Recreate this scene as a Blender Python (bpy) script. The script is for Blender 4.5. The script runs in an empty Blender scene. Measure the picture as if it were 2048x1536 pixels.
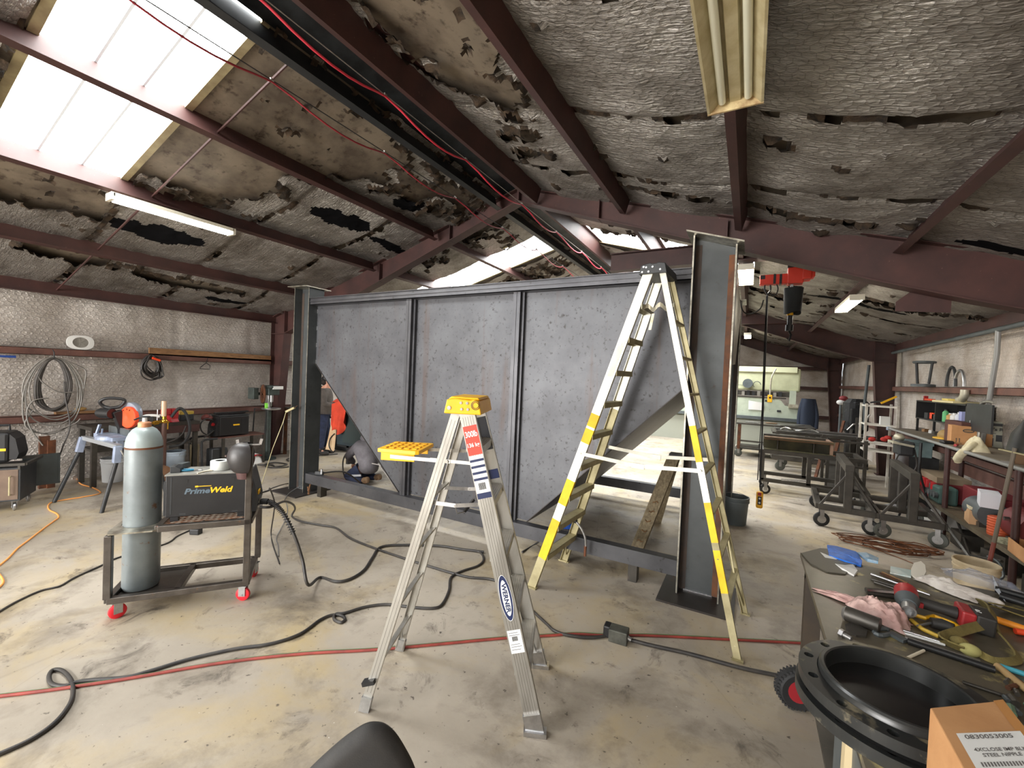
import bpy, bmesh, math, random
from mathutils import Vector, Matrix, noise, Euler
random.seed(7)
C = bpy.context.scene.collection
sc = bpy.context.scene
V = Vector
PI = math.pi
X, Y, Z = V((1, 0, 0)), V((0, 1, 0)), V((0, 0, 1))

# ------------------------------------------------------------------ camera
F_PX, CAM_H = 851.0, 1.88
def _d(u, v): return V(((u-1024)/F_PX, -(v-768)/F_PX, -1.0))
_Yc = _d(1499, 770).normalized()
_Xc = -_d(-503, 685).normalized()
_Xc = (_Xc - _Yc*_Xc.dot(_Yc)).normalized()
_Zc = _Xc.cross(_Yc)
ROT = Matrix((_Xc, _Yc, _Zc))
CAM = V((0, 0, CAM_H))
def at(u, v, z=None, x=None, y=None):
    """where the sight line of a measured photo point meets a plane of the place"""
    r = ROT @ _d(u, v)
    if z is not None: t = (z-CAM.z)/r.z
    elif x is not None: t = (x-CAM.x)/r.x
    else: t = (y-CAM.y)/r.y
    return CAM + r*t
cd = bpy.data.cameras.new('camera'); co = bpy.data.objects.new('camera', cd); C.objects.link(co)
co.matrix_world = Matrix.Translation(CAM) @ ROT.to_4x4()
cd.sensor_width = 36; cd.lens = F_PX/2048*36; cd.clip_start = 0.02; cd.clip_end = 200
sc.camera = co

# ------------------------------------------------------------------ materials
def _nt(name):
    m = bpy.data.materials.new(name); m.use_nodes = True
    nt = m.node_tree; b = nt.nodes['Principled BSDF']
    return m, nt, b
def _n(nt, typ, **kw):
    n = nt.nodes.new(typ)
    for k, v in kw.items():
        if hasattr(n, k): setattr(n, k, v)
        else: n.inputs[k].default_value = v
    return n
def c4(c): return (c[0], c[1], c[2], 1)
def srgb(r, g, b):
    f = lambda c: (c/255/12.92) if c/255 <= .04045 else ((c/255+.055)/1.055)**2.4
    return (f(r), f(g), f(b))
MATS = {}
def mat(name, col, rough=.5, metal=0, col2=None, scale=6, lo=.35, hi=.65, stretch=None, col3=None, scale3=25, lo3=.6, hi3=.7,
        bump=0, bscale=40, emit=None, estr=0, alpha=1, trans=0, coat=0, sheen=0, rough2=None, ior=None, spec=None, streak=None):
    if name in MATS: return MATS[name]
    m, nt, b = _nt(name); L = nt.links.new
    b.inputs['Base Color'].default_value = c4(col); b.inputs['Roughness'].default_value = rough
    b.inputs['Metallic'].default_value = metal
    if ior: b.inputs['IOR'].default_value = ior
    tc = _n(nt, 'ShaderNodeTexCoord'); src = tc.outputs['Object']
    if stretch:
        mp = _n(nt, 'ShaderNodeMapping'); mp.inputs['Scale'].default_value = stretch; L(src, mp.inputs['Vector']); src = mp.outputs[0]
    out = None
    if col2:
        n = _n(nt, 'ShaderNodeTexNoise'); n.inputs['Scale'].default_value = scale; n.inputs['Detail'].default_value = 6; n.inputs['Roughness'].default_value = .6
        L(src, n.inputs['Vector'])
        r = _n(nt, 'ShaderNodeMapRange'); r.inputs[1].default_value = lo; r.inputs[2].default_value = hi; L(n.outputs[0], r.inputs[0])
        mx = _n(nt, 'ShaderNodeMix', data_type='RGBA'); mx.inputs[6].default_value = c4(col); mx.inputs[7].default_value = c4(col2)
        L(r.outputs[0], mx.inputs[0]); out = mx.outputs[2]
        if rough2 is not None:
            mr = _n(nt, 'ShaderNodeMapRange'); mr.inputs[3].default_value = rough; mr.inputs[4].default_value = rough2; L(r.outputs[0], mr.inputs[0]); L(mr.outputs[0], b.inputs['Roughness'])
    if col3:
        n = _n(nt, 'ShaderNodeTexNoise'); n.inputs['Scale'].default_value = scale3; n.inputs['Detail'].default_value = 8; n.inputs['Roughness'].default_value = .65
        L(src, n.inputs['Vector'])
        r = _n(nt, 'ShaderNodeMapRange'); r.inputs[1].default_value = lo3; r.inputs[2].default_value = hi3; L(n.outputs[0], r.inputs[0])
        mx = _n(nt, 'ShaderNodeMix', data_type='RGBA'); mx.inputs[7].default_value = c4(col3)
        if out: L(out, mx.inputs[6])
        else: mx.inputs[6].default_value = c4(col)
        L(r.outputs[0], mx.inputs[0]); out = mx.outputs[2]
    if streak:
        mp = _n(nt, 'ShaderNodeMapping'); mp.inputs['Scale'].default_value = (3.2, 3.2, .22); L(tc.outputs['Object'], mp.inputs['Vector'])
        n = _n(nt, 'ShaderNodeTexNoise', Scale=1.6, Detail=7, Roughness=.62); L(mp.outputs[0], n.inputs['Vector'])
        r = _n(nt, 'ShaderNodeMapRange'); r.inputs[1].default_value = .56; r.inputs[2].default_value = .74; r.inputs[4].default_value = .75; L(n.outputs[0], r.inputs[0])
        mx = _n(nt, 'ShaderNodeMix', data_type='RGBA'); mx.inputs[7].default_value = c4(streak); L(out, mx.inputs[6]); L(r.outputs[0], mx.inputs[0]); out = mx.outputs[2]
    if spec is not None: b.inputs['Specular IOR Level'].default_value = spec
    if out: L(out, b.inputs['Base Color'])
    if bump:
        n = _n(nt, 'ShaderNodeTexNoise'); n.inputs['Scale'].default_value = bscale; n.inputs['Detail'].default_value = 5; L(src, n.inputs['Vector'])
        bp = _n(nt, 'ShaderNodeBump'); bp.inputs['Strength'].default_value = bump; bp.inputs['Distance'].default_value = .01
        L(n.outputs[0], bp.inputs['Height']); L(bp.outputs[0], b.inputs['Normal'])
    if emit: b.inputs['Emission Color'].default_value = c4(emit); b.inputs['Emission Strength'].default_value = estr
    if trans: b.inputs['Transmission Weight'].default_value = trans
    if alpha < 1: b.inputs['Alpha'].default_value = alpha
    if coat: b.inputs['Coat Weight'].default_value = coat
    if sheen: b.inputs['Sheen Weight'].default_value = sheen
    MATS[name] = m; return m

def foil_mat(name, base, dirt, metal, rough, wire, cell=.05, dark=(.03, .025, .02), spotlo=.66, spothi=.72, crink=.6):
    """dusty foil-faced insulation held up by hexagonal chicken wire"""
    m, nt, b = _nt(name); L = nt.links.new
    tc = _n(nt, 'ShaderNodeTexCoord'); src = tc.outputs['UV']
    big = _n(nt, 'ShaderNodeTexNoise', Scale=1.3, Detail=8, Roughness=.65); L(src, big.inputs['Vector'])
    mr = _n(nt, 'ShaderNodeMapRange'); mr.inputs[1].default_value = .38; mr.inputs[2].default_value = .66; L(big.outputs[0], mr.inputs[0])
    mx = _n(nt, 'ShaderNodeMix', data_type='RGBA'); mx.inputs[6].default_value = c4(base); mx.inputs[7].default_value = c4(dirt); L(mr.outputs[0], mx.inputs[0])
    sp = _n(nt, 'ShaderNodeTexNoise', Scale=7, Detail=9, Roughness=.7); L(src, sp.inputs['Vector'])
    ms = _n(nt, 'ShaderNodeMapRange'); ms.inputs[1].default_value = spotlo; ms.inputs[2].default_value = spothi; L(sp.outputs[0], ms.inputs[0])
    mx2 = _n(nt, 'ShaderNodeMix', data_type='RGBA'); mx2.inputs[7].default_value = c4(dark); L(mx.outputs[2], mx2.inputs[6]); L(ms.outputs[0], mx2.inputs[0])
    # hexagonal wire: distance to the cell border of a honeycomb
    def vm(op, a, b_=None):
        n = _n(nt, 'ShaderNodeVectorMath', operation=op)
        for k, q in enumerate((a, b_)):
            if q is None: continue
            if isinstance(q, tuple): n.inputs[k].default_value = q
            else: L(q, n.inputs[k])
        return n
    wob = _n(nt, 'ShaderNodeTexNoise', Scale=5, Detail=2); L(src, wob.inputs['Vector'])
    wo = vm('MULTIPLY', wob.outputs['Color'], (.05, .05, 0)).outputs[0]
    uvw = vm('MULTIPLY', vm('ADD', src, wo).outputs[0], (1/cell, 1/cell, 0)).outputs[0]
    S = (1, 1.732, 1)
    ha = vm('SUBTRACT', vm('WRAP', uvw, S).outputs[0], (.5, .866, 0)); 
    for n in nt.nodes:
        if n.type == 'VECT_MATH' and n.operation == 'WRAP': n.inputs[2].default_value = (0, 0, 0)
    hb_ = vm('WRAP', vm('SUBTRACT', uvw, (.5, .866, 0)).outputs[0], S); hb_.inputs[2].default_value = (0, 0, 0)
    hb = vm('SUBTRACT', hb_.outputs[0], (.5, .866, 0))
    la, lb = vm('LENGTH', ha.outputs[0]), vm('LENGTH', hb.outputs[0])
    ls = _n(nt, 'ShaderNodeMath', operation='LESS_THAN'); L(la.outputs['Value'], ls.inputs[0]); L(lb.outputs['Value'], ls.inputs[1])
    mxv = _n(nt, 'ShaderNodeMix', data_type='VECTOR'); L(ls.outputs[0], mxv.inputs[0]); L(hb.outputs[0], mxv.inputs[4]); L(ha.outputs[0], mxv.inputs[5])
    ab = vm('ABSOLUTE', mxv.outputs[1]); dt = vm('DOT_PRODUCT', ab.outputs[0], (.5, .866, 0)); sx = _n(nt, 'ShaderNodeSeparateXYZ'); L(ab.outputs[0], sx.inputs[0])
    mxm = _n(nt, 'ShaderNodeMath', operation='MAXIMUM'); L(dt.outputs['Value'], mxm.inputs[0]); L(sx.outputs[0], mxm.inputs[1])
    ed = _n(nt, 'ShaderNodeMath', operation='SUBTRACT'); ed.inputs[0].default_value = .5; L(mxm.outputs[0], ed.inputs[1])
    mw = _n(nt, 'ShaderNodeMapRange'); mw.inputs[1].default_value = .0; mw.inputs[2].default_value = .055; mw.inputs[3].default_value = 1; mw.inputs[4].default_value = 0
    L(ed.outputs[0], mw.inputs[0])
    mx3 = _n(nt, 'ShaderNodeMix', data_type='RGBA'); mx3.inputs[7].default_value = c4(wire)
    mm = _n(nt, 'ShaderNodeMath', operation='MULTIPLY'); mm.inputs[1].default_value = .55; L(mw.outputs[0], mm.inputs[0])
    L(mx2.outputs[2], mx3.inputs[6]); L(mm.outputs[0], mx3.inputs[0]); L(mx3.outputs[2], b.inputs['Base Color'])
    # crinkle
    mp2 = _n(nt, 'ShaderNodeMapping'); mp2.inputs['Scale'].default_value = (8, 30, 1); mp2.inputs['Rotation'].default_value = (0, 0, .25); L(src, mp2.inputs['Vector'])
    cr = _n(nt, 'ShaderNodeTexNoise', Scale=1.6, Detail=4, Roughness=.6, Distortion=.8); L(mp2.outputs[0], cr.inputs['Vector'])
    sm = _n(nt, 'ShaderNodeMapRange'); sm.inputs[1].default_value = 0; sm.inputs[2].default_value = .2; sm.inputs[4].default_value = .12; L(ed.outputs[0], sm.inputs[0])
    ad = _n(nt, 'ShaderNodeMath', operation='ADD'); L(cr.outputs[0], ad.inputs[0]); L(sm.outputs[0], ad.inputs[1])
    bp = _n(nt, 'ShaderNodeBump'); bp.inputs['Strength'].default_value = crink; bp.inputs['Distance'].default_value = .03
    L(ad.outputs[0], bp.inputs['Height']); L(bp.outputs[0], b.inputs['Normal'])
    b.inputs['Metallic'].default_value = metal
    rr = _n(nt, 'ShaderNodeMapRange'); rr.inputs[3].default_value = rough; rr.inputs[4].default_value = min(1, rough+.35); L(mr.outputs[0], rr.inputs[0]); L(rr.outputs[0], b.inputs['Roughness'])
    return m

# ------------------------------------------------------------------ mesh builder
def frame(d, up=Z):
    d = V(d).normalized()
    up = V(up)
    if abs(d.dot(up.normalized())) > .98: up = Y if abs(d.dot(Y)) < .9 else X
    s = d.cross(up).normalized(); u = s.cross(d).normalized()
    return d, s, u
class MB:
    def __init__(s): s.v = []; s.f = []; s.m = []; s.mi = 0
    def mat(s, i): s.mi = i; return s
    def add(s, vs, fs):
        o = len(s.v); s.v += [V(p) for p in vs]; s.f += [[i+o for i in f] for f in fs]; s.m += [s.mi]*len(fs); return s
    def bx(s, x0, x1, y0, y1, z0, z1):
        return s.add([(x0,y0,z0),(x1,y0,z0),(x1,y1,z0),(x0,y1,z0),(x0,y0,z1),(x1,y0,z1),(x1,y1,z1),(x0,y1,z1)],
                     [(0,3,2,1),(4,5,6,7),(0,1,5,4),(1,2,6,5),(2,3,7,6),(3,0,4,7)])
    def box(s, c, sz, R=None):
        c = V(c); h = V(sz)/2; vs = []
        for q in [(-1,-1,-1),(1,-1,-1),(1,1,-1),(-1,1,-1),(-1,-1,1),(1,-1,1),(1,1,1),(-1,1,1)]:
            p = V((q[0]*h.x, q[1]*h.y, q[2]*h.z)); vs.append(c+(R@p if R else p))
        return s.add(vs, [(0,3,2,1),(4,5,6,7),(0,1,5,4),(1,2,6,5),(2,3,7,6),(3,0,4,7)])
    def bar(s, p, q, w, h, up=Z):
        p, q = V(p), V(q); d, a, u = frame(q-p, up); vs = []
        for e in (p, q):
            vs += [e-a*w/2-u*h/2, e+a*w/2-u*h/2, e+a*w/2+u*h/2, e-a*w/2+u*h/2]
        return s.add(vs, [(0,3,2,1),(4,5,6,7),(0,1,5,4),(1,2,6,5),(2,3,7,6),(3,0,4,7)])
    def sect(s, p, q, prof, up=Z):
        """extrude a closed 2-d profile (side, up) from p to q"""
        p, q = V(p), V(q); d, a, u = frame(q-p, up); n = len(prof)
        vs = [e+a*x+u*y for e in (p, q) for x, y in prof]
        fs = [(i, (i+1) % n, n+(i+1) % n, n+i) for i in range(n)]
        return s.add(vs, fs+[tuple(range(n-1, -1, -1)), tuple(range(n, 2*n))])
    def ibeam(s, p, q, dep, wid, tw=.01, tf=.014, up=Z):
        a, b = wid/2, dep/2
        return s.sect(p, q, [(-a,-b),(a,-b),(a,-b+tf),(tw/2,-b+tf),(tw/2,b-tf),(a,b-tf),(a,b),(-a,b),(-a,b-tf),(-tw/2,b-tf),(-tw/2,-b+tf),(-a,-b+tf)], up)
    def chan(s, p, q, dep, wid, t=.008, up=Z, flip=1):
        b = dep/2
        pr = [(0,-b),(wid,-b),(wid,-b+t),(t,-b+t),(t,b-t),(wid,b-t),(wid,b),(0,b)]
        return s.sect(p, q, [(x*flip, y) for x, y in pr], up)
    def cyl(s, p, q, r, r2=None, n=16, cap=True):
        p, q = V(p), V(q); d, a, u = frame(q-p); r2 = r if r2 is None else r2
        vs = [e+(a*math.cos(2*PI*i/n)+u*math.sin(2*PI*i/n))*rr for e, rr in ((p, r), (q, r2)) for i in range(n)]
        fs = [(i, n+i, n+(i+1) % n, (i+1) % n) for i in range(n)]
        if cap: fs += [tuple(range(n)), tuple(range(2*n-1, n-1, -1))]
        return s.add(vs, fs)
    def tube(s, pts, r, n=8, closed=False, caps=True):
        pts = [V(p) for p in pts]; k = len(pts); vs = []
        rr = r if isinstance(r, (list, tuple)) else [r]*k
        d0 = (pts[1]-pts[0]).normalized(); _, a, u = frame(d0)
        for i, p in enumerate(pts):
            if closed: d = (pts[(i+1) % k]-pts[i-1])
            else: d = pts[min(i+1, k-1)]-pts[max(i-1, 0)]
            if d.length < 1e-9: d = d0
            d.normalize(); a = (a-d*a.dot(d))
            if a.length < 1e-6: _, a, _u = frame(d)
            a.normalize(); u = d.cross(a)
            vs += [p+(a*math.cos(2*PI*j/n)+u*math.sin(2*PI*j/n))*rr[i] for j in range(n)]
        fs = []
        for i in range(k if closed else k-1):
            o, o2 = i*n, ((i+1) % k)*n
            fs += [(o+j, o+(j+1) % n, o2+(j+1) % n, o2+j) for j in range(n)]
        if caps and not closed: fs += [tuple(range(n-1, -1, -1)), tuple(range((k-1)*n, k*n))]
        return s.add(vs, fs)
    def lathe(s, prof, c=(0,0,0), ax=Z, n=24, up=None, arc=1.0, sq=1.0):
        c = V(c); d, a, u = frame(ax, up or (Y if abs(V(ax).normalized().z) > .9 else Z)); vs = []; k = len(prof)
        full = arc >= 1; m = n if full else n+1
        for r, h in prof:
            for j in range(m):
                t = 2*PI*arc*j/n; vs.append(c+d*h+(a*math.cos(t)+u*math.sin(t)*sq)*r)
        fs = []
        for i in range(k-1):
            for j in range(n):
                j2 = (j+1) % m if full else j+1
                fs.append((i*m+j, i*m+j2, (i+1)*m+j2, (i+1)*m+j))
        if full:
            if prof[0][0] > 1e-4: fs.append(tuple(range(m-1, -1, -1)))
            if prof[-1][0] > 1e-4: fs.append(tuple(range((k-1)*m, k*m)))
        return s.add(vs, fs)
    def prism(s, poly, o, ux, uy, h):
        """polygon poly in the plane (ux, uy) through o, extruded by h along ux x uy"""
        o, ux, uy = V(o), V(ux), V(uy); nz = ux.cross(uy).normalized()*h; n = len(poly)
        vs = [o+ux*x+uy*y for x, y in poly]+[o+ux*x+uy*y+nz for x, y in poly]
        return s.add(vs, [tuple(range(n-1, -1, -1)), tuple(range(n, 2*n))]+[(i, (i+1) % n, n+(i+1) % n, n+i) for i in range(n)])
    def ball(s, c, r, n=14, k=9, R=None):
        c = V(c); r = V(r) if isinstance(r, (tuple, list, Vector)) else V((r, r, r)); vs = []
        for i in range(k+1):
            th = PI*i/k
            for j in range(n):
                ph = 2*PI*j/n; p = V((r.x*math.sin(th)*math.cos(ph), r.y*math.sin(th)*math.sin(ph), r.z*math.cos(th)))
                vs.append(c+(R@p if R else p))
        return s.add(vs, [(i*n+j, (i+1)*n+j, (i+1)*n+(j+1) % n, i*n+(j+1) % n) for i in range(k) for j in range(n)])
    def sheet(s, fn, nu, nv, th=0):
        """grid surface fn(u,v), u,v in 0..1; th gives it thickness along its normal"""
        P = [[V(fn(i/nu, j/nv)) for j in range(nv+1)] for i in range(nu+1)]
        w = nv+1
        fs = [(i*w+j, (i+1)*w+j, (i+1)*w+j+1, i*w+j+1) for i in range(nu) for j in range(nv)]
        vs = [p for row in P for p in row]
        if th:
            N = []
            for i in range(nu+1):
                for j in range(nv+1):
                    a = P[min(i+1, nu)][j]-P[max(i-1, 0)][j]; b = P[i][min(j+1, nv)]-P[i][max(j-1, 0)]
                    q = a.cross(b); N.append(q.normalized()*th if q.length > 1e-12 else V((0,0,th)))
            k = len(vs); vs2 = [p-q for p, q in zip(vs, N)]
            fs2 = [tuple(reversed([k+t for t in f])) for f in fs]
            ed = [i*w for i in range(nu+1)]; rim = []
            loop = [j for j in range(w)]+[i*w+nv for i in range(1, nu+1)]+[nu*w+j for j in range(nv-1, -1, -1)]+[i*w for i in range(nu-1, 0, -1)]
            for a, b in zip(loop, loop[1:]+loop[:1]): rim.append((a, b, k+b, k+a))
            return s.add(vs+vs2, fs+fs2+rim)
        return s.add(vs, fs)
    def islands(s, gap=.0005):
        par = list(range(len(s.v)))
        def fd(a):
            while par[a] != a: par[a] = par[par[a]]; a = par[a]
            return a
        for f in s.f:
            for q in f[1:]: par[fd(q)] = fd(f[0])
        g = {}
        for i in range(len(s.v)): g.setdefault(fd(i), []).append(i)
        bb = [[list(min(s.v[i][k] for i in ix) for k in range(3)), list(max(s.v[i][k] for i in ix) for k in range(3)), set(ix)] for ix in g.values()]
        go = True
        while go:
            go = False
            for i in range(len(bb)):
                for j in range(len(bb)-1, i, -1):
                    a, b = bb[i], bb[j]
                    if all(a[0][k]-gap <= b[1][k] and b[0][k]-gap <= a[1][k] for k in range(3)):
                        a[0] = [min(p, q) for p, q in zip(a[0], b[0])]; a[1] = [max(p, q) for p, q in zip(a[1], b[1])]; a[2] |= b[2]; bb.pop(j); go = True
        return [b[2] for b in bb]
    def build(s, name, m, parent=None, world=False, smooth=None, bevel=0, label=None, uv=None, split=False):
        if split:
            first = None
            for ix in s.islands():
                t = MB(); order = sorted(ix); mp = {o: i for i, o in enumerate(order)}; t.v = [s.v[i] for i in order]
                for f, mi in zip(s.f, s.m):
                    if f[0] in ix: t.f.append([mp[q] for q in f]); t.m.append(mi)
                o = t.build(name, m, parent, world, smooth, bevel, label)
                first = first or o
            return first
        vs = s.v
        if parent is not None and world:
            inv = root_matrix(parent).inverted(); vs = [inv @ p for p in vs]
        me = bpy.data.meshes.new(name); me.from_pydata([tuple(p) for p in vs], [], s.f)
        ms = m if isinstance(m, (list, tuple)) else [m]
        for q in ms: me.materials.append(q)
        if len(ms) > 1: me.polygons.foreach_set('material_index', s.m)
        if uv is not None:
            l = me.uv_layers.new(name='UVMap')
            for lp in me.loops: l.data[lp.index].uv = uv(me.vertices[lp.vertex_index].co)
        bm = bmesh.new(); bm.from_mesh(me); bmesh.ops.recalc_face_normals(bm, faces=bm.faces); bm.to_mesh(me); bm.free()
        if smooth:
            me.polygons.foreach_set('use_smooth', [True]*len(me.polygons)); me.set_sharp_from_angle(angle=math.radians(smooth))
        me.update()
        o = bpy.data.objects.new(name, me); C.objects.link(o)
        if parent is not None: o.parent = parent
        if bevel:
            md = o.modifiers.new('bevel', 'BEVEL'); md.width = bevel; md.segments = 2; md.limit_method = 'ANGLE'; md.angle_limit = .7
        if label: o['label'] = label
        return o
def root_matrix(o):
    while o.parent is not None: o = o.parent
    return Matrix.LocRotScale(o.location, o.rotation_euler, o.scale)
def thing(name, label, cat, loc=(0,0,0), rotz=0, group=None):
    o = bpy.data.objects.new(name, None); C.objects.link(o); o.empty_display_size = .1
    o.location = V(loc); o.rotation_euler = (0, 0, rotz); o['label'] = label; o['category'] = cat
    if group: o['group'] = group
    return o
def tag(o, label, cat, group=None, kind=None):
    o['label'] = label; o['category'] = cat
    if group: o['group'] = group
    if kind: o['kind'] = kind
    return o
def struct(o, label=None, cat=None):
    o['kind'] = 'structure'
    if label: o['label'] = label
    if cat: o['category'] = cat
    return o
def dup(root, loc=None, rotz=None, label=None, group=None):
    r = root.copy(); C.objects.link(r)
    if loc is not None: r.location = V(loc)
    if rotz is not None: r.rotation_euler = (0, 0, rotz)
    if label: r['label'] = label
    if group: r['group'] = group
    for ch in root.children:
        c = ch.copy(); C.objects.link(c); c.parent = r
        for g in ch.children:
            d = g.copy(); C.objects.link(d); d.parent = c
    return r
def spline(pts, n=8):
    """Catmull-Rom through pts"""
    pts = [V(p) for p in pts]; out = []
    for i in range(len(pts)-1):
        p0, p1, p2, p3 = pts[max(i-1, 0)], pts[i], pts[i+1], pts[min(i+2, len(pts)-1)]
        for k in range(n):
            t = k/n; out.append(.5*((2*p1)+(-p0+p2)*t+(2*p0-5*p1+4*p2-p3)*t*t+(-p0+3*p1-3*p2+p3)*t**3))
    out.append(pts[-1]); return out
def Rz(a): return Matrix.Rotation(a, 3, 'Z')
def Rx(a): return Matrix.Rotation(a, 3, 'X')
def Ry(a): return Matrix.Rotation(a, 3, 'Y')
def fbm(p, o=4): return noise.fractal(V(p), 1.0, 2.0, o)
def text(body, name, m, parent, o, ux, uy, height, width=None, ext=.0008, shear=0, align='LEFT', world=True, bold=0, label=None):
    """solid lettering lying in the plane (ux, uy) with its lower left corner at o"""
    cu = bpy.data.curves.new(name, 'FONT'); cu.body = body; cu.size = 1; cu.extrude = 0; cu.shear = shear; cu.offset = bold; cu.resolution_u = 3
    tmp = bpy.data.objects.new(name, cu); C.objects.link(tmp)
    dg = bpy.context.evaluated_depsgraph_get(); me = bpy.data.meshes.new_from_object(tmp.evaluated_get(dg))
    bpy.data.objects.remove(tmp); bpy.data.curves.remove(cu)
    xs = [v.co.x for v in me.vertices]; ys = [v.co.y for v in me.vertices]
    x0, x1, y0, y1 = min(xs), max(xs), min(ys), max(ys)
    sy = height/(y1-y0); sx = (width/(x1-x0)) if width else sy
    o, ux, uy = V(o), V(ux).normalized(), V(uy).normalized(); nz = ux.cross(uy).normalized()
    mb = MB(); vs = [o+ux*(v.co.x-x0)*sx+uy*(v.co.y-y0)*sy+nz*ext for v in me.vertices]
    fs = [tuple(p.vertices) for p in me.polygons]
    # thin solid: front, rim
    ec = {}
    for f in fs:
        for a, b in zip(f, f[1:]+f[:1]): ec[(a, b)] = 1
    k = len(vs); vs2 = [p-nz*ext*.8 for p in vs]
    rim = [(a, b, k+b, k+a) for (a, b) in ec if (b, a) not in ec]
    mb.add(vs+vs2, fs+rim); bpy.data.meshes.remove(me)
    return mb.build(name, m, parent, world=world, label=label)

def caster(par, p, r=.04, m=None, yaw=0, h=None, w=.03, rim=None):
    """swivel caster: wheel touching z = 0 under the frame at p (thing space); h = height of its plate"""
    p = V(p); h = h or r*2+.02; d = V((math.cos(yaw), math.sin(yaw), 0)); a = V((-d.y, d.x, 0))
    c = V((p.x, p.y, r))
    f = MB()
    f.box((p.x, p.y, h-.004), (.07, .06, .006), Rz(yaw))
    for s in (-1, 1): f.bar(c+a*s*(w/2+.006)+V((0, 0, -.012)), V((p.x, p.y, h-.005))+a*s*(w/2+.006), .05, .004, up=a)
    f.cyl(c-a*(w/2+.012), c+a*(w/2+.012), .008, n=8)
    fo = f.build('caster_fork', M_ZINC, par)
    wh = MB(); wh.lathe([(r*.3, -w/2), (r*.86, -w/2), (r, -w*.3), (r, w*.3), (r*.86, w/2), (r*.3, w/2)], c, a, 20)
    wo = wh.build('caster_wheel', m or M_RUBBER, fo, smooth=40)
    if rim:
        hb = MB(); hb.lathe([(.006, -w/2-.002), (r*.55, -w/2-.002), (r*.55, w/2+.002), (.006, w/2+.002)], c, a, 16); hb.build('wheel_hub', rim, fo)
    return fo
def cable(pts, r, m, name, label, cat, n=8, sub=8, group=None):
    o = MB().tube(spline(pts, sub), r, n).build(name, m, smooth=60); tag(o, label, cat, group); return o
def fl(u, v, z=0.0): return at(u, v, z=z)
# ------------------------------------------------------------------ palette
M_PRIMER = mat('red_oxide_primer', srgb(76, 47, 43), .55, 0, srgb(56, 36, 34), 3, .35, .7, col3=srgb(135, 105, 92), scale3=40, lo3=.66, hi3=.74, bump=.05, bscale=30)
M_PRIMER_L = mat('primer_brown_faded', srgb(112, 76, 66), .55, 0, srgb(84, 55, 48), 4, .35, .7, col3=srgb(150, 125, 110), scale3=50, lo3=.62, hi3=.74)
M_DECK = mat('roof_deck_dirty', srgb(134, 122, 106), .6, .05, srgb(88, 77, 66), 2.2, .38, .66, col3=srgb(66, 54, 44), scale3=9, lo3=.54, hi3=.68)
M_RIDGE = mat('ridge_cap', srgb(58, 62, 66), .5, .3, srgb(34, 36, 38), 5)
M_BLACKPAPER = mat('black_backing_paper', (.006, .006, .007), .95, 0, spec=.05)
M_TORN = mat('torn_fibre_edge', srgb(74, 58, 42), .95, 0, srgb(30, 25, 20), 12, bump=.6, bscale=60)
M_FOIL = foil_mat('foil_roof', srgb(170, 165, 158), srgb(104, 97, 89), .55, .31, srgb(74, 66, 58), .062, spotlo=.68, spothi=.75, crink=1)
M_FOILW = foil_mat('foil_wall_left', srgb(216, 209, 202), srgb(172, 162, 152), .5, .32, srgb(150, 142, 136), .062, spotlo=.67, spothi=.72, crink=.85)
M_FOILR = foil_mat('foil_wall_right', srgb(232, 224, 216), srgb(184, 168, 152), .2, .4, srgb(160, 150, 138), .06, spotlo=.66, spothi=.71, crink=.9)
M_STEEL = mat('mill_steel', srgb(92, 92, 95), .42, .55, srgb(70, 70, 74), 2.5, .35, .7, col3=srgb(46, 42, 40), scale3=14, lo3=.62, hi3=.7, bump=.03, bscale=30)
M_BLACK = mat('black_plastic', (.012, .012, .013), .45)
M_RUBBER = mat('black_rubber', (.018, .018, .019), .7, bump=.1, bscale=80)
M_DKSTEEL = mat('dark_square_tube', srgb(84, 80, 74), .42, .45, srgb(58, 55, 51), 5, .35, .7, col3=srgb(96, 84, 74), scale3=30, lo3=.62, hi3=.72)
M_CHROME = mat('bright_steel', (.62, .62, .63), .28, 1, (.45, .45, .46), 20)
M_ZINC = mat('zinc_plated', (.5, .5, .5), .4, .9, (.38, .38, .38), 18)
M_ALU = mat('aluminium', srgb(186, 183, 176), .38, .75, srgb(156, 152, 144), 7, .4, .65, stretch=(1, 1, .25))
M_ALUOLD = mat('old_aluminium', srgb(200, 196, 178), .5, .55, srgb(160, 152, 130), 6, .4, .65, col3=srgb(120, 108, 82), scale3=30, lo3=.63, hi3=.72)
M_WHITE = mat('white_plastic', (.72, .72, .7), .45)
M_PAPER = mat('white_paper', (.75, .74, .71), .8, bump=.1, bscale=30)
M_RUST = mat('rusty_steel', srgb(112, 66, 38), .75, .2, srgb(70, 46, 34), 8, bump=.2, bscale=60)
M_WOOD = mat('plank_wood', srgb(150, 112, 74), .7, 0, srgb(112, 80, 52), 9, stretch=(6, 1, 6), bump=.15, bscale=40)
M_WOODD = mat('weathered_wood', srgb(150, 136, 108), .8, 0, srgb(108, 94, 72), 8, stretch=(6, 6, 1), bump=.2, bscale=40)
M_CARD = mat('cardboard', srgb(196, 146, 98), .8, 0, srgb(180, 130, 84), 5, bump=.05, bscale=90)
M_RED = mat('red_paint', srgb(190, 30, 36), .45, 0, srgb(150, 24, 28), 8)
M_ORANGE = mat('safety_orange', srgb(232, 74, 36), .45)
M_YELLOW = mat('yellow_plastic', srgb(248, 190, 20), .42, 0, srgb(240, 176, 16), 6)
M_BLUE = mat('blue_paint', srgb(30, 66, 140), .5)
M_GREYPAINT = mat('grey_paint', srgb(96, 102, 104), .5, .2, srgb(78, 84, 86), 4)
M_DKGREY = mat('dark_grey_paint', srgb(54, 56, 58), .5, .1, srgb(42, 43, 45), 5)
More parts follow.
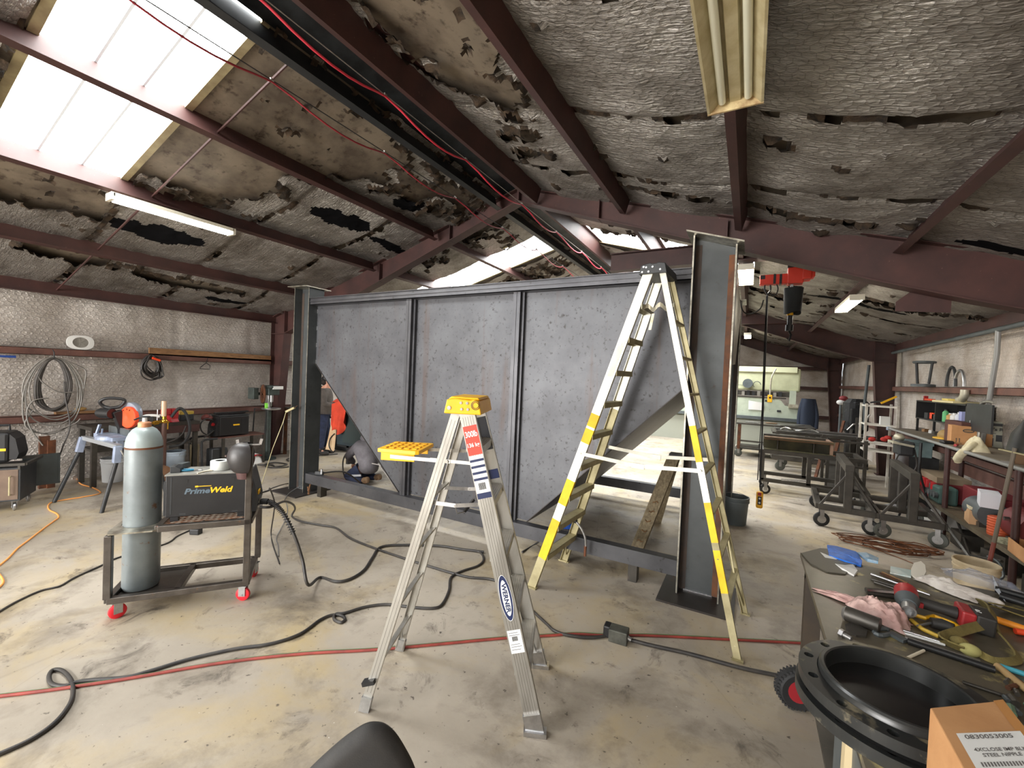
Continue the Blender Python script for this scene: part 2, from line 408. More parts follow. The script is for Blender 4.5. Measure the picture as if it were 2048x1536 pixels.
M_GLASSY = mat('clear_film', (.8, .82, .85), .15, 0, trans=.85, ior=1.15, alpha=.55)

# floor ----------------------------------------------------------------
def floor_mat():
    m, nt, b = _nt('concrete_floor'); L = nt.links.new
    tc = _n(nt, 'ShaderNodeTexCoord'); src = tc.outputs['Object']
    def ns(scale, det, ro, dist=0):
        n = _n(nt, 'ShaderNodeTexNoise', Scale=scale, Detail=det, Roughness=ro, Distortion=dist); L(src, n.inputs['Vector']); return n.outputs[0]
    def rng(o, a, c, d=0, e=1):
        r = _n(nt, 'ShaderNodeMapRange'); r.inputs[1].default_value = a; r.inputs[2].default_value = c; r.inputs[3].default_value = d; r.inputs[4].default_value = e; L(o, r.inputs[0]); return r.outputs[0]
    def mix(fac, a, bcol):
        x = _n(nt, 'ShaderNodeMix', data_type='RGBA'); L(fac, x.inputs[0])
        if isinstance(a, tuple): x.inputs[6].default_value = c4(a)
        else: L(a, x.inputs[6])
        x.inputs[7].default_value = c4(bcol); return x.outputs[2]
    c = mix(rng(ns(.55, 8, .6), .35, .65), srgb(182, 172, 158), srgb(150, 140, 126))
    c = mix(rng(ns(.9, 7, .62, .5), .48, .7, 0, .75), c, srgb(178, 156, 108))       # yellowish wash
    c = mix(rng(ns(1.5, 9, .68, .3), .5, .7, 0, .85), c, srgb(102, 92, 80))        # grime
    c = mix(rng(ns(3.2, 9, .7, .6), .58, .7, 0, .85), c, srgb(76, 68, 60))          # dark stains
    c = mix(rng(ns(24, 6, .6), .64, .7, 0, .85), c, srgb(64, 56, 50))               # specks
    c = mix(rng(ns(38, 4, .5), .74, .77, 0, .9), c, srgb(225, 220, 210))            # white crumbs
    vo = _n(nt, 'ShaderNodeTexVoronoi', feature='DISTANCE_TO_EDGE', Scale=.33); L(src, vo.inputs['Vector'])
    c = mix(rng(vo.outputs['Distance'], 0, .002, .15, 0), c, srgb(84, 76, 66))       # hairline cracks
    L(c, b.inputs['Base Color'])
    L(rng(ns(1.2, 6, .6), .3, .7, .5, .78), b.inputs['Roughness'])
    bp = _n(nt, 'ShaderNodeBump'); bp.inputs['Strength'].default_value = .12; bp.inputs['Distance'].default_value = .01
    L(ns(18, 6, .6), bp.inputs['Height']); L(bp.outputs[0], b.inputs['Normal'])
    return m
M_FLOOR = floor_mat()

# ------------------------------------------------------------------ building shell
XL, XR, RX, RZ, SL = -8.9, 2.9, -3.0, 4.6, .288
Y0, Y1 = -8.0, 19.2
def rz(x): return RZ-SL*abs(x-RX)
fb = MB(); n = 24
fb.bx(XL-.1, XR+.1, Y0-.1, Y1+.1, -.2, 0)
struct(fb.build('floor', M_FLOOR), 'stained grey concrete shop floor', 'floor')

def insul_wall(name, m, fn, w, h, off, label):
    """puffy insulation blanket between girts; fn maps (s, z, depth) into the place"""
    nu, nv = int(w/.07), int(h/.07); mb = MB()
    def f(a, b):
        s, z = a*w, b*h
        d = .035*fbm((s*1.1+off, z*.9, off))+.012*fbm((s*5, z*5+off, 3))
        sm = abs(((s+off*.37) % 1.22)/1.22-.5)*2          # seams where two blankets meet
        d -= .03*max(0, (sm-.93)/.07)
        return fn(s, z, d+.03)
    mb.sheet(f, nu, nv)
    uvs = [(i/nu*w, j/nv*h) for i in range(nu+1) for j in range(nv+1)]
    o = mb.build(name, m, smooth=180)
    l = o.data.uv_layers.new(name='UVMap')
    for lp in o.data.loops: l.data[lp.index].uv = uvs[lp.vertex_index]
    struct(o, label, 'wall'); return o
insul_wall('wall_left', M_FOILW, lambda s, z, d: (XL-.03+d, Y0+s, z), Y1-Y0, rz(XL)-.02, 1.3, 'left wall lined with wrinkled silver foil under chicken wire')
insul_wall('wall_right', M_FOILR, lambda s, z, d: (XR+.03-d, Y0+s, z), Y1-Y0, rz(XR)-.02, 5.1, 'right wall lined with dirty foil insulation')
def backfn(s, z, d):
    x = XL+s; return (x, Y1+.03-d, min(z, 9)*rz(x)/4.6)
insul_wall('wall_back', M_FOILR, backfn, XR-XL, 4.6, 8.2, 'far end wall lined with dull foil insulation')
# end wall behind the photographer: solid sheet with a big open roll-up doorway
DX0, DX1, DZ = -8.3, -2.4, 2.8
wb = MB()
wb.bx(XL, DX0, Y0-.06, Y0, 0, 2.9); wb.bx(DX1, XR, Y0-.06, Y0, 0, 2.9)
wb.prism([(XL, DZ), (XR, DZ), (XR, 2.9), (RX, 4.6), (XL, 2.9)], (0, Y0, 0), X, Z, .06)
struct(wb.build('wall_front', M_FOILR), 'end wall behind the camera with an open roll-up doorway', 'wall')

# roof deck: ribbed metal sheets with skylight openings --------------------------------
SKY = [(-1, 1.0, 1.9, -3.36, -6.0), (-1, 6.95, 7.85, -3.4, -7.6), (1, 6.85, 7.85, -2.62, -.02), (-1, 10, 11.5, -4.2, -7.6), (1, 9.6, 11.0, -2.6, -.6), (-1, 13.2, 14.4, -3.4, -7.6), (1, 13.2, 14.4, -2.6, .6), (-1, -5.0, -3.2, -3.4, -7.6), (1, -4.6, -3.2, -2.6, 1.6)]  # fourth and fifth are unseen, added behind the tank to brighten the far area
def in_sky(x, y, mg=0.0):
    for sd, a, b, c, d in SKY:
        lo, hi = min(c, d), max(c, d)
        if a-mg <= y <= b+mg and lo-mg <= x <= hi+mg: return True
    return False
def ribz(y):
    t = (y % .3)/.3
    return .0 if t < .76 else (.045 if .82 < t < .94 else .022)
db = MB()
ys = []
y = Y0
while y < Y1+.01:
    for t in (0, .76, .82, .94): ys.append(y+t*.3)
    y += .3
for sd in (-1, 1):
    xs = sorted(set([RX, RX+sd*.36, XL-.05 if sd < 0 else XR+.05]+[c for q in SKY if q[0] == sd for c in q[3:5]]), reverse=sd < 0)
    for i in range(len(xs)-1):
        for j in range(len(ys)-1):
            xm, ym = (xs[i]+xs[i+1])/2, (ys[j]+ys[j+1])/2
            if in_sky(xm, ym): continue
            db.mat(1 if abs(xm-RX) < .3 else 0)
            db.add([(xs[i], ys[j], rz(xs[i])+ribz(ys[j]+1e-4)), (xs[i+1], ys[j], rz(xs[i+1])+ribz(ys[j]+1e-4)),
                    (xs[i+1], ys[j+1], rz(xs[i+1])+ribz(ys[j+1]+1e-4)), (xs[i], ys[j+1], rz(xs[i])+ribz(ys[j+1]+1e-4))], [(0, 1, 2, 3)])
struct(db.build('ceiling', [M_DECK, M_RIDGE]), 'ribbed metal roof deck showing where the insulation is torn away', 'ceiling')

# skylights glowing with daylight, plus two unseen panels added to light the far area
M_SKYL = mat('roof_glow_panel', (.9, .92, .95), .5, emit=(.97, 1, 1), estr=13)
M_SKYRIB = mat('skylight_seam', srgb(190, 192, 195), .5, emit=(1, 1, 1), estr=.22)
M_SKYTRIM = mat('skylight_trim', srgb(172, 160, 124), .6, 0, srgb(140, 126, 96), 6)
for k, (sd, a, b, c, d) in enumerate(SKY):
    p = MB(); q = MB()
    p.add([(c, a, rz(c)+.03), (d, a, rz(d)+.03), (d, b, rz(d)+.03), (c, b, rz(c)+.03)], [(0, 1, 2, 3)])
    yy = a+.3
    while yy < b-.05:
        q.bar((c, yy, rz(c)+.012), (d, yy, rz(d)+.012), .018, .02); yy += .3
    o = struct(p.build('window_or_fill_%d' % (k+1), M_SKYL), 'translucent panel glowing white in the roof slope', 'skylight')
    q.build('seam', M_SKYRIB, o)
    t = MB()
    for yy in (a-.035, b+.02): t.bar((c, yy, rz(c)-.0), (d, yy, rz(d)-.0), .06, .04)
    t.build('edge_trim', M_SKYTRIM, o)

# insulation blanket under the deck -----------------------------------------------------
PUR = {-1: [-3.35, -4.5, -5.83, -7.3, -8.75], 1: [-2.65, -1.42, -.13, 1.22, 2.75]}
def ell(x, y, cx, cy, rx, ry, rot=0):
    c, s = math.cos(rot), math.sin(rot); dx, dy = x-cx, y-cy
    return ((dx*c+dy*s)/rx)**2+((-dx*s+dy*c)/ry)**2
TORN = {-1: [(-4.2, 2.5, 1.0, .95, 0, 1.25), (-5.2, 2.35, .75, .55, .2, 1.1), (-3.75, 4.3, .55, 1.3, 0, .8), (-6.25, 1.55, .45, .55, 0, 1.0), (-3.9, 6.2, .6, .7, 0, .6), (-7.7, 2.3, .16, 1.6, .1, .8), (-7.9, 3.6, .12, .8, -.05, .8),
              (-6.3, 1.0, .5, .3, 0, .8), (-4.2, 8.6, .8, .6, 0, .8), (-4.2, -.4, .8, .8, 0, .6), (-5.3, 6.0, .8, .35, .3, .45)],
        1: [(-2.05, 2.05, .55, 1.05, 0, 1.15), (-1.0, 1.55, .7, .2, 0, .9), (-.4, 1.95, .35, .1, .3, .55), (-2.1, 3.6, .3, .8, .2, .65), (-2.0, 7.3, .9, .7, 0, .7), (.4, 9.2, 1.2, .3, .1, .7), (1.9, 8.2, .9, .18, -.1, .7), (2.2, 6.3, .6, .14, .1, .6), (0.1, 3.65, .16, .05, .6, .6), (1.9, 5.9, .8, .12, .05, .6),
            (.6, 5.0, 1.0, .07, .06, .7), (-.9, 4.85, .9, .07, .1, .7), (2.1, 4.7, .6, .1, 0, .6)]}
BLACK = {-1: [(-6.62, 2.55, .22, .40, 0), (-5.05, 4.0, .15, .42, -.05), (-4.25, 4.45, .16, .2, 0), (-8.3, 4.2, .08, .35, 0), (-5.2, 5.1, .08, .45, .1)],
         1: [(1.4, 8.7, .7, .08, .05), (2.0, 5.2, .5, .07, 0)]}
def blanket(sd, name, label):
    st = .03; x0, x1 = (XL+.02, RX-.3) if sd < 0 else (RX+.3, XR-.02)
    nx = int((x1-x0)/st); ya = -1.0; ny = int((Y1-ya)/st)
    P = []; K = []
    for i in range(nx+1):
        x = x0+(x1-x0)*i/nx
        pu = sorted(PUR[sd]); s = 0
        for a, b in zip(pu, pu[1:]):
            if a <= x <= b: s = math.sin(PI*(x-a)/(b-a))
        for j in range(ny+1):
            y = ya+st*j
            near = y < 12.5
            n1 = fbm((x*1.3, y*1.3, sd*3), 3); n2 = fbm((x*4.5, y*4.5, sd*7+2), 4); n3 = noise.noise((x*14, y*14, sd)) if near else 0
            t = -.35+n2*.55+.25*n1
            for cx, cy, rx, ry, ro, w in TORN[sd]:
                e = ell(x, y, cx, cy, rx, ry, ro)
                if e < 2.2: t += w*max(0, 1.35-e*.75)*.62
            # blanket joints every 1.22 m: split open here and there
            g = (y+.35+.05*math.sin(x*1.7)+.04*n1) % 1.22; g = min(g, 1.22-g)
            if g < .02+.03*n2 and (n1+n2*.6) > -.1: t = max(t, .2)+(.15 if n2+n3*.4 > .30 else 0)
            bl = False
            for cx, cy, rx, ry, ro in BLACK[sd]:
                if ell(x, y, cx, cy, rx, ry, ro)+n2*.8+n3*.3 < 1: bl = True
            sag = .03+.055*s*(1+.5*n1)+.012*n2+.006*n3-.028*max(0, 1-g/.07)
            if .12 < t < .3: sag += .03*(n3+.5)+.03*(t-.12)/.18
            P.append(V((x, y, rz(x)-max(.012, sag)))); K.append(-1 if (t > .3 or in_sky(x, y, .05)) else (1 if bl else (2 if t > .15 else 0)))
    mb = MB(); mb.v = P; w = ny+1
    for i in range(nx):
        for j in range(ny):
            q = (i*w+j, (i+1)*w+j, (i+1)*w+j+1, i*w+j+1); kk = [K[c] for c in q]
            if -1 in kk: continue
            mb.f.append(q); mb.m.append(1 if kk.count(1) > 1 else (2 if 2 in kk else 0))
    o = mb.build(name, [M_FOIL, M_BLACKPAPER, M_TORN], smooth=180, uv=lambda c: (c.x, c.y))
    struct(o, label, 'insulation'); return o
blanket(-1, 'roof_insulation', 'torn dirty foil insulation hanging under the left roof slope')
blanket(1, 'roof_insulation', 'dirty foil insulation sagging under the right roof slope')

# steel frames --------------------------------------------------------------------------
def rafter_depth(x): return .18+.28*min(1, abs(x-RX)/4.4)
def steel_frame(y, label):
    mb = MB(); t = .012; fw = .17
    for sd in (-1, 1):
        xe = XL+.12 if sd < 0 else XR-.12
        xk = -8.35 if sd < 0 else 2.4
        pts = [RX+(xk-RX)*i/8 for i in range(9)]
        for a, b in zip(pts, pts[1:]):
            for x, s2 in ((a, b),):
                za, zb = rz(a)-.06, rz(b)-.06; da, dbt = za-rafter_depth(a), zb-rafter_depth(b)
                lo, hi = (b, a) if a > b else (a, b)
                # web, then the two flanges
                mb.add([(a, y-t/2, za), (b, y-t/2, zb), (b, y-t/2, dbt), (a, y-t/2, da), (a, y+t/2, za), (b, y+t/2, zb), (b, y+t/2, dbt), (a, y+t/2, da)],
                       [(0,1,2,3), (7,6,5,4), (0,4,5,1), (2,6,7,3), (0,3,7,4), (1,5,6,2)])
                mb.bar((a, y, za), (b, y, zb), fw, t); mb.bar((a, y, da), (b, y, dbt), fw, t)
        # haunch and tapered column
        zt = rz(xk)-.06; zb = rz(xk)-.06-rafter_depth(xk); ze = rz(xe)-.06; xb = XL+.3 if sd < 0 else XR-.3
        mb.add([(xk, y-t/2, zt), (xe, y-t/2, ze), (xe, y-t/2, 0), (xb, y-t/2, 0), (xk, y-t/2, zb), (xk, y+t/2, zt), (xe, y+t/2, ze), (xe, y+t/2, 0), (xb, y+t/2, 0), (xk, y+t/2, zb)],
               [(0,1,2,3,4), (9,8,7,6,5), (0,5,6,1), (1,6,7,2), (3,8,9,4), (4,9,5,0)])
        mb.bar((xk, y, zt), (xe, y, ze), fw, t); mb.bar((xk, y, zb), (xb, y, 0.005), fw, t, up=X); mb.bar((xe, y, ze), (xe, y, .005), fw, t, up=X)
        mb.bar((xk, y, zt), (xk, y, zb), t, .16, up=Y); mb.bar((xk, y, zb-.01), (xe, y, zb-.01), .16, t)
        mb.bx(min(xb, xe)-.05, max(xb, xe)+.05, y-.12, y+.12, 0, .015)
        for xx in (RX+sd*1.2, RX+sd*2.7): # stiffeners
            mb.bx(xx-.005, xx+.005, y-.08, y+.08, rz(xx)-.07-rafter_depth(xx), rz(xx)-.3*rafter_depth(xx))
    mb.bx(RX-.015, RX+.015, y-.085, y+.085, rz(RX)-.06-.2, rz(RX)-.06)
    return struct(mb.build('steel_frame', M_PRIMER), label, 'steel frame')
steel_frame(5.4, 'red primer steel portal frame crossing above the big tank')
steel_frame(12.3, 'red primer steel portal frame beyond the hoist')
steel_frame(18.7, 'red primer steel portal frame at the far end wall')

def zee(p, q, h, fl, t, flip, up, m, name, label, cat='purlin'):
    pr = [(-fl*flip, -h/2), (t/2*flip, -h/2), (t/2*flip, h/2-t), (fl*flip, h/2-t), (fl*flip, h/2), (-t/2*flip, h/2), (-t/2*flip, -h/2+t), (-fl*flip, -h/2+t)]
    return struct(MB().sect(p, q, pr, up).build(name, m), label, cat)
wd = {0: 'nearest the ridge', 1: 'second below the ridge', 2: 'third below the ridge', 3: 'fourth below the ridge'}
for sd in (-1, 1):
    for i, x in enumerate(PUR[sd][:4]):
        for k, (a, b) in enumerate(((Y0, 5.3), (5.5, 12.2), (12.4, 18.6))):
            up = V((SL*(-sd) if False else (SL if sd > 0 else -SL), 0, 1)).normalized()
            h = .21 if i else .24
            c = rz(x)-h/2-.005
            mm = M_PRIMER if (i or sd > 0) else M_DKGREY
            zee((x, a, c), (x, b, c), h, .065, .007, sd, up, mm, 'roof_purlin', '%s roof purlin %s, %s' % ('left' if sd < 0 else 'right', wd[i], ('near bay', 'middle bay', 'far bay')[k]))
    # eave struts, girts
    xe = XL+.14 if sd < 0 else XR-.14
    lr = 'left' if sd < 0 else 'right'
    struct(MB().chan((xe, Y0, rz(xe)-.1), (xe, Y1, rz(xe)-.1), .19, .08, .007, Z, -1 if sd > 0 else 1).build('eave_strut', M_PRIMER), 'red primer eave strut along the top of the %s wall' % lr, 'strut')
    for zz, nm in ((1.93, 'upper'), (.97, 'lower')):
        p = MB(); xw = XL if sd < 0 else XR
        for a, b in ((Y0, 5.3), (5.5, 12.2), (12.4, 18.6)):
            x0, x1 = (xw, xw+.17) if sd < 0 else (xw-.17, xw)
            p.bx(x0, x1, a, b, zz+.043, zz+.05); p.bx(x0, x1, a, b, zz-.05, zz-.043)
            if sd < 0: p.bx(x1-.007, x1, a, b, zz-.05, zz+.05)
            else: p.bx(x0, x0+.007, a, b, zz-.05, zz+.05)
        struct(p.build('wall_girt', M_PRIMER_L), '%s red primer girt along the %s wall' % (nm, lr), 'girt')
for zz, nm in ((2.58, 'upper'), (1.85, 'middle'), (.8, 'lower')):
    struct(MB().bx(XL+.2, XR-.2, Y1-.17, Y1-.02, zz-.06, zz+.06).build('wall_girt', M_PRIMER), '%s girt across the far end wall' % nm, 'girt')
# sag rods and straps between the purlins
sb = MB()
for yy in (2.15,):
    for a, b in zip(PUR[-1], PUR[-1][1:]): sb.cyl((a, yy, rz(a)-.12), (b, yy, rz(b)-.12), .012, n=6)
struct(sb.build('sag_rod', M_PRIMER), 'thin red sag rods tying the left purlins together', 'sag rod')
sb = MB()
sb.bar((-2.65, 1.62, rz(-2.65)-.2), (-1.42, 1.62, rz(-1.42)-.2), .05, .006); sb.bar((-1.42, 1.62, rz(-1.42)-.2), (-.13, 1.62, rz(-.13)-.2), .04, .006)
struct(sb.build('purlin_strap', M_PRIMER_L), 'flat brown strap crossing the right purlins', 'strap')
# ------------------------------------------------------------------ the big fabricated steel tank
M_PLATE = mat('mill_scale_plate', srgb(96, 97, 101), .48, .35, srgb(74, 74, 78), 1.8, .34, .68, col3=srgb(46, 42, 41), scale3=26, lo3=.57, hi3=.70, streak=srgb(84, 66, 57))
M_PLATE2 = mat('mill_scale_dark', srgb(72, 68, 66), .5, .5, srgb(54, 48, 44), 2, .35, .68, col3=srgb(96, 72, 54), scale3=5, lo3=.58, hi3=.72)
M_COL = mat('column_steel', srgb(86, 89, 90), .45, .4, srgb(66, 69, 70), 2, .35, .7, col3=srgb(60, 52, 48), scale3=9, lo3=.62, hi3=.74)
M_RUSTE = mat('rust_fillet', srgb(122, 76, 46), .7, .2, srgb(80, 58, 46), 7, .35, .65)
M_RUSTD = mat('brown_fillet', srgb(82, 66, 56), .6, .3, srgb(66, 60, 57), 5)
M_WELD = mat('bright_weld', (.75, .75, .76), .3, .9, (.4, .4, .42), 60)
M_EDGE = mat('cut_edge_steel', srgb(190, 186, 172), .38, .8, srgb(130, 124, 112), 14)
HX0, HX1, HY0, HY1 = -6.0, -.14, 3.97, 6.9
hop = thing('steel_tank', 'big unpainted steel hopper tank on four wide-flange columns', 'tank', (-3.02, 4.1, 0))
def tank_column(x, y, ztl, ztr, label=None):
    """wide-flange column: flanges face left and right"""
    w, d = .345, .25; mb = MB()
    for xx, zt in ((x, ztl), (x+w-.014, ztr)):
        mb.bx(xx, xx+.014, y, y+d, .015, zt)
    zm = (ztl+ztr)/2
    mb.add([(x+.014, y+d/2-.005, .015), (x+w-.014, y+d/2-.005, .015), (x+w-.014, y+d/2-.005, ztr), (x+.014, y+d/2-.005, ztl),
            (x+.014, y+d/2+.005, .015), (x+w-.014, y+d/2+.005, .015), (x+w-.014, y+d/2+.005, ztr), (x+.014, y+d/2+.005, ztl)],
           [(0,1,2,3), (7,6,5,4), (0,4,5,1), (3,2,6,7), (0,3,7,4), (1,5,6,2)])
    c = mb.build('column', M_COL, hop, world=True)
    for xx, zt, mm in ((x+.0142, ztl, M_RUSTD), (x+w-.064, ztr, M_RUSTE if x > -1 and y < 5 else M_RUSTD)): MB().bx(xx, xx+.05, y+d/2-.008, y+d/2-.0052, .02, zt-.06).build('rust_streak', mm, c, world=True)
    e = MB()
    for xx, zt in ((x+.001, ztl), (x+w-.013, ztr)): e.bx(xx, xx+.012, y-.0015, y+.001, .02, zt-.005)
    e.build('flange_edge', M_EDGE, c, world=True, split=True)
    k = MB(); s = (ztr-ztl)/w; a, b = x-.05, x+w+.05
    za, zb = ztl-s*.05, ztr+s*.05; y0, y1 = y-.08, y+d+.08
    k.add([(a, y0, za), (b, y0, zb), (b, y1, zb), (a, y1, za), (a, y0, za+.013), (b, y0, zb+.013), (b, y1, zb+.013), (a, y1, za+.013)],
          [(0,3,2,1), (4,5,6,7), (0,1,5,4), (1,2,6,5), (2,3,7,6), (3,0,4,7)])
    k.build('cap_plate', M_EDGE, hop, world=True, label='bright cut cap plate on top of a column')
    b = MB(); b.bx(x-.13, x+w+.12, y-.2, y+d+.16, 0, .016)
    b.build('base_plate', M_PLATE2, hop, world=True)
    wl = MB(); wl.bar((x+.05, y+d/2-.012, .02), (x+w-.06, y+d/2-.012, .02), .012, .012)
    wl.build('weld_bead', M_WELD, hop, world=True, label='shiny weld bead')
for r in ((HX0, HY0, 3.04, 3.03), (-.485, HY0+.02, 3.16, 3.05), (HX0, HY1-.27, 3.02, 3.02), (-.485, HY1-.27, 3.02, 3.02)): tank_column(*r)
hx0, hx1 = -5.655, -.485
zb = .31; ZD = at(641, 728, y=4.12).z
front = [(hx0, 2.86), (hx0, ZD), (-3.92, zb), (-2.03, zb), (hx1, 1.86), (hx1, 2.86)]
MB().prism(front, (0, 4.12, 0), X, Z, .008).build('front_plate', M_PLATE, hop, world=True)
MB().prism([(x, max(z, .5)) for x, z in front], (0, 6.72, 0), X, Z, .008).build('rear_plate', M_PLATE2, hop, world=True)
def slope(p, q, t=.008):
    mb = MB(); p0, p1 = V((p[0], 4.10, p[1])), V((q[0], 4.10, q[1])); d = (p1-p0); nrm = V((-d.z, 0, d.x)).normalized()*t
    L = V((0, 2.63, 0)); vs = [p0, p1, p1+L, p0+L]; mb.add(vs+[v+nrm for v in vs], [(0,3,2,1), (4,5,6,7), (0,1,5,4), (1,2,6,5), (2,3,7,6), (3,0,4,7)])
    return mb
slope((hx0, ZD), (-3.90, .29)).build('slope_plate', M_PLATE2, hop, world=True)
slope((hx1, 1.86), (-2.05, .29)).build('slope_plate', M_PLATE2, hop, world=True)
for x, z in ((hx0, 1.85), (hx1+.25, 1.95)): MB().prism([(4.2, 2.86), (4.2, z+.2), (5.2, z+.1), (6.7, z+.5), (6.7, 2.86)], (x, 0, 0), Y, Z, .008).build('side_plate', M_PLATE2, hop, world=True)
# right side skin seen edge-on past the column
MB().prism([(4.24, 2.9), (4.24, 2.05), (5.3, 2.1), (6.65, 2.9)], (-.16, 0, 0), Y, Z, .012).build('side_skin', M_EDGE, hop, world=True, label='pale edge of the right side plate')
# front rails: channel section with a proud lip
mb = MB(); mb.bx(hx0-.0, hx1, 3.99, 4.11, 2.775, 2.783); mb.bx(hx0, hx1, 3.99, 3.997, 2.775, 2.875); mb.bx(hx0, hx1, 3.965, 4.11, 2.868, 2.876); mb.bx(hx0, hx1, 3.975, 3.99, 2.82, 2.83)
mb.build('top_rail', M_STEEL, hop, world=True)
MB().bx(hx0, hx1, 6.74, 6.86, 2.775, 2.875).build('top_rail', M_STEEL, hop, world=True)
for yy in (4.0, 6.72): MB().bx(hx0+.0, hx1, yy, yy+.1, .16, .30).build('bottom_rail', M_STEEL, hop, world=True)
for xx in (hx1,): MB().bx(xx, xx+.1, 4.24, 6.64, .16, .30).build('bottom_rail', M_STEEL, hop, world=True)
for x in (-3.82, -2.275):
    mb = MB()
    for dx in (0, .045): mb.bx(x+dx, x+dx+.04, 4.03, 4.12, .30, 2.775)
    mb.bx(x+.085, x+.115, 4.07, 4.12, .30, 2.775)
    mb.build('stiffener', M_STEEL, hop, world=True)
wl = MB()
for a, b, z in ((-4.42, -3.83, .60), (-3.69, -2.29, .62), (-2.15, -1.68, .66)): wl.bar((a, 4.117, z), (b, 4.117, z), .006, .012)
wl.bar((-4.3, 4.115, .62), (-3.96, 4.115, .345), .008, .012)
wl.build('weld_seam', M_WELD, hop, world=True, split=True, label='thin bright horizontal weld seam')
tk = MB()
for z in (2.7, 2.45, 2.2, 1.95): tk.bx(hx0, hx0+.02, 4.108, 4.12, z-.03, z+.03)
tk.build('tack_weld', M_WELD, hop, world=True, split=True, label='bright tack weld beside the left column')
mb = MB()
for x, y in ((-.87, 4.05), (-5.35, 4.05)): mb.bx(x-.04, x+.04, y-.04, y+.06, 0, .16); 
mb.build('foot_angle', M_DKSTEEL, hop, world=True, split=True)

# chalk writing low on the plate
text('15-38', 'chalk_writing', mat('white_chalk', (.75, .75, .74), .9), hop, (-2.62, 4.1185, .43), X, Z, .07, .24, ext=.0006)
cm = MB()
random.seed(3)
for s in (spline([(-5.0, 0, 2.2), (-4.9, 0, 2.36), (-4.8, 0, 2.44), (-4.85, 0, 2.2)], 5), spline([(-4.82, 0, 2.18), (-4.72, 0, 2.3), (-4.66, 0, 2.14), (-4.8, 0, 2.24), (-4.55, 0, 2.2)], 5), spline([(-4.4, 0, 2.2), (-4.34, 0, 2.27), (-4.28, 0, 2.28)], 4)):
    cm.tube([(p.x, 4.1185, p.z) for p in s], .006, 4)
cm.build('soot_mark', mat('soot_mark', srgb(70, 70, 74), .8), hop, world=True, split=True)
cm = MB(); cm.tube([(p.x, 4.1185, p.z) for p in spline([(-3.45, 0, 2.03), (-3.36, 0, 1.98), (-3.28, 0, 1.93), (-3.2, 0, 1.86)], 4)], .004, 4)
cm.build('scratch', M_WELD, hop, world=True)

# wooden sawhorse left under the tank
sw = thing('sawhorse', 'weathered wooden sawhorse under the tank behind the right column', 'sawhorse', (-.7, 5.3, 0))
ap = V((-.64, 5.3, 1.0))
for e, w_ in (((-1.0, 4.74, 0), .13), ((-.42, 4.74, 0), .12), ((-1.0, 5.9, 0), .12), ((-.42, 5.9, 0), .12)):
    tp = ap+V(((e[0]+.7)*.3, (-.06 if e[1] < 5 else .06), 0)); MB().bar(e, tp, w_, .04, up=(0, -1, 1) if e[1] < 5 else (0, 1, 1)).build('leg', M_WOODD, sw, world=True)
MB().bar((-.78, 5.3, 1.02), (-.5, 5.3, 1.02), .16, .045).build('top_beam', M_DKGREY, sw, world=True)
cm = MB(); random.seed(5)
for k in range(5):
    c0 = V((-1.0, 4.74, 0)).lerp(ap+V((-.09, -.06, 0)), .12+.1*k); cm.tube([c0+V((-.03+.02*i, -.03, .012*math.sin(i*2.1+k))) for i in range(4)], .006, 4)
cm.build('carved_mark', M_WOOD, sw, world=True, split=True)
# ------------------------------------------------------------------ aluminium stepladder with yellow top
def rail_chan(mb, p, q, wx, dep, out, t=.004):
    """channel rail from p to q: web of width wx facing out (along local y), flanges of depth dep"""
    p, q = V(p), V(q); d = (q-p).normalized(); a = V((0, out, 0)); a = (a-d*a.dot(d)).normalized(); s = d.cross(a)
    for (o, ws, wa) in ((V(), wx, t), (s*(wx/2-t/2)-a*dep/2, t, dep), (-s*(wx/2-t/2)-a*dep/2, t, dep)):
        vs = []
        for e in (p+o, q+o): vs += [e-s*ws/2-a*wa/2, e+s*ws/2-a*wa/2, e+s*ws/2+a*wa/2, e-s*ws/2+a*wa/2]
        mb.add(vs, [(0,3,2,1), (4,5,6,7), (0,1,5,4), (1,2,6,5), (2,3,7,6), (3,0,4,7)])
    return d, s, a
lad = thing('stepladder', 'silver aluminium stepladder with yellow top cap and pail shelf', 'ladder', (-1.418, 2.081, 0), math.radians(22.8))
ft, fbm_, rt, rb = (.0, .168), (.455, .262), (-.062, .15), (-.485, .262)
def lerp(a, b, t): return a+(b-a)*t
ZT = 1.665
def fpt(t, s): return V((lerp(fbm_[0], ft[0], t), s*lerp(fbm_[1], ft[1], t), lerp(0.02, ZT, t)))
def rpt(t, s): return V((lerp(rb[0], rt[0], t), s*lerp(rb[1], rt[1], t), lerp(0.02, ZT, t)))
M_GROOVE = mat('rail_groove', srgb(120, 116, 110), .5, .6)
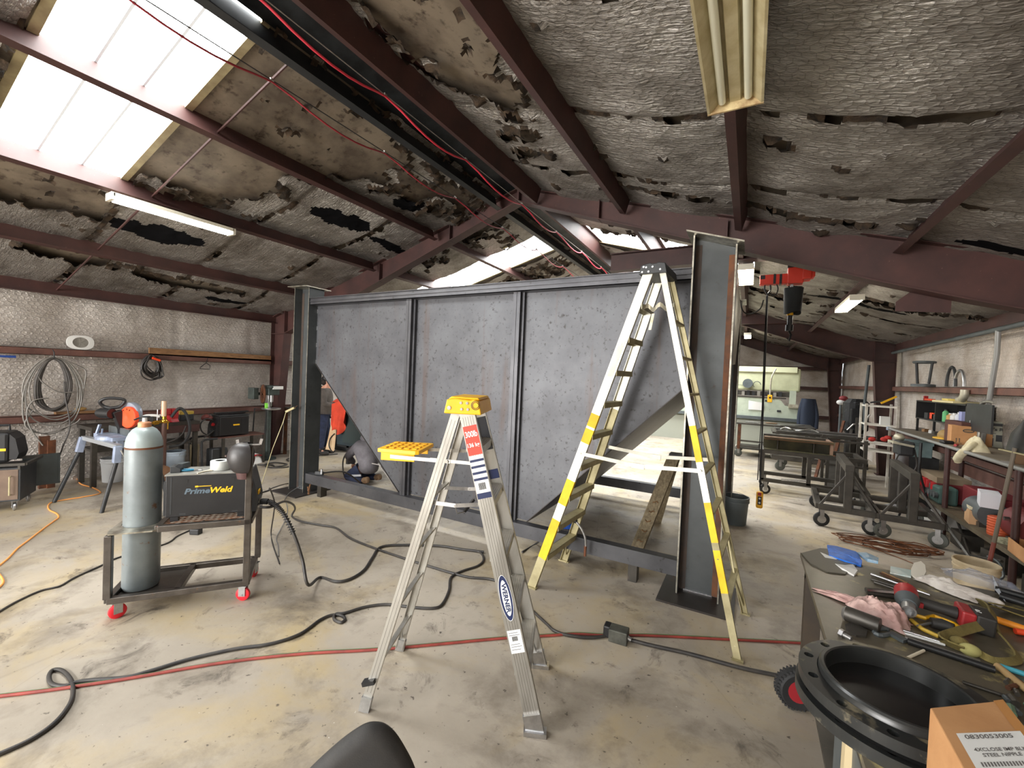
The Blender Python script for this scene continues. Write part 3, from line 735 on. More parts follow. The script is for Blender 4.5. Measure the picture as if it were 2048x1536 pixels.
for s in (-1, 1):
    mb = MB(); d, sd, a = rail_chan(mb, fpt(0, s), fpt(1, s), .086, .03, s)
    r = mb.build('front_rail', M_ALU, lad)
    g = MB()
    for k in (-.027, -.014, 0, .014, .027): g.bar(fpt(.02, s)+sd*k+a*.0021, fpt(.985, s)+sd*k+a*.0021, .0022, .0008, up=a)
    g.build('groove', M_GROOVE, r)
    mb = MB(); d, sd, a = rail_chan(mb, rpt(0, s), rpt(1, s), .05, .022, s); r = mb.build('rear_rail', M_ALU, lad)
    g = MB()
    for k in (-.01, .01): g.bar(rpt(.05, s)+sd*k+a*.0021, rpt(.97, s)+sd*k+a*.0021, .0022, .0008, up=a)
    g.build('groove', M_GROOVE, r)
    sh = MB()
    f0, f1 = fpt(0, s), fpt(.05, s); sh.bar(V((f0.x+.004, f0.y, .0)), f1, .034, .094, up=X); sh.box((f0.x+.0, f0.y, .012), (.12, .055, .024)); sh.build('rail_boot', M_CHROME, lad)
    sh = MB(); f0, f1 = rpt(0, s), rpt(.035, s); sh.bar(V((f0.x, f0.y, 0)), f1, .03, .058, up=X); sh.build('rear_boot', M_ZINC, lad)
for k in range(1, 6):
    t = .295*k/ZT; p, q = fpt(t, -1), fpt(t, 1); mb = MB()
    mb.box((p.x, 0, p.z), (.088, q.y*2-.006, .004)); mb.box((p.x+.042, 0, p.z-.022), (.004, q.y*2-.006, .045)); mb.box((p.x-.042, 0, p.z-.014), (.004, q.y*2-.006, .03))
    for j in range(7): mb.box((p.x-.036+j*.012, 0, p.z+.003), (.004, q.y*2-.01, .003))
    mb.build('step', M_ALU, lad)
for t in (.14, .325, .515, .70):
    p, q = rpt(t, -1), rpt(t, 1); MB().bar(p, q, .028, .012).build('rear_brace', M_ALU, lad)
mb = MB()
for s in (-1, 1):
    mb.bar(fpt(.175, s)+V((0, -s*.09, 0)), fpt(.055, s)+V((0, -s*.012, 0)), .018, .003, up=X); mb.bar(rpt(.14, s)+V((0, -s*.12, 0)), rpt(.045, s)+V((0, -s*.01, 0)), .018, .003, up=X)
mb.build('knee_brace', M_ZINC, lad, split=True)
for s in (-1, 1): # folding spreader arms
    p, m_, q = rpt(.685, s)+V((0, -s*.03, 0)), V((-.04, s*.175, 1.145)), fpt(.695, s)+V((0, -s*.03, 0))
    mb = MB(); mb.bar(p, m_, .004, .022, up=Z); mb.bar(m_, q, .004, .022, up=Z)
    for e in (p, m_, q): mb.cyl(e+V((0, -.006, 0)), e+V((0, .006, 0)), .008, n=8)
    mb.build('spreader', M_CHROME, lad)
# cap
mb = MB(); zc = ZT+.0
poly = [(-.125, 0), (.085, 0), (.07, .075), (.04, .082), (.02, .078), (-.06, .085), (-.11, .078)]
mb.prism(poly, (0, .185, zc-.012), X, Z, .37)
mb.prism([(-.11, .079), (.07, .079), (.06, .092), (-.09, .094)], (0, .16, zc-.012), X, Z, .32)
cap = mb.build('top_cap', M_YELLOW, lad, bevel=.006)
mb = MB()
for s in (-1, 1):
    for x, z in ((-.095, .02), (-.03, .05), (.005, .05), (-.025, .016), (.01, .016)): mb.cyl((x, s*.183, zc+z), (x, s*.190, zc+z), .0075 if x > -.07 else .011, n=10)
mb.build('rivet', M_CHROME, cap, split=True)
mb = MB()
for rr in (.024, .017): mb.tube([(.052+rr*math.cos(a_*PI/8), -.1865, zc+.04+rr*math.sin(a_*PI/8)) for a_ in range(16)], .0016, 5, closed=True)
mb.build('round_emblem', M_BLACK, cap)
# pail shelf behind the rear rails
mb = MB(); mb.prism([(-.52, -.13), (-.29, -.15), (-.27, -.14), (-.27, .14), (-.29, .15), (-.52, .13)], (0, 0, 1.405), X, Y, .022)
mb.box((-.40, -.125, 1.385), (.2, .008, .05)); mb.box((-.40, .125, 1.385), (.2, .008, .05))
for j in range(5):
    for k in range(4): mb.box((-.49+j*.045, -.09+k*.06, 1.429), (.03, .04, .006))
sh = mb.build('pail_shelf', M_YELLOW, lad, bevel=.004, label='yellow fold-out pail shelf')
mb = MB()
for s in (-1, 1):
    mb.bar((-.44, s*.135, 1.385), (-.08, s*.17, 1.385), .004, .02); mb.bar((-.2, s*.155, 1.388), fpt(.83, s), .004, .018); mb.cyl((-.1, s*.165, 1.385), (-.1, s*.178, 1.385), .009, n=8)
mb.build('shelf_arm', M_ALU, lad, split=True)
# stickers on the near front rail
def sticker(t0, t1, m, name, par, wd_=.078, off=0, s=-1, lift=.0032, label=None):
    d = (fpt(1, s)-fpt(0, s)).normalized(); a = V((0, s, 0)); a = (a-d*a.dot(d)).normalized(); sd = d.cross(a)
    p, q = fpt(t0, s)+a*lift+sd*off, fpt(t1, s)+a*lift+sd*off
    mb = MB(); mb.add([p-sd*wd_/2, p+sd*wd_/2, q+sd*wd_/2, q-sd*wd_/2, p-sd*wd_/2-a*.0008, p+sd*wd_/2-a*.0008, q+sd*wd_/2-a*.0008, q-sd*wd_/2-a*.0008], [(0,1,2,3), (7,6,5,4), (0,4,5,1), (1,5,6,2), (2,6,7,3), (3,7,4,0)])
    return mb.build(name, m, par, label=label), d, sd, a
M_STICKW = mat('sticker_white', (.8, .8, .78), .5); M_STICKR = mat('sticker_red', srgb(222, 66, 48), .5); M_NAVY = mat('sticker_navy', srgb(26, 38, 78), .45); M_INK = mat('black_ink', (.01, .01, .01), .6)
_, d, sd, a = sticker(.86, .955, M_STICKR, 'load_sticker', lad, label='red load rating sticker')
sd = -sd if sd.x < 0 else sd
def on_rail(t, off, lift): return fpt(t, -1)+a*lift+sd*off
text('300lb', 'load_lettering', M_STICKW, lad, on_rail(.918, -.034, .0036), sd, d, .034, .068, world=False, bold=.02)
text('136 kg', 'load_lettering', M_STICKW, lad, on_rail(.882, -.034, .0036), sd, d, .030, .068, world=False, bold=.02)
sticker(.72, .858, M_STICKW, 'spec_sticker', lad)
for i in range(4): sticker(.842-.02*i-.004, .842-.02*i+.004, M_NAVY, 'spec_band', lad, lift=.0037)
sticker(.72, .738, M_NAVY, 'spec_band', lad, lift=.0037)
mb = MB()
for i in range(11): 
    p = on_rail(.748, -.018+.0036*i, .0038); q = on_rail(.77, -.018+.0036*i, .0038); mb.bar(p, q, .0018 if i % 3 else .0026, .0006, up=a)
mb.build('barcode', M_INK, lad)
# oval maker's badge
mb = MB(); cc = on_rail(.405, -.002, .0042); nn = 32
rim = [cc+sd*.033*math.cos(2*PI*i/nn)+d*.122*math.sin(2*PI*i/nn) for i in range(nn)]
mb.add(rim+[v-a*.001 for v in rim], [tuple(range(nn)), tuple(range(2*nn-1, nn-1, -1))]+[(i, (i+1) % nn, nn+(i+1) % nn, nn+i) for i in range(nn)]); bd = mb.build('oval_badge', M_NAVY, lad)
mb = MB()
rim2 = [cc+a*.0006+sd*.021*math.cos(2*PI*i/nn)+d*.095*math.sin(2*PI*i/nn) for i in range(nn)]; mb.add(rim2+[v-a*.0008 for v in rim2], [tuple(range(nn)), tuple(range(2*nn-1, nn-1, -1))]+[(i, (i+1) % nn, nn+(i+1) % nn, nn+i) for i in range(nn)])
for k in range(1): mb.tube([cc+sd*.0325*math.cos(2*PI*i/nn)+d*.121*math.sin(2*PI*i/nn) for i in range(nn)], .0016, 4, closed=True)
mb.build('badge_field', M_STICKW, bd)
text('WERNER', 'badge_lettering', M_NAVY, bd, cc+a*.001+d*.078-sd*.012, -d, sd, .025, .156, world=False, bold=.03)
sticker(.235, .305, M_STICKW, 'barcode_sticker', lad, wd_=.072, lift=.0033)
mb = MB()
for i in range(12):
    p = on_rail(.272, -.016+.0026*i, .0038); q = on_rail(.286, -.016+.0026*i, .0038); mb.bar(p, q, .0014, .0006, up=a)
for j, t in enumerate((.297, .29, .262, .255, .246)): mb.bar(on_rail(t, -.03, .0038), on_rail(t, .02+.008*(j % 2), .0038), .0022, .0006, up=a)
mb.build('barcode', M_INK, lad)
# inner stickers on the far rail
st_, d2, sd2, a2 = sticker(.84, .965, mat('sticker_black', srgb(24, 26, 32), .5), 'warning_sticker', lad, wd_=.07, s=1, lift=-.0045, label='black warning sticker inside the far rail')
sticker(.73, .765, M_NAVY, 'warning_sticker', lad, wd_=.06, s=1, lift=-.0045)
p_ = rpt(.05, -1); MB().box(p_+V((0, -.002, .06)), (.07, .04, .022), Ry(-.3)).build('rail_clip', M_BLACK, lad)
# keys and a folded knife hung on the spreader
kk = thing('key_bunch', 'bunch of hooks and a black clip hanging on the stepladder spreader', 'hooks', lad.matrix_basis @ V((-.02, -.1, 1.14)))
_p = Matrix.LocRotScale(lad.location, lad.rotation_euler, None)
mb = MB()
for i in range(4):
    b = V((-.0+.02*i, .165-.012*i, 1.15)); mb.tube([_p @ (b+V((.004*k_, 0, .02*math.sin(k_*.9)+.004*k_))) for k_ in range(9)], .0022, 5)
mb.build('wire_hook', M_CHROME, kk, world=True, split=True)
mb = MB(); mb.bar(_p @ V((-.03, .02, 1.05)), _p @ V((.02, .05, 1.12)), .02, .014); mb.build('clip_body', M_BLACK, kk, world=True)
mb = MB(); mb.tube([_p @ V(q) for q in ((.02, .05, 1.12), (.03, .1, 1.14), (.02, .16, 1.15))], .004, 6); mb.tube([_p @ V(q) for q in ((-.03, .02, 1.05), (-.05, -.08, 1.07), (-.045, -.172, 1.145))], .003, 6); mb.build('cord_loop', M_ZINC, kk, world=True, split=True)

# ------------------------------------------------------------------ tall old ladder straddling in front of the right column
lad2 = thing('stepladder', 'tall ten foot stepladder with yellow painted bands on its pale rails', 'ladder', (-.79, 3.68, 0), math.radians(-3.3))
M_YPAINT = mat('yellow_spray', srgb(245, 205, 30), .6, 0, srgb(225, 180, 20), 8)
M_ALUPALE = mat('pale_aluminium', srgb(222, 220, 208), .45, .4, srgb(196, 192, 176), 5)
M_ALUDIRT = mat('dirty_aluminium', srgb(186, 176, 138), .55, .35, srgb(150, 140, 105), 5)
Z2 = 2.76
def f2(t, s): return V((lerp(-.80, .055, t), s*lerp(.34, .17, t), lerp(0, Z2, t)))
def r2(t, s): return V((lerp(.83, .155, t), s*lerp(.35, .165, t), lerp(0, Z2, t)))
for s in (-1, 1):
    def band(name, fn, zs, wx, dep):
        mb = MB()
        for (z0, z1, mi) in zs: mb.mat(mi); rail_chan(mb, fn(z0/Z2, s), fn(z1/Z2, s), wx, dep, s)
        mb.build(name, [M_ALUPALE, M_YPAINT, M_ALUDIRT], lad2)
    if s < 0:
        band('front_rail', f2, [(0, .28, 2), (.28, .64, 1), (.64, .78, 0), (.78, 1.0, 1), (1.0, 1.33, 0), (1.33, 1.45, 1), (1.45, 1.47, 0), (1.47, 1.58, 1), (1.58, Z2, 0)], .076, .03)
        band('rear_rail', r2, [(0, .42, 2), (.42, .7, 1), (.7, .75, 2), (.75, 1.02, 1), (1.02, 1.3, 0), (1.3, 1.56, 1), (1.56, Z2, 0)], .046, .025)
    else:
        band('front_rail', f2, [(0, 1.6, 2), (1.6, Z2, 0)], .076, .03); band('rear_rail', r2, [(0, Z2, 2)], .046, .025)
    mb = MB(); p = f2(0, s); mb.box(p+V((0, 0, .006)), (.11, .045, .012)); p = r2(0, s); mb.box(p+V((0, 0, .006)), (.07, .04, .012)); mb.build('foot_pad', M_ALUDIRT, lad2, split=True)
for k in range(9):
    z = .31+.2735*k; p, q = f2(z/Z2, -1), f2(z/Z2, 1); mb = MB()
    mb.box((p.x, 0, z), (.085, q.y*2-.006, .005)); mb.box((p.x+.04, 0, z-.02), (.004, q.y*2-.006, .045)); mb.box((p.x-.04, 0, z-.02), (.004, q.y*2-.006, .045))
    mb.build('step', M_ALUDIRT if k < 8 else M_ALUOLD, lad2)
    z = .36+.285*k
    if k < 8: 
        p, q = r2(z/Z2, -1), r2(z/Z2, 1); MB().bar(p, q, .045, .018).build('rear_brace', M_ALUDIRT, lad2)
mb = MB()
for s in (-1, 1):
    mb.bar(f2(.10, s)+V((0, -s*.14, 0)), f2(.03, s)+V((0, -s*.01, 0)), .02, .004, up=X); mb.bar(r2(.13, s)+V((0, -s*.1, 0)), r2(.235, s)+V((0, -s*.01, 0)), .03, .012, up=X)
    mb.bar(r2(.13, s)+V((0, -s*.14, 0)), r2(.03, s)+V((0, -s*.01, 0)), .03, .012, up=X)
mb.build('knee_brace', M_ALUDIRT, lad2, split=True)
for s in (-1, 1):
    p, m_, q = f2(1.24/Z2, s)+V((0, -s*.0 + s*.012, 0)), V((.07, s*.265, 1.205)), r2(1.24/Z2, s)+V((0, s*.012, 0))
    mb = MB(); mb.bar(p, m_, .004, .03); mb.bar(m_, q, .004, .03); mb.box(m_, (.1, .012, .04))
    for e in (p, q, m_): mb.cyl(e+V((0, -.008, 0)), e+V((0, .008, 0)), .008, n=8)
    mb.build('spreader', M_ALUPALE, lad2)
mb = MB(); mb.prism([(-.02, 0), (.20, 0), (.185, .075), (.13, .085), (.12, .078), (.08, .078), (.07, .085), (.0, .07)], (0, .2, Z2-.03), X, Z, .4)
cp = mb.build('top_cap', M_DKGREY, lad2, bevel=.005)
mb = MB()
for x, z in ((.01, .015), (.04, .05), (.06, .015), (.09, .05), (.15, .025), (.02, .055)): mb.cyl((x, -.198, Z2-.03+z), (x, -.206, Z2-.03+z), .008, n=8)
mb.build('rivet', M_CHROME, cp, split=True)
# bent tin and rag caught on the top step
mb = MB()
mb.sheet(lambda a_, b_: (.01+.24*a_, -.12+.02*math.sin(a_*9), 2.455+.02*math.sin(a_*14)+b_*.035), 14, 2, .002)
mb.sheet(lambda a_, b_: (.085-.02*a_+b_*.022, -.14, 2.42-.13*a_), 6, 1, .002)
mb.build('bent_strip', M_ALUOLD, lad2, split=True)
tx = MB()
for i in range(7):
    p0 = f2((1.9+.0*i)/Z2, -1)+V((-.02+.007*i, -.0035, 0)); q0 = f2((2.2-.02*(i % 3))/Z2, -1)+V((-.02+.007*i, -.0035, 0)); tx.bar(p0, q0, .0016, .0008, up=Y)
tx.build('worn_print', mat('worn_print', srgb(130, 126, 110), .7), lad2)
# ------------------------------------------------------------------ welding cart with its cylinder and machine
M_TUBE = mat('raw_square_tube', srgb(104, 98, 92), .4, .7, srgb(74, 68, 64), 6, .35, .7, col3=srgb(130, 100, 76), scale3=22, lo3=.64, hi3=.74)
M_REDWHEEL = mat('red_polyurethane', srgb(225, 40, 52), .4)
cart = thing('welding_cart', 'square tube welding cart on red casters carrying gas bottle and welder', 'cart', (-3.93, 1.25, 0), math.radians(52.6))
TW = .045
def tb(p, q, name='frame_tube', m=None): return MB().bar(p, q, TW, TW).build(name, m or M_TUBE, cart, bevel=.004)
tb((0, 0, .145), (.87, 0, .145)); tb((0, .45, .145), (.87, .45, .145)); tb((0, 0, .145), (0, .45, .145)); tb((.85, 0, .145), (.85, .45, .145)); tb((.4, .0, .145), (.4, .45, .145))
tb((0, 0, .16), (0, 0, .615), 'post'); tb((.85, 0, .16), (.85, 0, 1.235), 'tall_post'); tb((.87, .45, .16), (.87, .45, .64), 'post'); tb((0, .45, .16), (0, .45, .615), 'post')
tb((.28, 0, .635), (.87, 0, .635), 'shelf_rail'); tb((.28, .45, .635), (.87, .45, .635), 'shelf_rail'); tb((.86, 0, .635), (.86, .45, .635), 'shelf_rail'); tb((.28, 0, .635), (.28, .45, .635), 'shelf_rail')
# expanded metal deck
mb = MB()
for i in range(15):
    x = .29+i*.04
    for j in range(11):
        y = .0+j*.04+(.02 if i % 2 else 0)
        if y < .44: mb.bar((x-.02, y, .654), (x+.02, y+.02, .654), .004, .004); mb.bar((x-.02, y, .654), (x+.02, y-.02, .654), .004, .004)
mb.build('mesh_deck', M_RUSTE, cart, label='rusty expanded metal deck')
MB().bx(.0, .4, .02, .43, .125, .135).build('cylinder_tray', M_TUBE, cart)
# bottle collar plate with a round cut-out
mb = MB(); nn = 24; cx, cy, rr = .125, .2, .121
ring = [(cx+rr*math.cos(2*PI*i/nn), cy+rr*math.sin(2*PI*i/nn)) for i in range(nn)]
out = []
for i in range(nn):
    a = 2*PI*i/nn; dx, dy = math.cos(a), math.sin(a)
    tx = ((.3-cx) if dx > 0 else (-.025-cx))/dx if abs(dx) > 1e-6 else 9; ty = ((.46-cy) if dy > 0 else (-.02-cy))/dy if abs(dy) > 1e-6 else 9
    t = min(tx, ty); out.append((cx+dx*t, cy+dy*t))
vs = [(x, y, z) for z in (.62, .63) for x, y in ring]+[(x, y, z) for z in (.62, .63) for x, y in out]
fs = []
for i in range(nn):
    j = (i+1) % nn
    fs += [(i, j, 2*nn+j, 2*nn+i), (nn+i, 3*nn+i, 3*nn+j, nn+j), (i, nn+i, nn+j, j), (2*nn+i, 2*nn+j, 3*nn+j, 3*nn+i)]
mb.add(vs, fs); mb.build('collar_plate', M_EDGE, cart)
mb = MB()
mb.bar((.77, -.01, 1.245), (.92, -.01, 1.245), .02, .008); mb.bar((.77, -.01, 1.245), (.765, -.01, 1.285), .02, .008, up=Y); mb.bar((.92, -.01, 1.245), (.93, -.01, 1.29), .02, .008, up=Y)
mb.build('hook_bracket', M_WELD, cart)
for x, y, ya in ((.05, .02, .55), (.83, .01, -.35), (.85, .42, 1.2), (.05, .42, .2)): caster(cart, (x, y, 0), .052, M_REDWHEEL, ya, h=.124, w=.03)

M_CYL = mat('cylinder_grey', srgb(132, 140, 142), .4, .15, srgb(110, 117, 119), 3, .35, .65, col3=srgb(116, 84, 60), scale3=9, lo3=.62, hi3=.67)
cyl = thing('gas_cylinder', 'scuffed grey gas cylinder standing on the near end of the welding cart', 'gas cylinder', cart.matrix_basis @ V((0, 0, 0)), 0)
cyl.location = root_matrix(cart) @ V((.125, .2, .135)); cyl.rotation_euler = (0, 0, math.radians(52.6))
R_ = .114
MB().lathe([(.085, 0), (.105, .006), (R_, .03), (R_, 1.08)], n=40).build('body', M_CYL, cyl, smooth=40)
MB().lathe([(R_, 1.08), (R_*.985, 1.115), (R_*.92, 1.15), (R_*.80, 1.185), (R_*.64, 1.212), (R_*.44, 1.228), (.046, 1.23)], n=40).build('shoulder', mat('pale_grey_paint', srgb(168, 182, 180), .35, .1, srgb(150, 160, 160), 4), cyl, smooth=60)
MB().lathe([(R_+.0006, 1.07), (R_+.0012, 1.075), (R_+.0006, 1.085)], n=40).build('rust_band', M_RUSTE, cyl, smooth=60)
MB().lathe([(.041, 1.225), (.041, 1.262), (.030, 1.27), (.012, 1.272)], n=24).build('neck_ring', mat('orange_neck', srgb(215, 160, 118), .6, 0, srgb(196, 130, 90), 20), cyl, smooth=40)
mb = MB(); mb.lathe([(.017, 1.27), (.015, 1.30), (.006, 1.303)], n=12); mb.build('valve', M_WHITE, cyl, smooth=40)
mb = MB(); mb.tube([(.03*math.cos(a*PI/6), .03*math.sin(a*PI/6), 1.307) for a in range(12)], .005, 6, closed=True); mb.bar((-.03, 0, 1.307), (.03, 0, 1.307), .006, .006); mb.bar((-.02, 0, 1.305), (-.06, -.02, 1.285), .012, .01)
mb.build('valve_wheel', M_DKGREY, cyl, smooth=40)

M_WELDBOX = mat('welder_black', srgb(38, 38, 40), .42, .1, srgb(28, 28, 30), 5)
M_DECKTOP = mat('welder_top_grey', srgb(160, 158, 150), .5, .3, srgb(120, 118, 112), 8)
M_PWGREY = mat('lettering_grey', srgb(92, 108, 120), .5); M_PWYEL = mat('lettering_yellow', srgb(245, 190, 30), .45)
wd_ = thing('welding_machine', 'black welding machine with yellow and grey lettering on the welding cart', 'welder', (0, 0, 0), 0)
wd_.location = root_matrix(cart) @ V((.30, .06, .657)); wd_.rotation_euler = (0, 0, math.radians(52.6))
WL, WD, WH = .545, .27, .36
MB().bx(0, WL, 0, WD, .035, WH-.008).build('case', M_WELDBOX, wd_, bevel=.006)
MB().bx(-.005, WL, -.004, WD+.004, WH-.008, WH).build('top_panel', M_DECKTOP, wd_)
mb = MB()
for x in (.03, WL-.08): mb.bx(x, x+.05, .01, .06, 0, .035); mb.bx(x, x+.05, WD-.06, WD-.01, 0, .035)
mb.build('foot', M_BLACK, wd_, split=True)
# sloping control nose at the far end
mb = MB(); mb.prism([(WL, .035), (WL+.05, .035), (WL+.065, .11), (WL+.05, .2), (WL+.01, WH), (WL, WH)], (0, WD, 0), X, Z, WD); nose = mb.build('control_panel', M_BLACK, wd_)
mb = MB(); mb.bx(WL+.056, WL+.064, .04, .12, .16, .19); mb.build('display_label', M_PWYEL, nose)
mb = MB()
for z in (.06, .1): mb.cyl((WL+.05, .07, z), (WL+.085, .07, z), .018, n=12)
mb.build('connector', M_ZINC, nose, split=True)
mb = MB(); mb.bx(-.01, .0, .0, WD, .05, WH-.05); mb.build('rear_panel', M_DKGREY, wd_)
mb = MB()
for x in (.115, .42): mb.bx(x, x+.024, -.002, 0, WH-.065, WH-.04)
mb.build('latch', M_BLACK, wd_, split=True)
mb = MB(); mb.bx(.03, .04, -.0015, 0, .06, WH-.02); mb.bx(.09, .13, -.002, 0, .05, .062); mb.bx(.43, .47, -.002, 0, .045, .057); mb.build('hinge', M_DKGREY, wd_, split=True)
text('Prime', 'lettering', M_PWGREY, wd_, (.118, -.001, .205), X, Z, .044, .165, world=False, shear=.25, bold=.035)
text('Weld', 'lettering', M_PWYEL, wd_, (.284, -.001, .205), X, Z, .046, .15, world=False, shear=.25, bold=.035)
mb = MB(); mb.bar((.2, -.001, .262), (.29, -.001, .262), .0015, .005); mb.bar((.185, -.001, .261), (.205, -.001, .262), .0016, .012); mb.build('torch_line', M_PWYEL, wd_)
def oncart(x, y, z): return root_matrix(cart) @ V((x, y, z))
ZT_ = .657+.361
# things on the machine
tr = thing('tape_roll', 'white roll of tape on top of the black welding machine', 'tape roll', oncart(.62, .19, ZT_))
MB().lathe([(.035, 0), (.066, 0), (.068, .004), (.068, .068), (.066, .072), (.035, .072), (.035, 0)], n=32).build('roll', mat('tape_white', srgb(222, 224, 220), .6, 0, srgb(205, 208, 204), 12), tr, smooth=40)
MB().lathe([(.022, .001), (.0345, .001), (.0345, .07), (.022, .07), (.022, .001)], n=24).build('core', M_DKGREY, tr, smooth=40)
pp = thing('pliers', 'pliers with blue grips lying on the black welding machine', 'pliers', oncart(.46, .17, ZT_+.008), math.radians(50))
M_TEAL = mat('teal_grip', srgb(40, 130, 165), .45)
for s in (-1, 1):
    MB().tube(spline([(-.01, 0, 0), (-.05, s*.022, 0), (-.11, s*.024, 0)], 5), .007, 8).build('grip', M_TEAL, pp, smooth=50)
    MB().bar((-.01, -s*.004, 0), (.045, s*.004, 0), .01, .01).build('jaw', M_ZINC, pp)
gb = thing('grinder_case', 'grey metal handle block lying along the back of the welding machine top', 'tool', oncart(.34, .18, ZT_), math.radians(52.6))
MB().prism([(-.03, 0), (.035, 0), (.035, .03), (.0, .05), (-.03, .05)], (0, -.06, 0), X, Z, -.1).build('block', M_DKGREY, gb, bevel=.003)
MB().bar((0, .04, .03), (.02, .17, .02), .045, .035).build('handle', M_GREYPAINT, gb)
for k in range(3):
    o = MB().bar(oncart(.5+.012*k, .05+.03*k, ZT_+.004), oncart(.56+.01*k, .17-.02*k, ZT_+.006), .007, .006).build('filler_stick', mat('pale_stick', srgb(222, 212, 190), .6))
    tag(o, 'short pale filler stick lying in front of the white tape roll', 'stick', 'filler sticks on the welder')
# welding helmet hung on the tall post
hm = thing('welding_helmet', 'dark welding helmet hanging from the tall post of the welding cart', 'helmet', oncart(.785, -.015, 1.125), math.radians(52.6))
M_HELM = mat('helmet_grey', srgb(58, 54, 54), .42, 0, srgb(44, 42, 42), 6)
mb = MB()
def hs(a, b):
    th = PI*(.03+.83*a); ph = PI+PI*(b-.5)*1.25; r = math.sin(th)**.75*(1-.12*a)
    return (.135*r*math.cos(ph)+.04, .10*r*math.sin(ph), .125*math.cos(th)+.015)
mb.sheet(hs, 14, 18, .004); mb.build('shell', M_HELM, hm, smooth=50)
mb = MB(); mb.sheet(lambda a, b: (.105*(.66-.1*a)*math.cos(PI+PI*(b-.5)*1.1)+.045, .08*(.72-.1*a)*math.sin(PI+PI*(b-.5)*1.1), -.093-.05*a), 4, 14, .004); mb.build('chin_guard', mat('helmet_red_brown', srgb(80, 52, 50), .5), hm, smooth=50)
mb = MB(); mb.tube(spline([(.07, .02, .06), (.09, .05, .0), (.07, .04, -.1), (.085, .02, -.2), (.075, .01, -.24)], 5), .008, 6); mb.tube([(.08*math.cos(t*PI/8)-.02, .03+.02*math.sin(t*PI/8), .03) for t in range(9)], .008, 6)
mb.build('headband', mat('strap_brown', srgb(84, 64, 58), .7), hm, smooth=50, split=True)
# leads from the machine
M_LEAD = mat('lead_black', srgb(44, 42, 42), .5, 0, srgb(60, 56, 52), 14)
n0 = oncart(.92, .13, .75); 
def flr(pts, z=.015): return [at(u, v, z=z) for u, v in pts]
ld = thing('torch_lead', 'thick black torch lead drooping from the welding machine to the floor', 'cable', n0)
sp = [n0, oncart(1.0, .1, .74), oncart(1.09, .05, .66), oncart(1.18, -.02, .5), oncart(1.25, -.06, .3), oncart(1.3, -.14, .12)]
full = sp+flr([(640, 1155), (672, 1163), (700, 1158), (728, 1140), (745, 1115), (762, 1094), (810, 1090), (880, 1092), (920, 1098), (968, 1104)])
MB().tube(spline(full, 8), .0125, 8).build('lead', M_LEAD, ld, world=True, smooth=60)
mb = MB(); q = spline(sp[:4], 10); mb.tube(q[:8], .024, 10); mb.build('strain_relief', M_RUBBER, ld, world=True, smooth=60)
mb = MB(); hx = []
for i in range(140):
    t = i/139; k = min(int(t*(len(q)-10)), len(q)-2)+8
    k = min(k, len(q)-2); c = q[k].lerp(q[k+1], (t*(len(q)-10)) % 1); _, a, u = frame(q[k+1]-q[k]); an = i*.9
    hx.append(c+(a*math.cos(an)+u*math.sin(an))*.02)
mb.tube(hx, .0035, 5); mb.build('coil_guard', M_RUBBER, ld, world=True, smooth=60)
cable([oncart(.92, .07, .72), oncart(1.0, .12, .7)]+[at(568, 1003, z=.5), at(585, 1008, z=.3), at(590, 1018, z=.12)]+flr([(584, 1032), (600, 1042), (640, 1050), (672, 1056), (700, 1076), (740, 1093), (800, 1114), (850, 1130), (930, 1153), (1000, 1165), (1085, 1240), (1110, 1262), (1145, 1272), (1185, 1275), (1222, 1270)], .012), .011, M_LEAD, 'ground_lead', 'black lead crossing the floor from the welder to the grey junction box', 'cable')
cable([oncart(.9, .2, .80), oncart(.96, .26, .80), at(540, 978, z=.72), at(549, 1005, z=.5), at(547, 1030, z=.3)]+flr([(542, 1066), (546, 1090), (556, 1118), (559, 1127)]), .007, M_LEAD, 'work_lead', 'thin black lead hanging from the welder to a loose end on the floor', 'cable')
cable([oncart(.95, .25, .80), at(548, 975, z=.55), at(570, 968, z=.05)]+flr([(585, 966), (640, 962)], .02), .007, M_LEAD, 'power_lead', 'black power lead running from the welder past the left tank column', 'cable')
gc = cable(flr([(557, 1112), (556, 1090), (553, 1075), (568, 1045), (575, 1022), (572, 1005), (569, 1000), (580, 985)])+[at(600, 972, z=.05), at(606, 968, z=.12)], .0055, M_ZINC, 'clamp_lead', 'thin grey lead from the floor to the clamp on the left tank column', 'cable')
cl = thing('ground_clamp', 'copper coloured ground clamp biting the base of the left tank column', 'clamp', (-5.46, 3.94, .1))
mb = MB(); mb.bar((-.02, -.015, .05), (.01, -.015, -.06), .02, .012); mb.bar((.03, -.015, .09), (-.01, -.015, -.06), .016, .012); mb.cyl((0, -.03, 0), (0, .0, 0), .012, n=8); mb.build('jaws', mat('copper_clamp', srgb(170, 130, 100), .4, .8), cl)

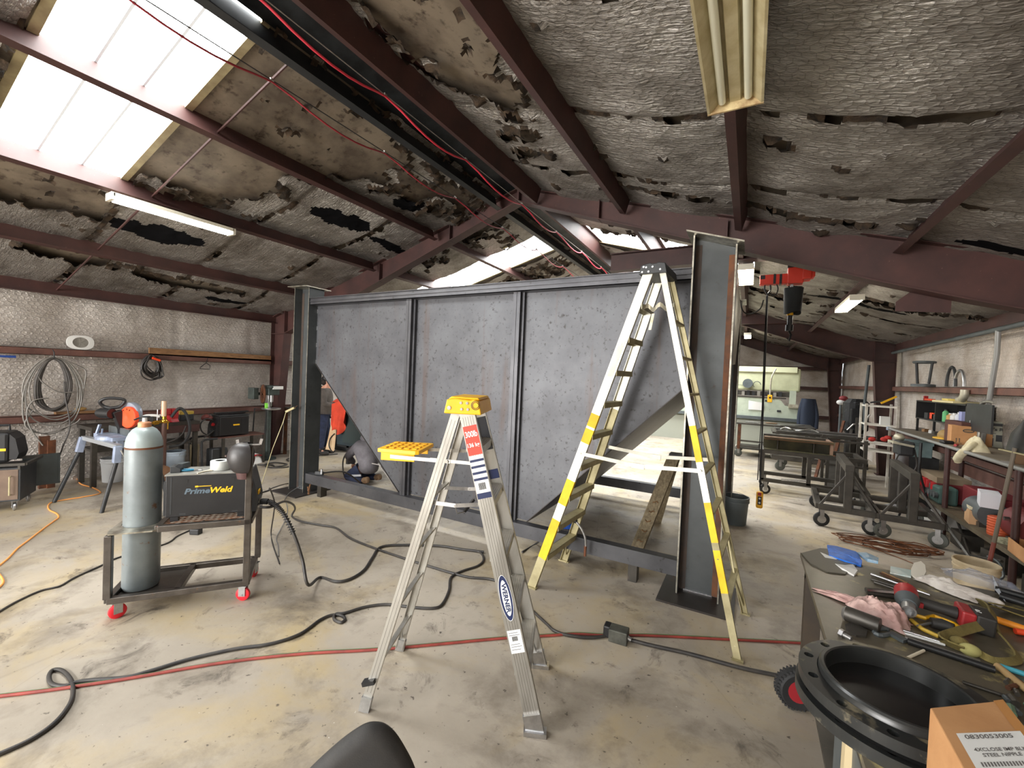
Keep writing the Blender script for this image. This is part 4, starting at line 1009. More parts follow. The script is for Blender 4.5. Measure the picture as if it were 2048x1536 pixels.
# orange cord, black floor cord
cable(flr([(155, 944), (155, 957), (162, 968), (185, 975), (200, 983), (196, 988), (165, 994), (110, 1003), (97, 1010), (99, 1020), (113, 1027), (117, 1035), (108, 1042), (90, 1055), (60, 1078), (35, 1097), (18, 1115), (0, 1130), (-12, 1140), (-2, 1148), (6, 1160), (5, 1168), (-6, 1178)], .008), .008, mat('orange_cord', srgb(236, 160, 84), .5), 'extension_cord', 'orange extension cord winding over the floor by the left wall', 'cord')
cable(flr([(-12, 1230), (30, 1205), (80, 1182), (120, 1172), (150, 1155), (205, 1130), (240, 1114), (330, 1088), (355, 1072), (385, 1058), (395, 1050), (410, 1040)], .008), .008, M_LEAD, 'extension_cord', 'thin black cord passing under the welding cart', 'cord')
cb = thing('plug_block', 'small black plug block on the floor behind the welding cart', 'plug', at(392, 1068, z=0)); MB().box((0, 0, .03), (.1, .07, .06), Rz(.5)).build('plug_body', M_BLACK, cb, bevel=.008)
# the long black cable and the twin gas hose across the foreground
cable(flr([(-10, 1512), (60, 1480), (110, 1445), (138, 1410), (146, 1385), (142, 1360), (125, 1342), (106, 1340), (98, 1352), (104, 1368), (130, 1372), (165, 1362), (250, 1355), (300, 1342), (380, 1318), (470, 1298), (540, 1288), (600, 1268), (640, 1240), (664, 1230), (682, 1231), (690, 1238), (682, 1245), (668, 1238), (672, 1228), (690, 1226), (730, 1214), (775, 1209), (830, 1215), (870, 1216), (886, 1206), (898, 1180), (902, 1155), (925, 1142), (955, 1132), (967, 1120), (962, 1106), (948, 1102)], .011), .011, M_LEAD, 'power_cable', 'black cable looping across the foreground floor and under the stepladder', 'cable')
M_HOSER = mat('hose_red', srgb(150, 62, 52), .6, 0, srgb(120, 50, 44), 10); M_HOSEG = mat('hose_green', srgb(86, 118, 76), .6)
hs_ = thing('gas_hose', 'red and green twin gas hose stretched across the whole floor', 'hose', at(800, 1290, z=0))
hp = [(-15, 1394), (100, 1380), (250, 1358), (440, 1326), (600, 1308), (740, 1300), (860, 1290), (1000, 1277), (1100, 1271), (1150, 1268), (1215, 1271), (1290, 1271), (1400, 1276), (1600, 1286), (1700, 1292)]
MB().tube(spline(flr(hp, .009), 8), .009, 8).build('red_line', M_HOSER, hs_, world=True, smooth=60)
MB().tube(spline([p+V((.006, .017, 0)) for p in flr(hp, .008)], 8), .0075, 8).build('green_line', M_HOSEG, hs_, world=True, smooth=60)
cable(flr([(1262, 1280), (1300, 1290), (1380, 1308), (1480, 1335), (1560, 1352), (1640, 1372)], .013), .013, M_LEAD, 'heavy_cable', 'heavy black cable from the grey junction box towards the workbench', 'cable')
jb = thing('junction_box', 'dusty grey metal junction box on the floor between the two stepladders', 'junction box', at(1236, 1284, z=0), math.radians(4))
MB().box((0, .02, .045), (.13, .1, .09)).build('box', mat('box_grey', srgb(88, 88, 80), .6, .3, srgb(64, 64, 58), 14), jb, bevel=.006)
MB().box((-.085, .04, .045), (.05, .08, .085)).build('plug', M_BLACK, jb, bevel=.01)
mb = MB(); mb.cyl((.06, .02, .04), (.085, .02, .03), .016, n=10); mb.build('cable_gland', M_ZINC, jb)

# ------------------------------------------------------------------ left wall
XW = XL+.17
fan = thing('wall_speaker', 'white oval speaker plate resting on the upper girt of the left wall', 'speaker', (XW-.04, 2.41, 1.985))
mb = MB(); nn = 28
def sup(t, a, b): return (a*math.copysign(abs(math.cos(t))**.7, math.cos(t)), b*math.copysign(abs(math.sin(t))**.8, math.sin(t)))
o1 = [sup(2*PI*i/nn, .15, .105) for i in range(nn)]; i1 = [(.09*math.cos(2*PI*i/nn), .078*math.sin(2*PI*i/nn)) for i in range(nn)]
vs = [(x, p, q+.105) for x in (0, .025) for p, q in o1]+[(x, p, q+.105) for x in (0, .03) for p, q in i1]
fs = []
for i in range(nn):
    j = (i+1) % nn; fs += [(i, j, nn+j, nn+i), (nn+i, nn+j, 3*nn+j, 3*nn+i), (2*nn+i, 3*nn+i, 3*nn+j, 2*nn+j), (i, 2*nn+i, 2*nn+j, j)]
mb.add(vs, fs); mb.build('plate', M_WHITE, fan)
mb = MB(); mb.lathe([(.002, .012), (.03, .004), (.075, .016), (.088, .02)], (0, 0, .105), X, 24); 
for k in range(7): mb.bar((.02, 0, .105), (.02, .085*math.cos(k*PI*2/7), .105+.072*math.sin(k*PI*2/7)), .012, .004)
mb.build('cone', M_ALU, fan, smooth=30)
# big hose coil
hc = thing('hose_coil', 'large coil of grey hose hanging from the upper girt of the left wall', 'hose coil', (XW+.05, 2.11, 1.86))
random.seed(11)
def loop(cx, cz, ry, rz_, x0, tw, n=22, ph=0, dx=.03):
    return [(x0+dx*math.sin(a*2*PI/n*2+tw), cx+ry*math.sin(2*PI*a/n+ph), cz-rz_*math.cos(2*PI*a/n+ph)) for a in range(n)]
M_HOSE = mat('hose_grey', srgb(84, 80, 76), .6, 0, srgb(62, 58, 56), 8); M_HOSE2 = mat('hose_pale', srgb(134, 130, 124), .55, 0, srgb(112, 108, 102), 8)
def drop(w, l, x0, top=0, lean=0): # hanging loop, narrow at the hook
    return [V((x0, 0, top)), V((x0+.02, -w*.5, top-.07*l/.8)), V((x0+.02, -w*.92, top-.35*l)), V((x0+.015, -w+lean*.2, top-.62*l)), V((x0, -w*.75+lean, top-.88*l)), V((x0, lean, top-l)), V((x0, w*.75+lean, top-.88*l)), V((x0+.015, w+lean*.2, top-.62*l)), V((x0+.02, w*.92, top-.35*l)), V((x0+.02, w*.5, top-.07*l/.8)), V((x0, 0, top))]
for k in range(8):
    MB().tube(spline(drop(.13+.008*k+random.uniform(-.01, .01), .72+.035*random.random(), .012*(k % 4), -.02, random.uniform(-.02, .02)), 6)[:-1], .013, 7, closed=True).build('hose_loop', M_HOSE, hc, smooth=60)
for w, l, le in ((.27, .98, 0), (.29, 1.1, -.03), (.24, .9, .04), (.3, .86, .02)):
    MB().tube(spline(drop(w, l, .03, 0, le), 6)[:-1], .009, 6, closed=True).build('outer_loop', M_HOSE2, hc, smooth=60)
for pts in ([(.05, .1, -.35), (.05, .12, -.6), (.05, .17, -1.0), (.05, .1, -1.3), (.06, .05, -1.5)], [(.05, -.2, -.75), (.05, -.27, -.95), (.05, -.1, -1.08), (.05, .2, -.98), (.05, .28, -.9)], [(.05, .1, -.04), (.05, .25, -.12), (.05, .33, -.2), (.05, .31, -.45)], [(.06, .22, -.5), (.06, .05, -.5), (.06, -.1, -.38), (.06, -.16, -.28)], [(.06, -.05, -.58), (.06, -.2, -.62), (.06, -.26, -.78), (.06, -.22, -1.0), (.06, -.1, -1.25)]):
    MB().tube(spline(pts, 6), .009, 6).build('hose_tail', M_HOSE2 if pts[0][1] != .1 or pts[1][1] > .2 else M_HOSE, hc, smooth=60)
MB().tube([(-.03, 0, .1), (.03, 0, .07), (.04, 0, -.03), (.06, 0, -.02)], .007, 6).build('hook', M_DKGREY, hc)
# coiled black cord with orange plug
cc_ = thing('cord_coil', 'coiled black extension cord with orange plug hung on the left girt', 'cord coil', (XW+.04, 3.24, 1.93))
for k in range(16):
    w, l = .11+random.uniform(-.04, .03), .25+random.uniform(0, .13)
    MB().tube(spline(drop(w, l, .01*(k % 5), random.uniform(-.03, .03), random.uniform(0, .07)), 5)[:-1], .010, 6, closed=True).build('cord_loop', M_LEAD, cc_, smooth=60)
mb = MB(); mb.cyl((.07, .0, -.02), (.07, .11, -.06), .022, .018, n=10); mb.build('plug', M_ORANGE, cc_, smooth=40)
pk = MB().sect((XW-.02, 3.24, 2.02), (XW-.02, 5.3, 2.005), [(-.02, -.06), (.02, -.06), (.02, .055), (-.02, .06)], Z)
tag(pk.build('wooden_plank', M_WOOD), 'long brown plank lying along the upper girt of the left wall', 'plank')
hk = thing('wire_hook', 'bent black wire hook hanging below the plank on the left wall', 'hook', (XW+.03, 4.07, 1.84))
MB().tube([(0, .03, .12), (.01, .0, .02), (.01, -.09, -.06), (.01, -.1, -.09), (.01, .06, -.09), (.01, .065, -.02), (.01, .0, .02)], .006, 6).build('wire', M_BLACK, hk)
tag(MB().bx(XW-.02, XW-.015, 1.45, 1.77, 1.825, 1.855).build('tape_strip', M_BLUE), 'strip of blue tape on the left wall foil', 'tape')
# ------------------------------------------------------------------ cart at the far left with a welder on it
lc = thing('tool_cart', 'brown and grey steel cart on casters at the far left edge', 'cart', (-7.87, 1.56, 0), math.radians(-28))
mb = MB(); mb.bx(-.24, .24, -.3, .16, .12, .52); mb.build('body', M_DKGREY, lc, bevel=.006)
MB().bx(.242, .246, -.28, .14, .14, .50).build('side_panel', mat('brown_panel', srgb(116, 96, 80), .6, .1, srgb(96, 78, 66), 4), lc)
mb = MB()
for x in (-.25, .25): mb.bar((x, -.32, .56), (x, .2, .56), .03, .03); mb.bar((x, -.3, .5), (x, -.3, .57), .02, .02); mb.bar((x, .15, .5), (x, .15, .57), .02, .02)
mb.bar((-.25, .2, .56), (.25, .2, .56), .03, .03); mb.bar((-.25, -.32, .56), (.25, -.32, .56), .03, .03)
mb.build('top_rail', M_DKSTEEL, lc)
mb = MB(); mb.tube([(.246, .08, .42), (.28, .08, .42), (.28, .08, .2), (.246, .08, .2)], .008, 6); mb.build('handle', M_ALUDIRT, lc)
for x, y in ((.2, .1), (.2, -.25), (-.2, .1), (-.2, -.25)): caster(lc, (x, y, 0), .045, M_ZINC, .4, h=.12, w=.025)
d0 = MB(); d0.box((.0, .0, 0), (.02, .34, .41)); d0.box((.012, 0, .19), (.012, .34, .02)); d0.box((.012, 0, -.19), (.012, .34, .02)); d0.box((.012, .16, 0), (.012, .02, .4)); d0.box((.012, -.16, 0), (.012, .02, .4))
dv = MB(); M3 = Matrix.Translation(V((-8.14, 1.89, .36))) @ Matrix.Rotation(-.12, 4, 'Z'); dv.v = [M3 @ p for p in d0.v]; dv.f = d0.f; dv.m = d0.m
dv.build('open_door', mat('door_grey_green', srgb(74, 80, 80), .5, .1, srgb(62, 66, 66), 4), lc, world=True)
w3 = thing('welding_machine', 'black and yellow welding machine on the cart at the far left edge', 'welder', (-7.9, 1.48, .575), math.radians(-28))
MB().bx(-.16, .16, -.26, .12, .0, .36).build('case', M_BLACK, w3, bevel=.03)
MB().prism([(.12, .03), (.18, .03), (.2, .1), (.17, .28), (.12, .34)], (.14, 0, 0), Y, Z, -.28).build('front_panel', M_WELDBOX, w3)
MB().bx(.161, .164, -.12, .1, .14, .17).build('yellow_stripe', M_YELLOW, w3)
MB().tube([(-.1, -.2, .36), (-.1, -.2, .42), (-.1, .05, .42), (-.1, .05, .36)], .014, 8).build('handle', M_BLACK, w3)
# pipe stub bundle by the wall
ps = thing('angle_iron', 'rusty steel channel offcut standing against the left wall', 'steel offcut', (-8.62, 2.03, 0))
mb = MB(); mb.chan((0, 0, 0), (0, 0, .74), .1, .06, .008, up=Y); mb.chan((.04, .06, 0), (.04, .06, .68), .08, .05, .008, up=Y); mb.build('offcut', M_RUST, ps)
# ------------------------------------------------------------------ dark bench along the left wall
bn = thing('steel_bench', 'low dark steel bench cluttered against the left wall behind the mitre saw', 'bench', (-8.4, 3.0, 0))
MB().bx(-8.72, -8.15, 2.38, 3.75, .82, .87).build('bench_top', M_DKSTEEL, bn, world=True)
MB().bx(-8.70, -8.2, 2.42, 3.7, .5, .53).build('shelf', M_DKSTEEL, bn, world=True)
for x in (-8.66, -8.2):
    for y in (2.42, 3.05, 3.7): MB().bx(x-.03, x+.03, y-.03, y+.03, 0, .82).build('leg', M_DKSTEEL, bn, world=True)
MB().bx(-8.16, -8.14, 2.4, 3.74, .70, .82).build('apron', M_PRIMER, bn, world=True)
vz = thing('bench_vise', 'red bench vise bolted to the dark bench on the left wall', 'vise', (-8.28, 3.40, .87), .3)
MB().prism([(-.08, 0), (.08, 0), (.05, .05), (.06, .12), (-.06, .12), (-.05, .05)], (0, -.06, 0), X, Z, -.12).build('body', M_RED, vz, bevel=.006)
mb = MB(); mb.bx(-.06, .06, -.15, -.07, .13, .22); mb.bx(-.06, .06, -.06, .06, .12, .22); mb.build('jaw', M_RED, vz, bevel=.006)
mb = MB(); mb.cyl((0, -.25, .13), (0, .1, .13), .016, n=10); mb.cyl((-.0, -.24, .22), (0, -.24, .02), .008, n=8); mb.build('screw', M_CHROME, vz)
yt = thing('tool_tray', 'yellow topped tool case on the left bench beyond the red vise', 'tool case', (-8.45, 3.66, .87), .1)
MB().bx(-.1, .1, -.13, .08, 0, .1).build('tray', M_DKGREY, yt, bevel=.01); MB().bx(-.1, .1, -.13, .08, .1, .155).build('lid', mat('yellow_dirty', srgb(180, 152, 60), .6), yt, bevel=.01)
# brass flow regulator on a brown standpipe
rg = thing('gas_regulator', 'brass gas regulator with clear flow tube on a brown standpipe', 'regulator', (-8.0, 3.18, 0))
MB().cyl((0, 0, 0), (0, 0, .95), .035, n=14).build('standpipe', mat('brown_pipe', srgb(92, 66, 58), .6, .2), rg, smooth=40)
M_BRASS = mat('brass', srgb(220, 176, 70), .28, .95, srgb(180, 130, 50), 20)
mb = MB(); mb.cyl((0, -.19, .9), (0, -.02, .92), .02, .024, n=12); mb.cyl((0, -.14, .9), (0, -.08, .91), .034, n=12); mb.cyl((0, 0, .82), (0, 0, 1.0), .03, n=12); mb.ball((0, 0, .92), .045, 12, 8); mb.cyl((0, .0, .92), (.0, .06, .9), .02, n=10); mb.cyl((0, .04, .92), (0, .04, .79), .015, n=8)
mb.build('regulator_body', M_BRASS, rg, smooth=40)
MB().cyl((0, -.01, 1.0), (0, -.01, 1.24), .034, n=14).build('flow_tube', mat('flow_tube', srgb(214, 180, 150), .2, 0), rg, smooth=40)
cable([(-7.98, 3.26, .98), (-7.95, 3.36, 1.12), (-7.94, 3.46, 1.0), (-7.93, 3.5, .75), (-7.95, 3.42, .55), (-8.0, 3.25, .5)], .022, M_RUBBER, 'rubber_hose', 'thick black rubber hose curving beside the brass regulator', 'hose')
cable([(-7.96, 3.46, .82), (-7.94, 3.4, .7), (-7.95, 3.3, .62), (-7.99, 3.2, .58)], .011, M_LEAD, 'rubber_hose', 'thin dark hose looping inside the thick black hose', 'hose')
# odds on the girt and bench
o = thing('wood_block', 'pale wooden scrap on the lower girt left of the mitre saw', 'wood scrap', (XW-.08, 2.42, 1.02)); MB().box((0, 0, .02), (.1, .5, .035)).build('board', M_WOOD, o)
MB().ball((.0, .02, .07), (.04, .07, .03), 10, 6).build('glove_scrap', mat('tan_leather', srgb(176, 140, 84), .8), o, smooth=60)
o = thing('pry_tool', 'white plastic handle lying on the left bench behind the cylinder top', 'handle', (-8.1, 3.05, .98), 1.2)
MB().tube(spline([(-.1, 0, .01), (-.05, 0, .03), (.05, 0, .03), (.1, 0, .01)], 5), .022, 8).build('grip', M_WHITE, o, smooth=60); MB().bx(-.02, .02, -.02, .02, -.11, .01).build('stem', M_DKGREY, o)
# ------------------------------------------------------------------ mitre saw on its folding stand
sd_ = thing('saw_stand', 'folding saw stand with blue grey brackets and black tube legs', 'saw stand', (-7.2, 2.2, 0))
M_BLUEGREY = mat('blue_grey_casting', srgb(164, 176, 200), .4, .3, srgb(140, 150, 172), 6)
tl, tr_ = V((-7.72, 2.2, .8)), V((-6.68, 2.22, .8))
mb = MB(); mb.bar(tl+V((0, -.02, 0)), tr_+V((0, -.02, 0)), .06, .05); mb.bar(tl+V((0, .32, 0)), tr_+V((0, .32, 0)), .06, .05); mb.build('rail', mat('stand_rail', srgb(172, 176, 180), .4, .5), sd_, world=True, split=True)
for e, f_ in ((tl, (-7.69, 1.9, 0)), (tr_, (-6.77, 2.08, 0))):
    mb = MB(); d = (V(f_)-e).normalized(); mb.bar(e+V((0, -.03, .01)), e+d*.2+V((0, -.0, 0)), .075, .06, up=X); mb.build('leg_bracket', M_BLUEGREY, sd_, world=True, bevel=.008)
    MB().cyl(e+d*.1, V(f_), .022, n=12).build('leg', M_DKGREY, sd_, world=True, smooth=40)
    g = V((f_[0], 2.75, 0)); e2 = e+V((0, .32, 0)); d2 = (g-e2).normalized(); MB().bar(e2, e2+d2*.2, .075, .06, up=X).build('leg_bracket', M_BLUEGREY, sd_, world=True, bevel=.008)
    MB().cyl(e2+d2*.1, g, .022, n=12).build('leg', M_DKGREY, sd_, world=True, smooth=40)
MB().tube([(-6.62, 2.2, .76), (-6.56, 2.2, .72), (-6.55, 2.25, .62), (-6.6, 2.27, .56), (-6.68, 2.25, .55)], .008, 6).build('carry_handle', M_ALU, sd_, world=True)
sw_ = thing('mitre_saw', 'chop saw with bright orange blade guard and black handle on the stand', 'saw', (-7.25, 2.32, .825))
mb = MB(); mb.lathe([(.17, 0), (.17, .04), (.15, .055)], n=24); mb.bx(-.3, .3, -.1, .12, 0, .05); mb.build('base_table', M_BLUEGREY, sw_, bevel=.004)
mb = MB(); mb.bx(-.32, -.04, .06, .09, .05, .14); mb.bx(.04, .32, .06, .09, .05, .14); mb.build('fence', M_GREYPAINT, sw_, split=True)
mb = MB(); mb.bar((-.26, -.08, .04), (-.22, -.06, .17), .03, .02); mb.bar((-.16, -.06, .04), (-.14, -.06, .12), .015, .015); mb.build('clamp', M_BLUEGREY, sw_, split=True)
mb = MB(); mb.bar((0, .13, .05), (0.0, .03, .36), .09, .1, up=Y); mb.build('arm', M_BLACK, sw_, bevel=.01)
mb = MB(); mb.cyl((-.13, -.08, .33), (.03, -.02, .33), .065, n=18); mb.cyl((-.16, -.09, .33), (-.13, -.08, .33), .055, n=18); mb.build('motor', M_BLACK, sw_, smooth=40, bevel=.004)
mb = MB(); mb.tube(spline([(-.03, -.02, .40), (-.07, -.07, .42), (-.07, -.11, .48), (-.03, -.07, .525), (.02, .02, .53), (.05, .1, .5), (.02, .06, .42), (-.03, -.02, .40)], 5)[:-1], .02, 8, closed=True); mb.build('handle', M_BLACK, sw_, smooth=50)
dn = V((.35, -.94, 0)).normalized()
mb = MB(); mb.lathe([(.03, -.03), (.15, -.03), (.155, -.02), (.155, .03), (.15, .04), (.03, .04)], (.07, .17, .32), (.25, -.97, 0), 30, arc=.62, up=(0, 0, 1)); mb.build('blade_guard', mat('guard_grey', srgb(150, 156, 170), .4, .3), sw_, smooth=40)
mb = MB(); mb.lathe([(.02, .042), (.05, .05), (.135, .05), (.142, .042), (.142, -.0), (.02, .0)], (.11, .15, .28), (.25, -.97, 0), 30, up=(0, 0, 1)); og = mb.build('lower_guard', mat('guard_orange', srgb(250, 84, 44), .4), sw_, smooth=40)
mb = MB()
for k in range(4):
    a = PI*(.35+.17*k); mb.bar(V((.11, .15, .28))+V((.25, -.97, 0))*.051+V((.97, .25, 0))*.1*math.cos(a)+V((0, 0, .1*math.sin(a))), V((.11, .15, .28))+V((.25, -.97, 0))*.051+V((.97, .25, 0))*.12*math.cos(a)+V((0, 0, .12*math.sin(a))), .018, .002)
mb.build('guard_slot', M_BLACK, sw_, split=True)
# things under the bench
def bucket(name, loc, r, h, m, label, lm=None, band=None, cat='bucket', handle=True, full=None):
    b = thing(name, label, cat, loc)
    MB().lathe([(r*.86, 0), (r*.88, .004), (r, h*.8), (r*1.06, h*.81), (r*1.06, h*.86), (r*1.02, h*.87), (r*1.02, h*.93), (r*1.07, h*.94), (r*1.07, h), (r*1.0, h), (r*.97, h*.95), (r*.86, .02), (.001, .02)], n=32).build('pail', m, b, smooth=35)
    if lm: MB().lathe([(r*.895+.001, h*.12), (r*.985+.0015, h*.7)], n=32, arc=.33, up=(-.75, 1, 0)).build('paper_label', lm, b, smooth=60)
    if band: MB().lathe([(r*.96+.0015, h*.52), (r*.985+.002, h*.68)], n=16, arc=.12, up=(.2, 1, 0)).build('label_patch', band, b, smooth=60)
    if handle: MB().tube(spline([(r*1.06, 0, h*.84), (r*.9, r*.3, h*1.0), (0, r*.6, h*1.08), (-r*.9, r*.3, h*1.0), (-r*1.06, 0, h*.84)], 6), .003, 5).build('wire_handle', M_ZINC, b)
    if full: MB().lathe([(.001, h*.9), (r*.99, h*.9)], n=32).build('contents', full, b)
    return b
bucket('plastic_bucket', (-8.35, 3.47, 0), .15, .37, mat('bucket_clear', srgb(190, 205, 220), .4), 'pale blue bucket under the left bench beyond the gas cylinder', None, M_BLUE)
bucket('plastic_bucket', (-8.42, 2.72, 0), .15, .36, mat('bucket_white', srgb(205, 208, 210), .45), 'white bucket with blue label behind the saw stand leg', None, M_BLUE)
o = thing('sack', 'brown paper sack slumped under the left bench by the gas cylinder', 'sack', (-7.95, 3.05, .0), .3)
MB().sheet(lambda a, b: V((.28*(a-.5)*2*(1-.2*b), .16*math.sin(PI*a)*1.0-.05, 0))*0+V(((a-.5)*.5, (b-.5)*.4, .26*max(0, (1-(2*a-1)**4)*(1-(2*b-1)**4))+.03*fbm((a*4, b*4, 2)))), 16, 14).build('sack_body', mat('brown_paper', srgb(120, 84, 56), .8, 0, srgb(96, 66, 44), 8, bump=.3, bscale=30), o, smooth=70)
o = thing('wood_post', 'short square timber post standing under the second welder', 'post', (-8.25, 3.72, 0)); MB().bx(-.05, .05, -.05, .05, 0, .46).build('post_body', M_WOODD, o)
# ------------------------------------------------------------------ second welder on its stand
s2 = thing('welder_stand', 'bent tube stand with brown shelf holding the second welder', 'stand', (-8.3, 4.3, 0))
mb = MB(); mb.bx(-8.5, -8.1, 3.98, 4.85, .535, .555); mb.build('shelf', M_PRIMER_L, s2, world=True)
for x in (-8.1, -8.5):
    MB().tube(spline([(x, 3.78, 0), (x, 3.76, .45), (x, 3.78, .53), (x, 3.9, .545), (x, 4.0, .545)], 5), .018, 8).build('bent_leg', M_DKGREY, s2, world=True, smooth=50)
    for y in (4.1, 4.82): MB().bx(x-.02, x+.02, y-.02, y+.02, 0, .535).build('leg', M_DKSTEEL, s2, world=True)
MB().tube([(-8.1, 4.84, .54), (-8.1, 4.86, 1.0), (-8.5, 4.86, 1.0), (-8.5, 4.84, .54)], .012, 6).build('push_handle', M_DKGREY, s2, world=True)
w2 = thing('welding_machine', 'black inverter welder with yellow lettering on the brown stand by the left wall', 'welder', (-8.3, 4.3, .557))
MB().bx(-.13, .16, -.24, .26, .015, .36).build('case', M_BLACK, w2, bevel=.012)
MB().bx(-.13, .16, -.25, .27, .365, .385).build('lid', M_DKGREY, w2, bevel=.006)
mb = MB(); mb.prism([(-.24, .02), (-.31, .02), (-.3, .2), (-.24, .36)], (.15, 0, 0), Y, Z, -.27); mb.build('front_panel', M_WELDBOX, w2)
mb = MB(); mb.cyl((.08, -.30, .22), (.08, -.33, .23), .028, n=14); mb.build('knob', M_RED, w2, smooth=40)
mb = MB(); mb.cyl((.04, -.30, .09), (.04, -.34, .09), .055, n=18); mb.tube([(.04+.03*math.cos(k), -.342, .09+.03*math.sin(k)) for k in (0, 1, 2, 3, 4, 5)], .008, 5, closed=True); mb.build('socket', M_DKGREY, w2)
mb = MB(); mb.bx(.161, .163, -.02, .09, .19, .215); mb.build('yellow_lettering_bar', M_PWYEL, w2)
mb = MB(); mb.bx(.1605, .163, .12, .21, .06, .17); mb.bx(.1605, .163, .12, .21, .2, .31); mb.build('vent_panel', M_WELDBOX, w2, split=True)
mb = MB(); mb.box((0, 0, .41), (.1, .5, .03)); mb.bar((.05, -.2, .4), (.05, .3, .43), .03, .03); mb.build('carry_handle', M_BLACK, w2)
for pts in ([(.05, -.3, .3), (.06, -.42, .33), (.06, -.5, .25), (.06, -.48, .12), (.06, -.38, .03), (.08, -.36, .0)], [(.1, -.3, .12), (.1, -.4, .05), (.1, -.46, .01)]): MB().tube(spline(pts, 6), .012, 7).build('lead', M_LEAD, w2, smooth=60)
o = thing('red_glove', 'dark red work gloves lying on the front of the second welder', 'gloves', (-8.3, 3.95, .84))
for k in range(2): MB().ball((.0, -.05*k, .05+.02*k), (.06, .07, .05), 10, 7, Rx(.5*k)).build('glove', mat('maroon_leather', srgb(112, 48, 40), .7, 0, srgb(80, 34, 30), 14), o, smooth=60)
o = thing('metal_bracket', 'dark cast machine cover leaning under the second welder', 'cover', (-8.15, 4.2, 0), .3)
MB().prism([(-.2, 0), (.22, 0), (.3, .12), (.16, .2), (.1, .36), (-.2, .38)], (0, -.1, 0), Y, Z, -.14).build('casting', M_DKGREY, o, bevel=.02)
o = thing('plastic_bag', 'white and red plastic sack on the floor under the second welder', 'bag', (-8.2, 4.62, 0), .4)
MB().sheet(lambda a, b: ((a-.5)*.35, (b-.5)*.4, .2*max(0, (1-(2*a-1)**4)*(1-(2*b-1)**4))+.03*fbm((a*5, b*5, 4))), 14, 14).build('bag_body', M_PAPER, o, smooth=60)
MB().sheet(lambda a, b: ((a-.5)*.1+.12, (b-.5)*.3, .12+.05*math.sin(PI*b)), 6, 6, .004).build('red_print', M_RED, o, smooth=60)
# ------------------------------------------------------------------ drill press on its pedestal
dp = thing('drill_press', 'green grey drill press on a pipe pedestal beside the left building column', 'drill press', (-8.3, 5.02, 0))
M_GG = mat('machine_green_grey', srgb(72, 82, 78), .5, .2, srgb(54, 60, 58), 8)
MB().lathe([(.16, 0), (.16, .03), (.06, .05), (.05, .1), (.05, .98)], n=20).build('pedestal', M_GG, dp, smooth=40)
MB().cyl((0, 0, .98), (0, 0, 1.3), .03, n=12).build('column', M_ZINC, dp, smooth=40)
mb = MB(); mb.lathe([(.16, 0), (.17, .015), (.17, .03), (.02, .03)], (.12, -.02, 1.0), Z, 24); mb.build('table', M_ZINC, dp, smooth=40)
mb = MB(); mb.bx(-.16, .16, -.1, .12, 1.28, 1.42); mb.bx(-.14, .2, -.1, .1, 1.42, 1.47); mb.build('head', M_GG, dp, bevel=.015)
MB().bx(.17, .205, -.04, .16, 1.40, 1.46).build('head_label', M_WHITE, dp)
mb = MB(); mb.cyl((.12, -.02, 1.28), (.12, -.02, 1.15), .03, n=12); mb.cyl((.12, -.02, 1.15), (.12, -.02, 1.06), .008, n=8); mb.build('chuck', M_ZINC, dp, smooth=40)
mb = MB(); mb.tube([(.02, -.17, 1.3+0)]*0+[(.05+.0, -.14+.02*math.sin(2*PI*k/20), 1.3) for k in range(0)]+[(.05+.06*math.cos(2*PI*k/20), -.15, 1.3+.17*math.sin(2*PI*k/20)) for k in range(20)], .02, 8, closed=True); mb.bar((.0, -.15, 1.3), (.1, -.15, 1.3), .02, .02); mb.bar((.05, -.15, 1.14), (.05, -.15, 1.46), .02, .02); mb.cyl((.05, -.16, 1.3), (.05, -.08, 1.3), .02, n=8)
mb.build('feed_wheel', M_RUST, dp, smooth=40)
mb = MB(); mb.bx(-.2, .0, -.3, -.2, 1.2, 1.42); mb.cyl((-.1, -.22, 1.3), (-.1, -.1, 1.3), .03, n=8); mb.build('motor_guard', M_GG, dp, bevel=.01)
o = thing('spray_can', 'bright green tin on the drill press table edge', 'tin', (-8.05, 4.86, 1.03)); o.location = (-8.18, 4.9, 1.031); MB().lathe([(.03, 0), (.03, .09), (.022, .1), (.001, .1)], n=14).build('tin_body', mat('lime_green', srgb(120, 205, 60), .45), o, smooth=40)
o = thing('metal_stand', 'dark steel side table with red grinder past the drill press', 'side table', (-8.3, 5.75, 0)); 
MB().bx(-.25, .25, -.25, .3, .97, 1.0).build('top', M_DKSTEEL, o)
for x in (-.22, .22):
    for y in (-.22, .26): MB().bx(x-.025, x+.025, y-.025, y+.025, 0, .97).build('leg', M_RUST, o)
o = thing('bench_grinder', 'red and white grinder on the dark side table by the column', 'grinder', (-8.28, 5.7, 1.0)); MB().cyl((-.12, 0, .1), (.12, 0, .1), .07, n=16).build('motor', M_RED, o, smooth=40)
for s in (-1, 1): MB().cyl((s*.13, 0, .1), (s*.17, 0, .1), .085, n=16).build('wheel', M_ZINC, o, smooth=40)
MB().bx(-.08, .08, -.07, .07, 0, .04).build('base', M_BLACK, o)
cable([(-7.9, 4.6, .012), (-7.7, 4.75, .012), (-7.5, 4.7, .012), (-7.55, 4.95, .012), (-7.85, 4.9, .012), (-7.8, 4.68, .02), (-7.5, 4.62, .012), (-7.35, 4.85, .012), (-7.6, 5.1, .012), (-8.0, 5.3, .012), (-7.7, 6.2, .012)], .014, M_LEAD, 'floor_cable', 'black cables coiled on the floor beside the drill press', 'cable')
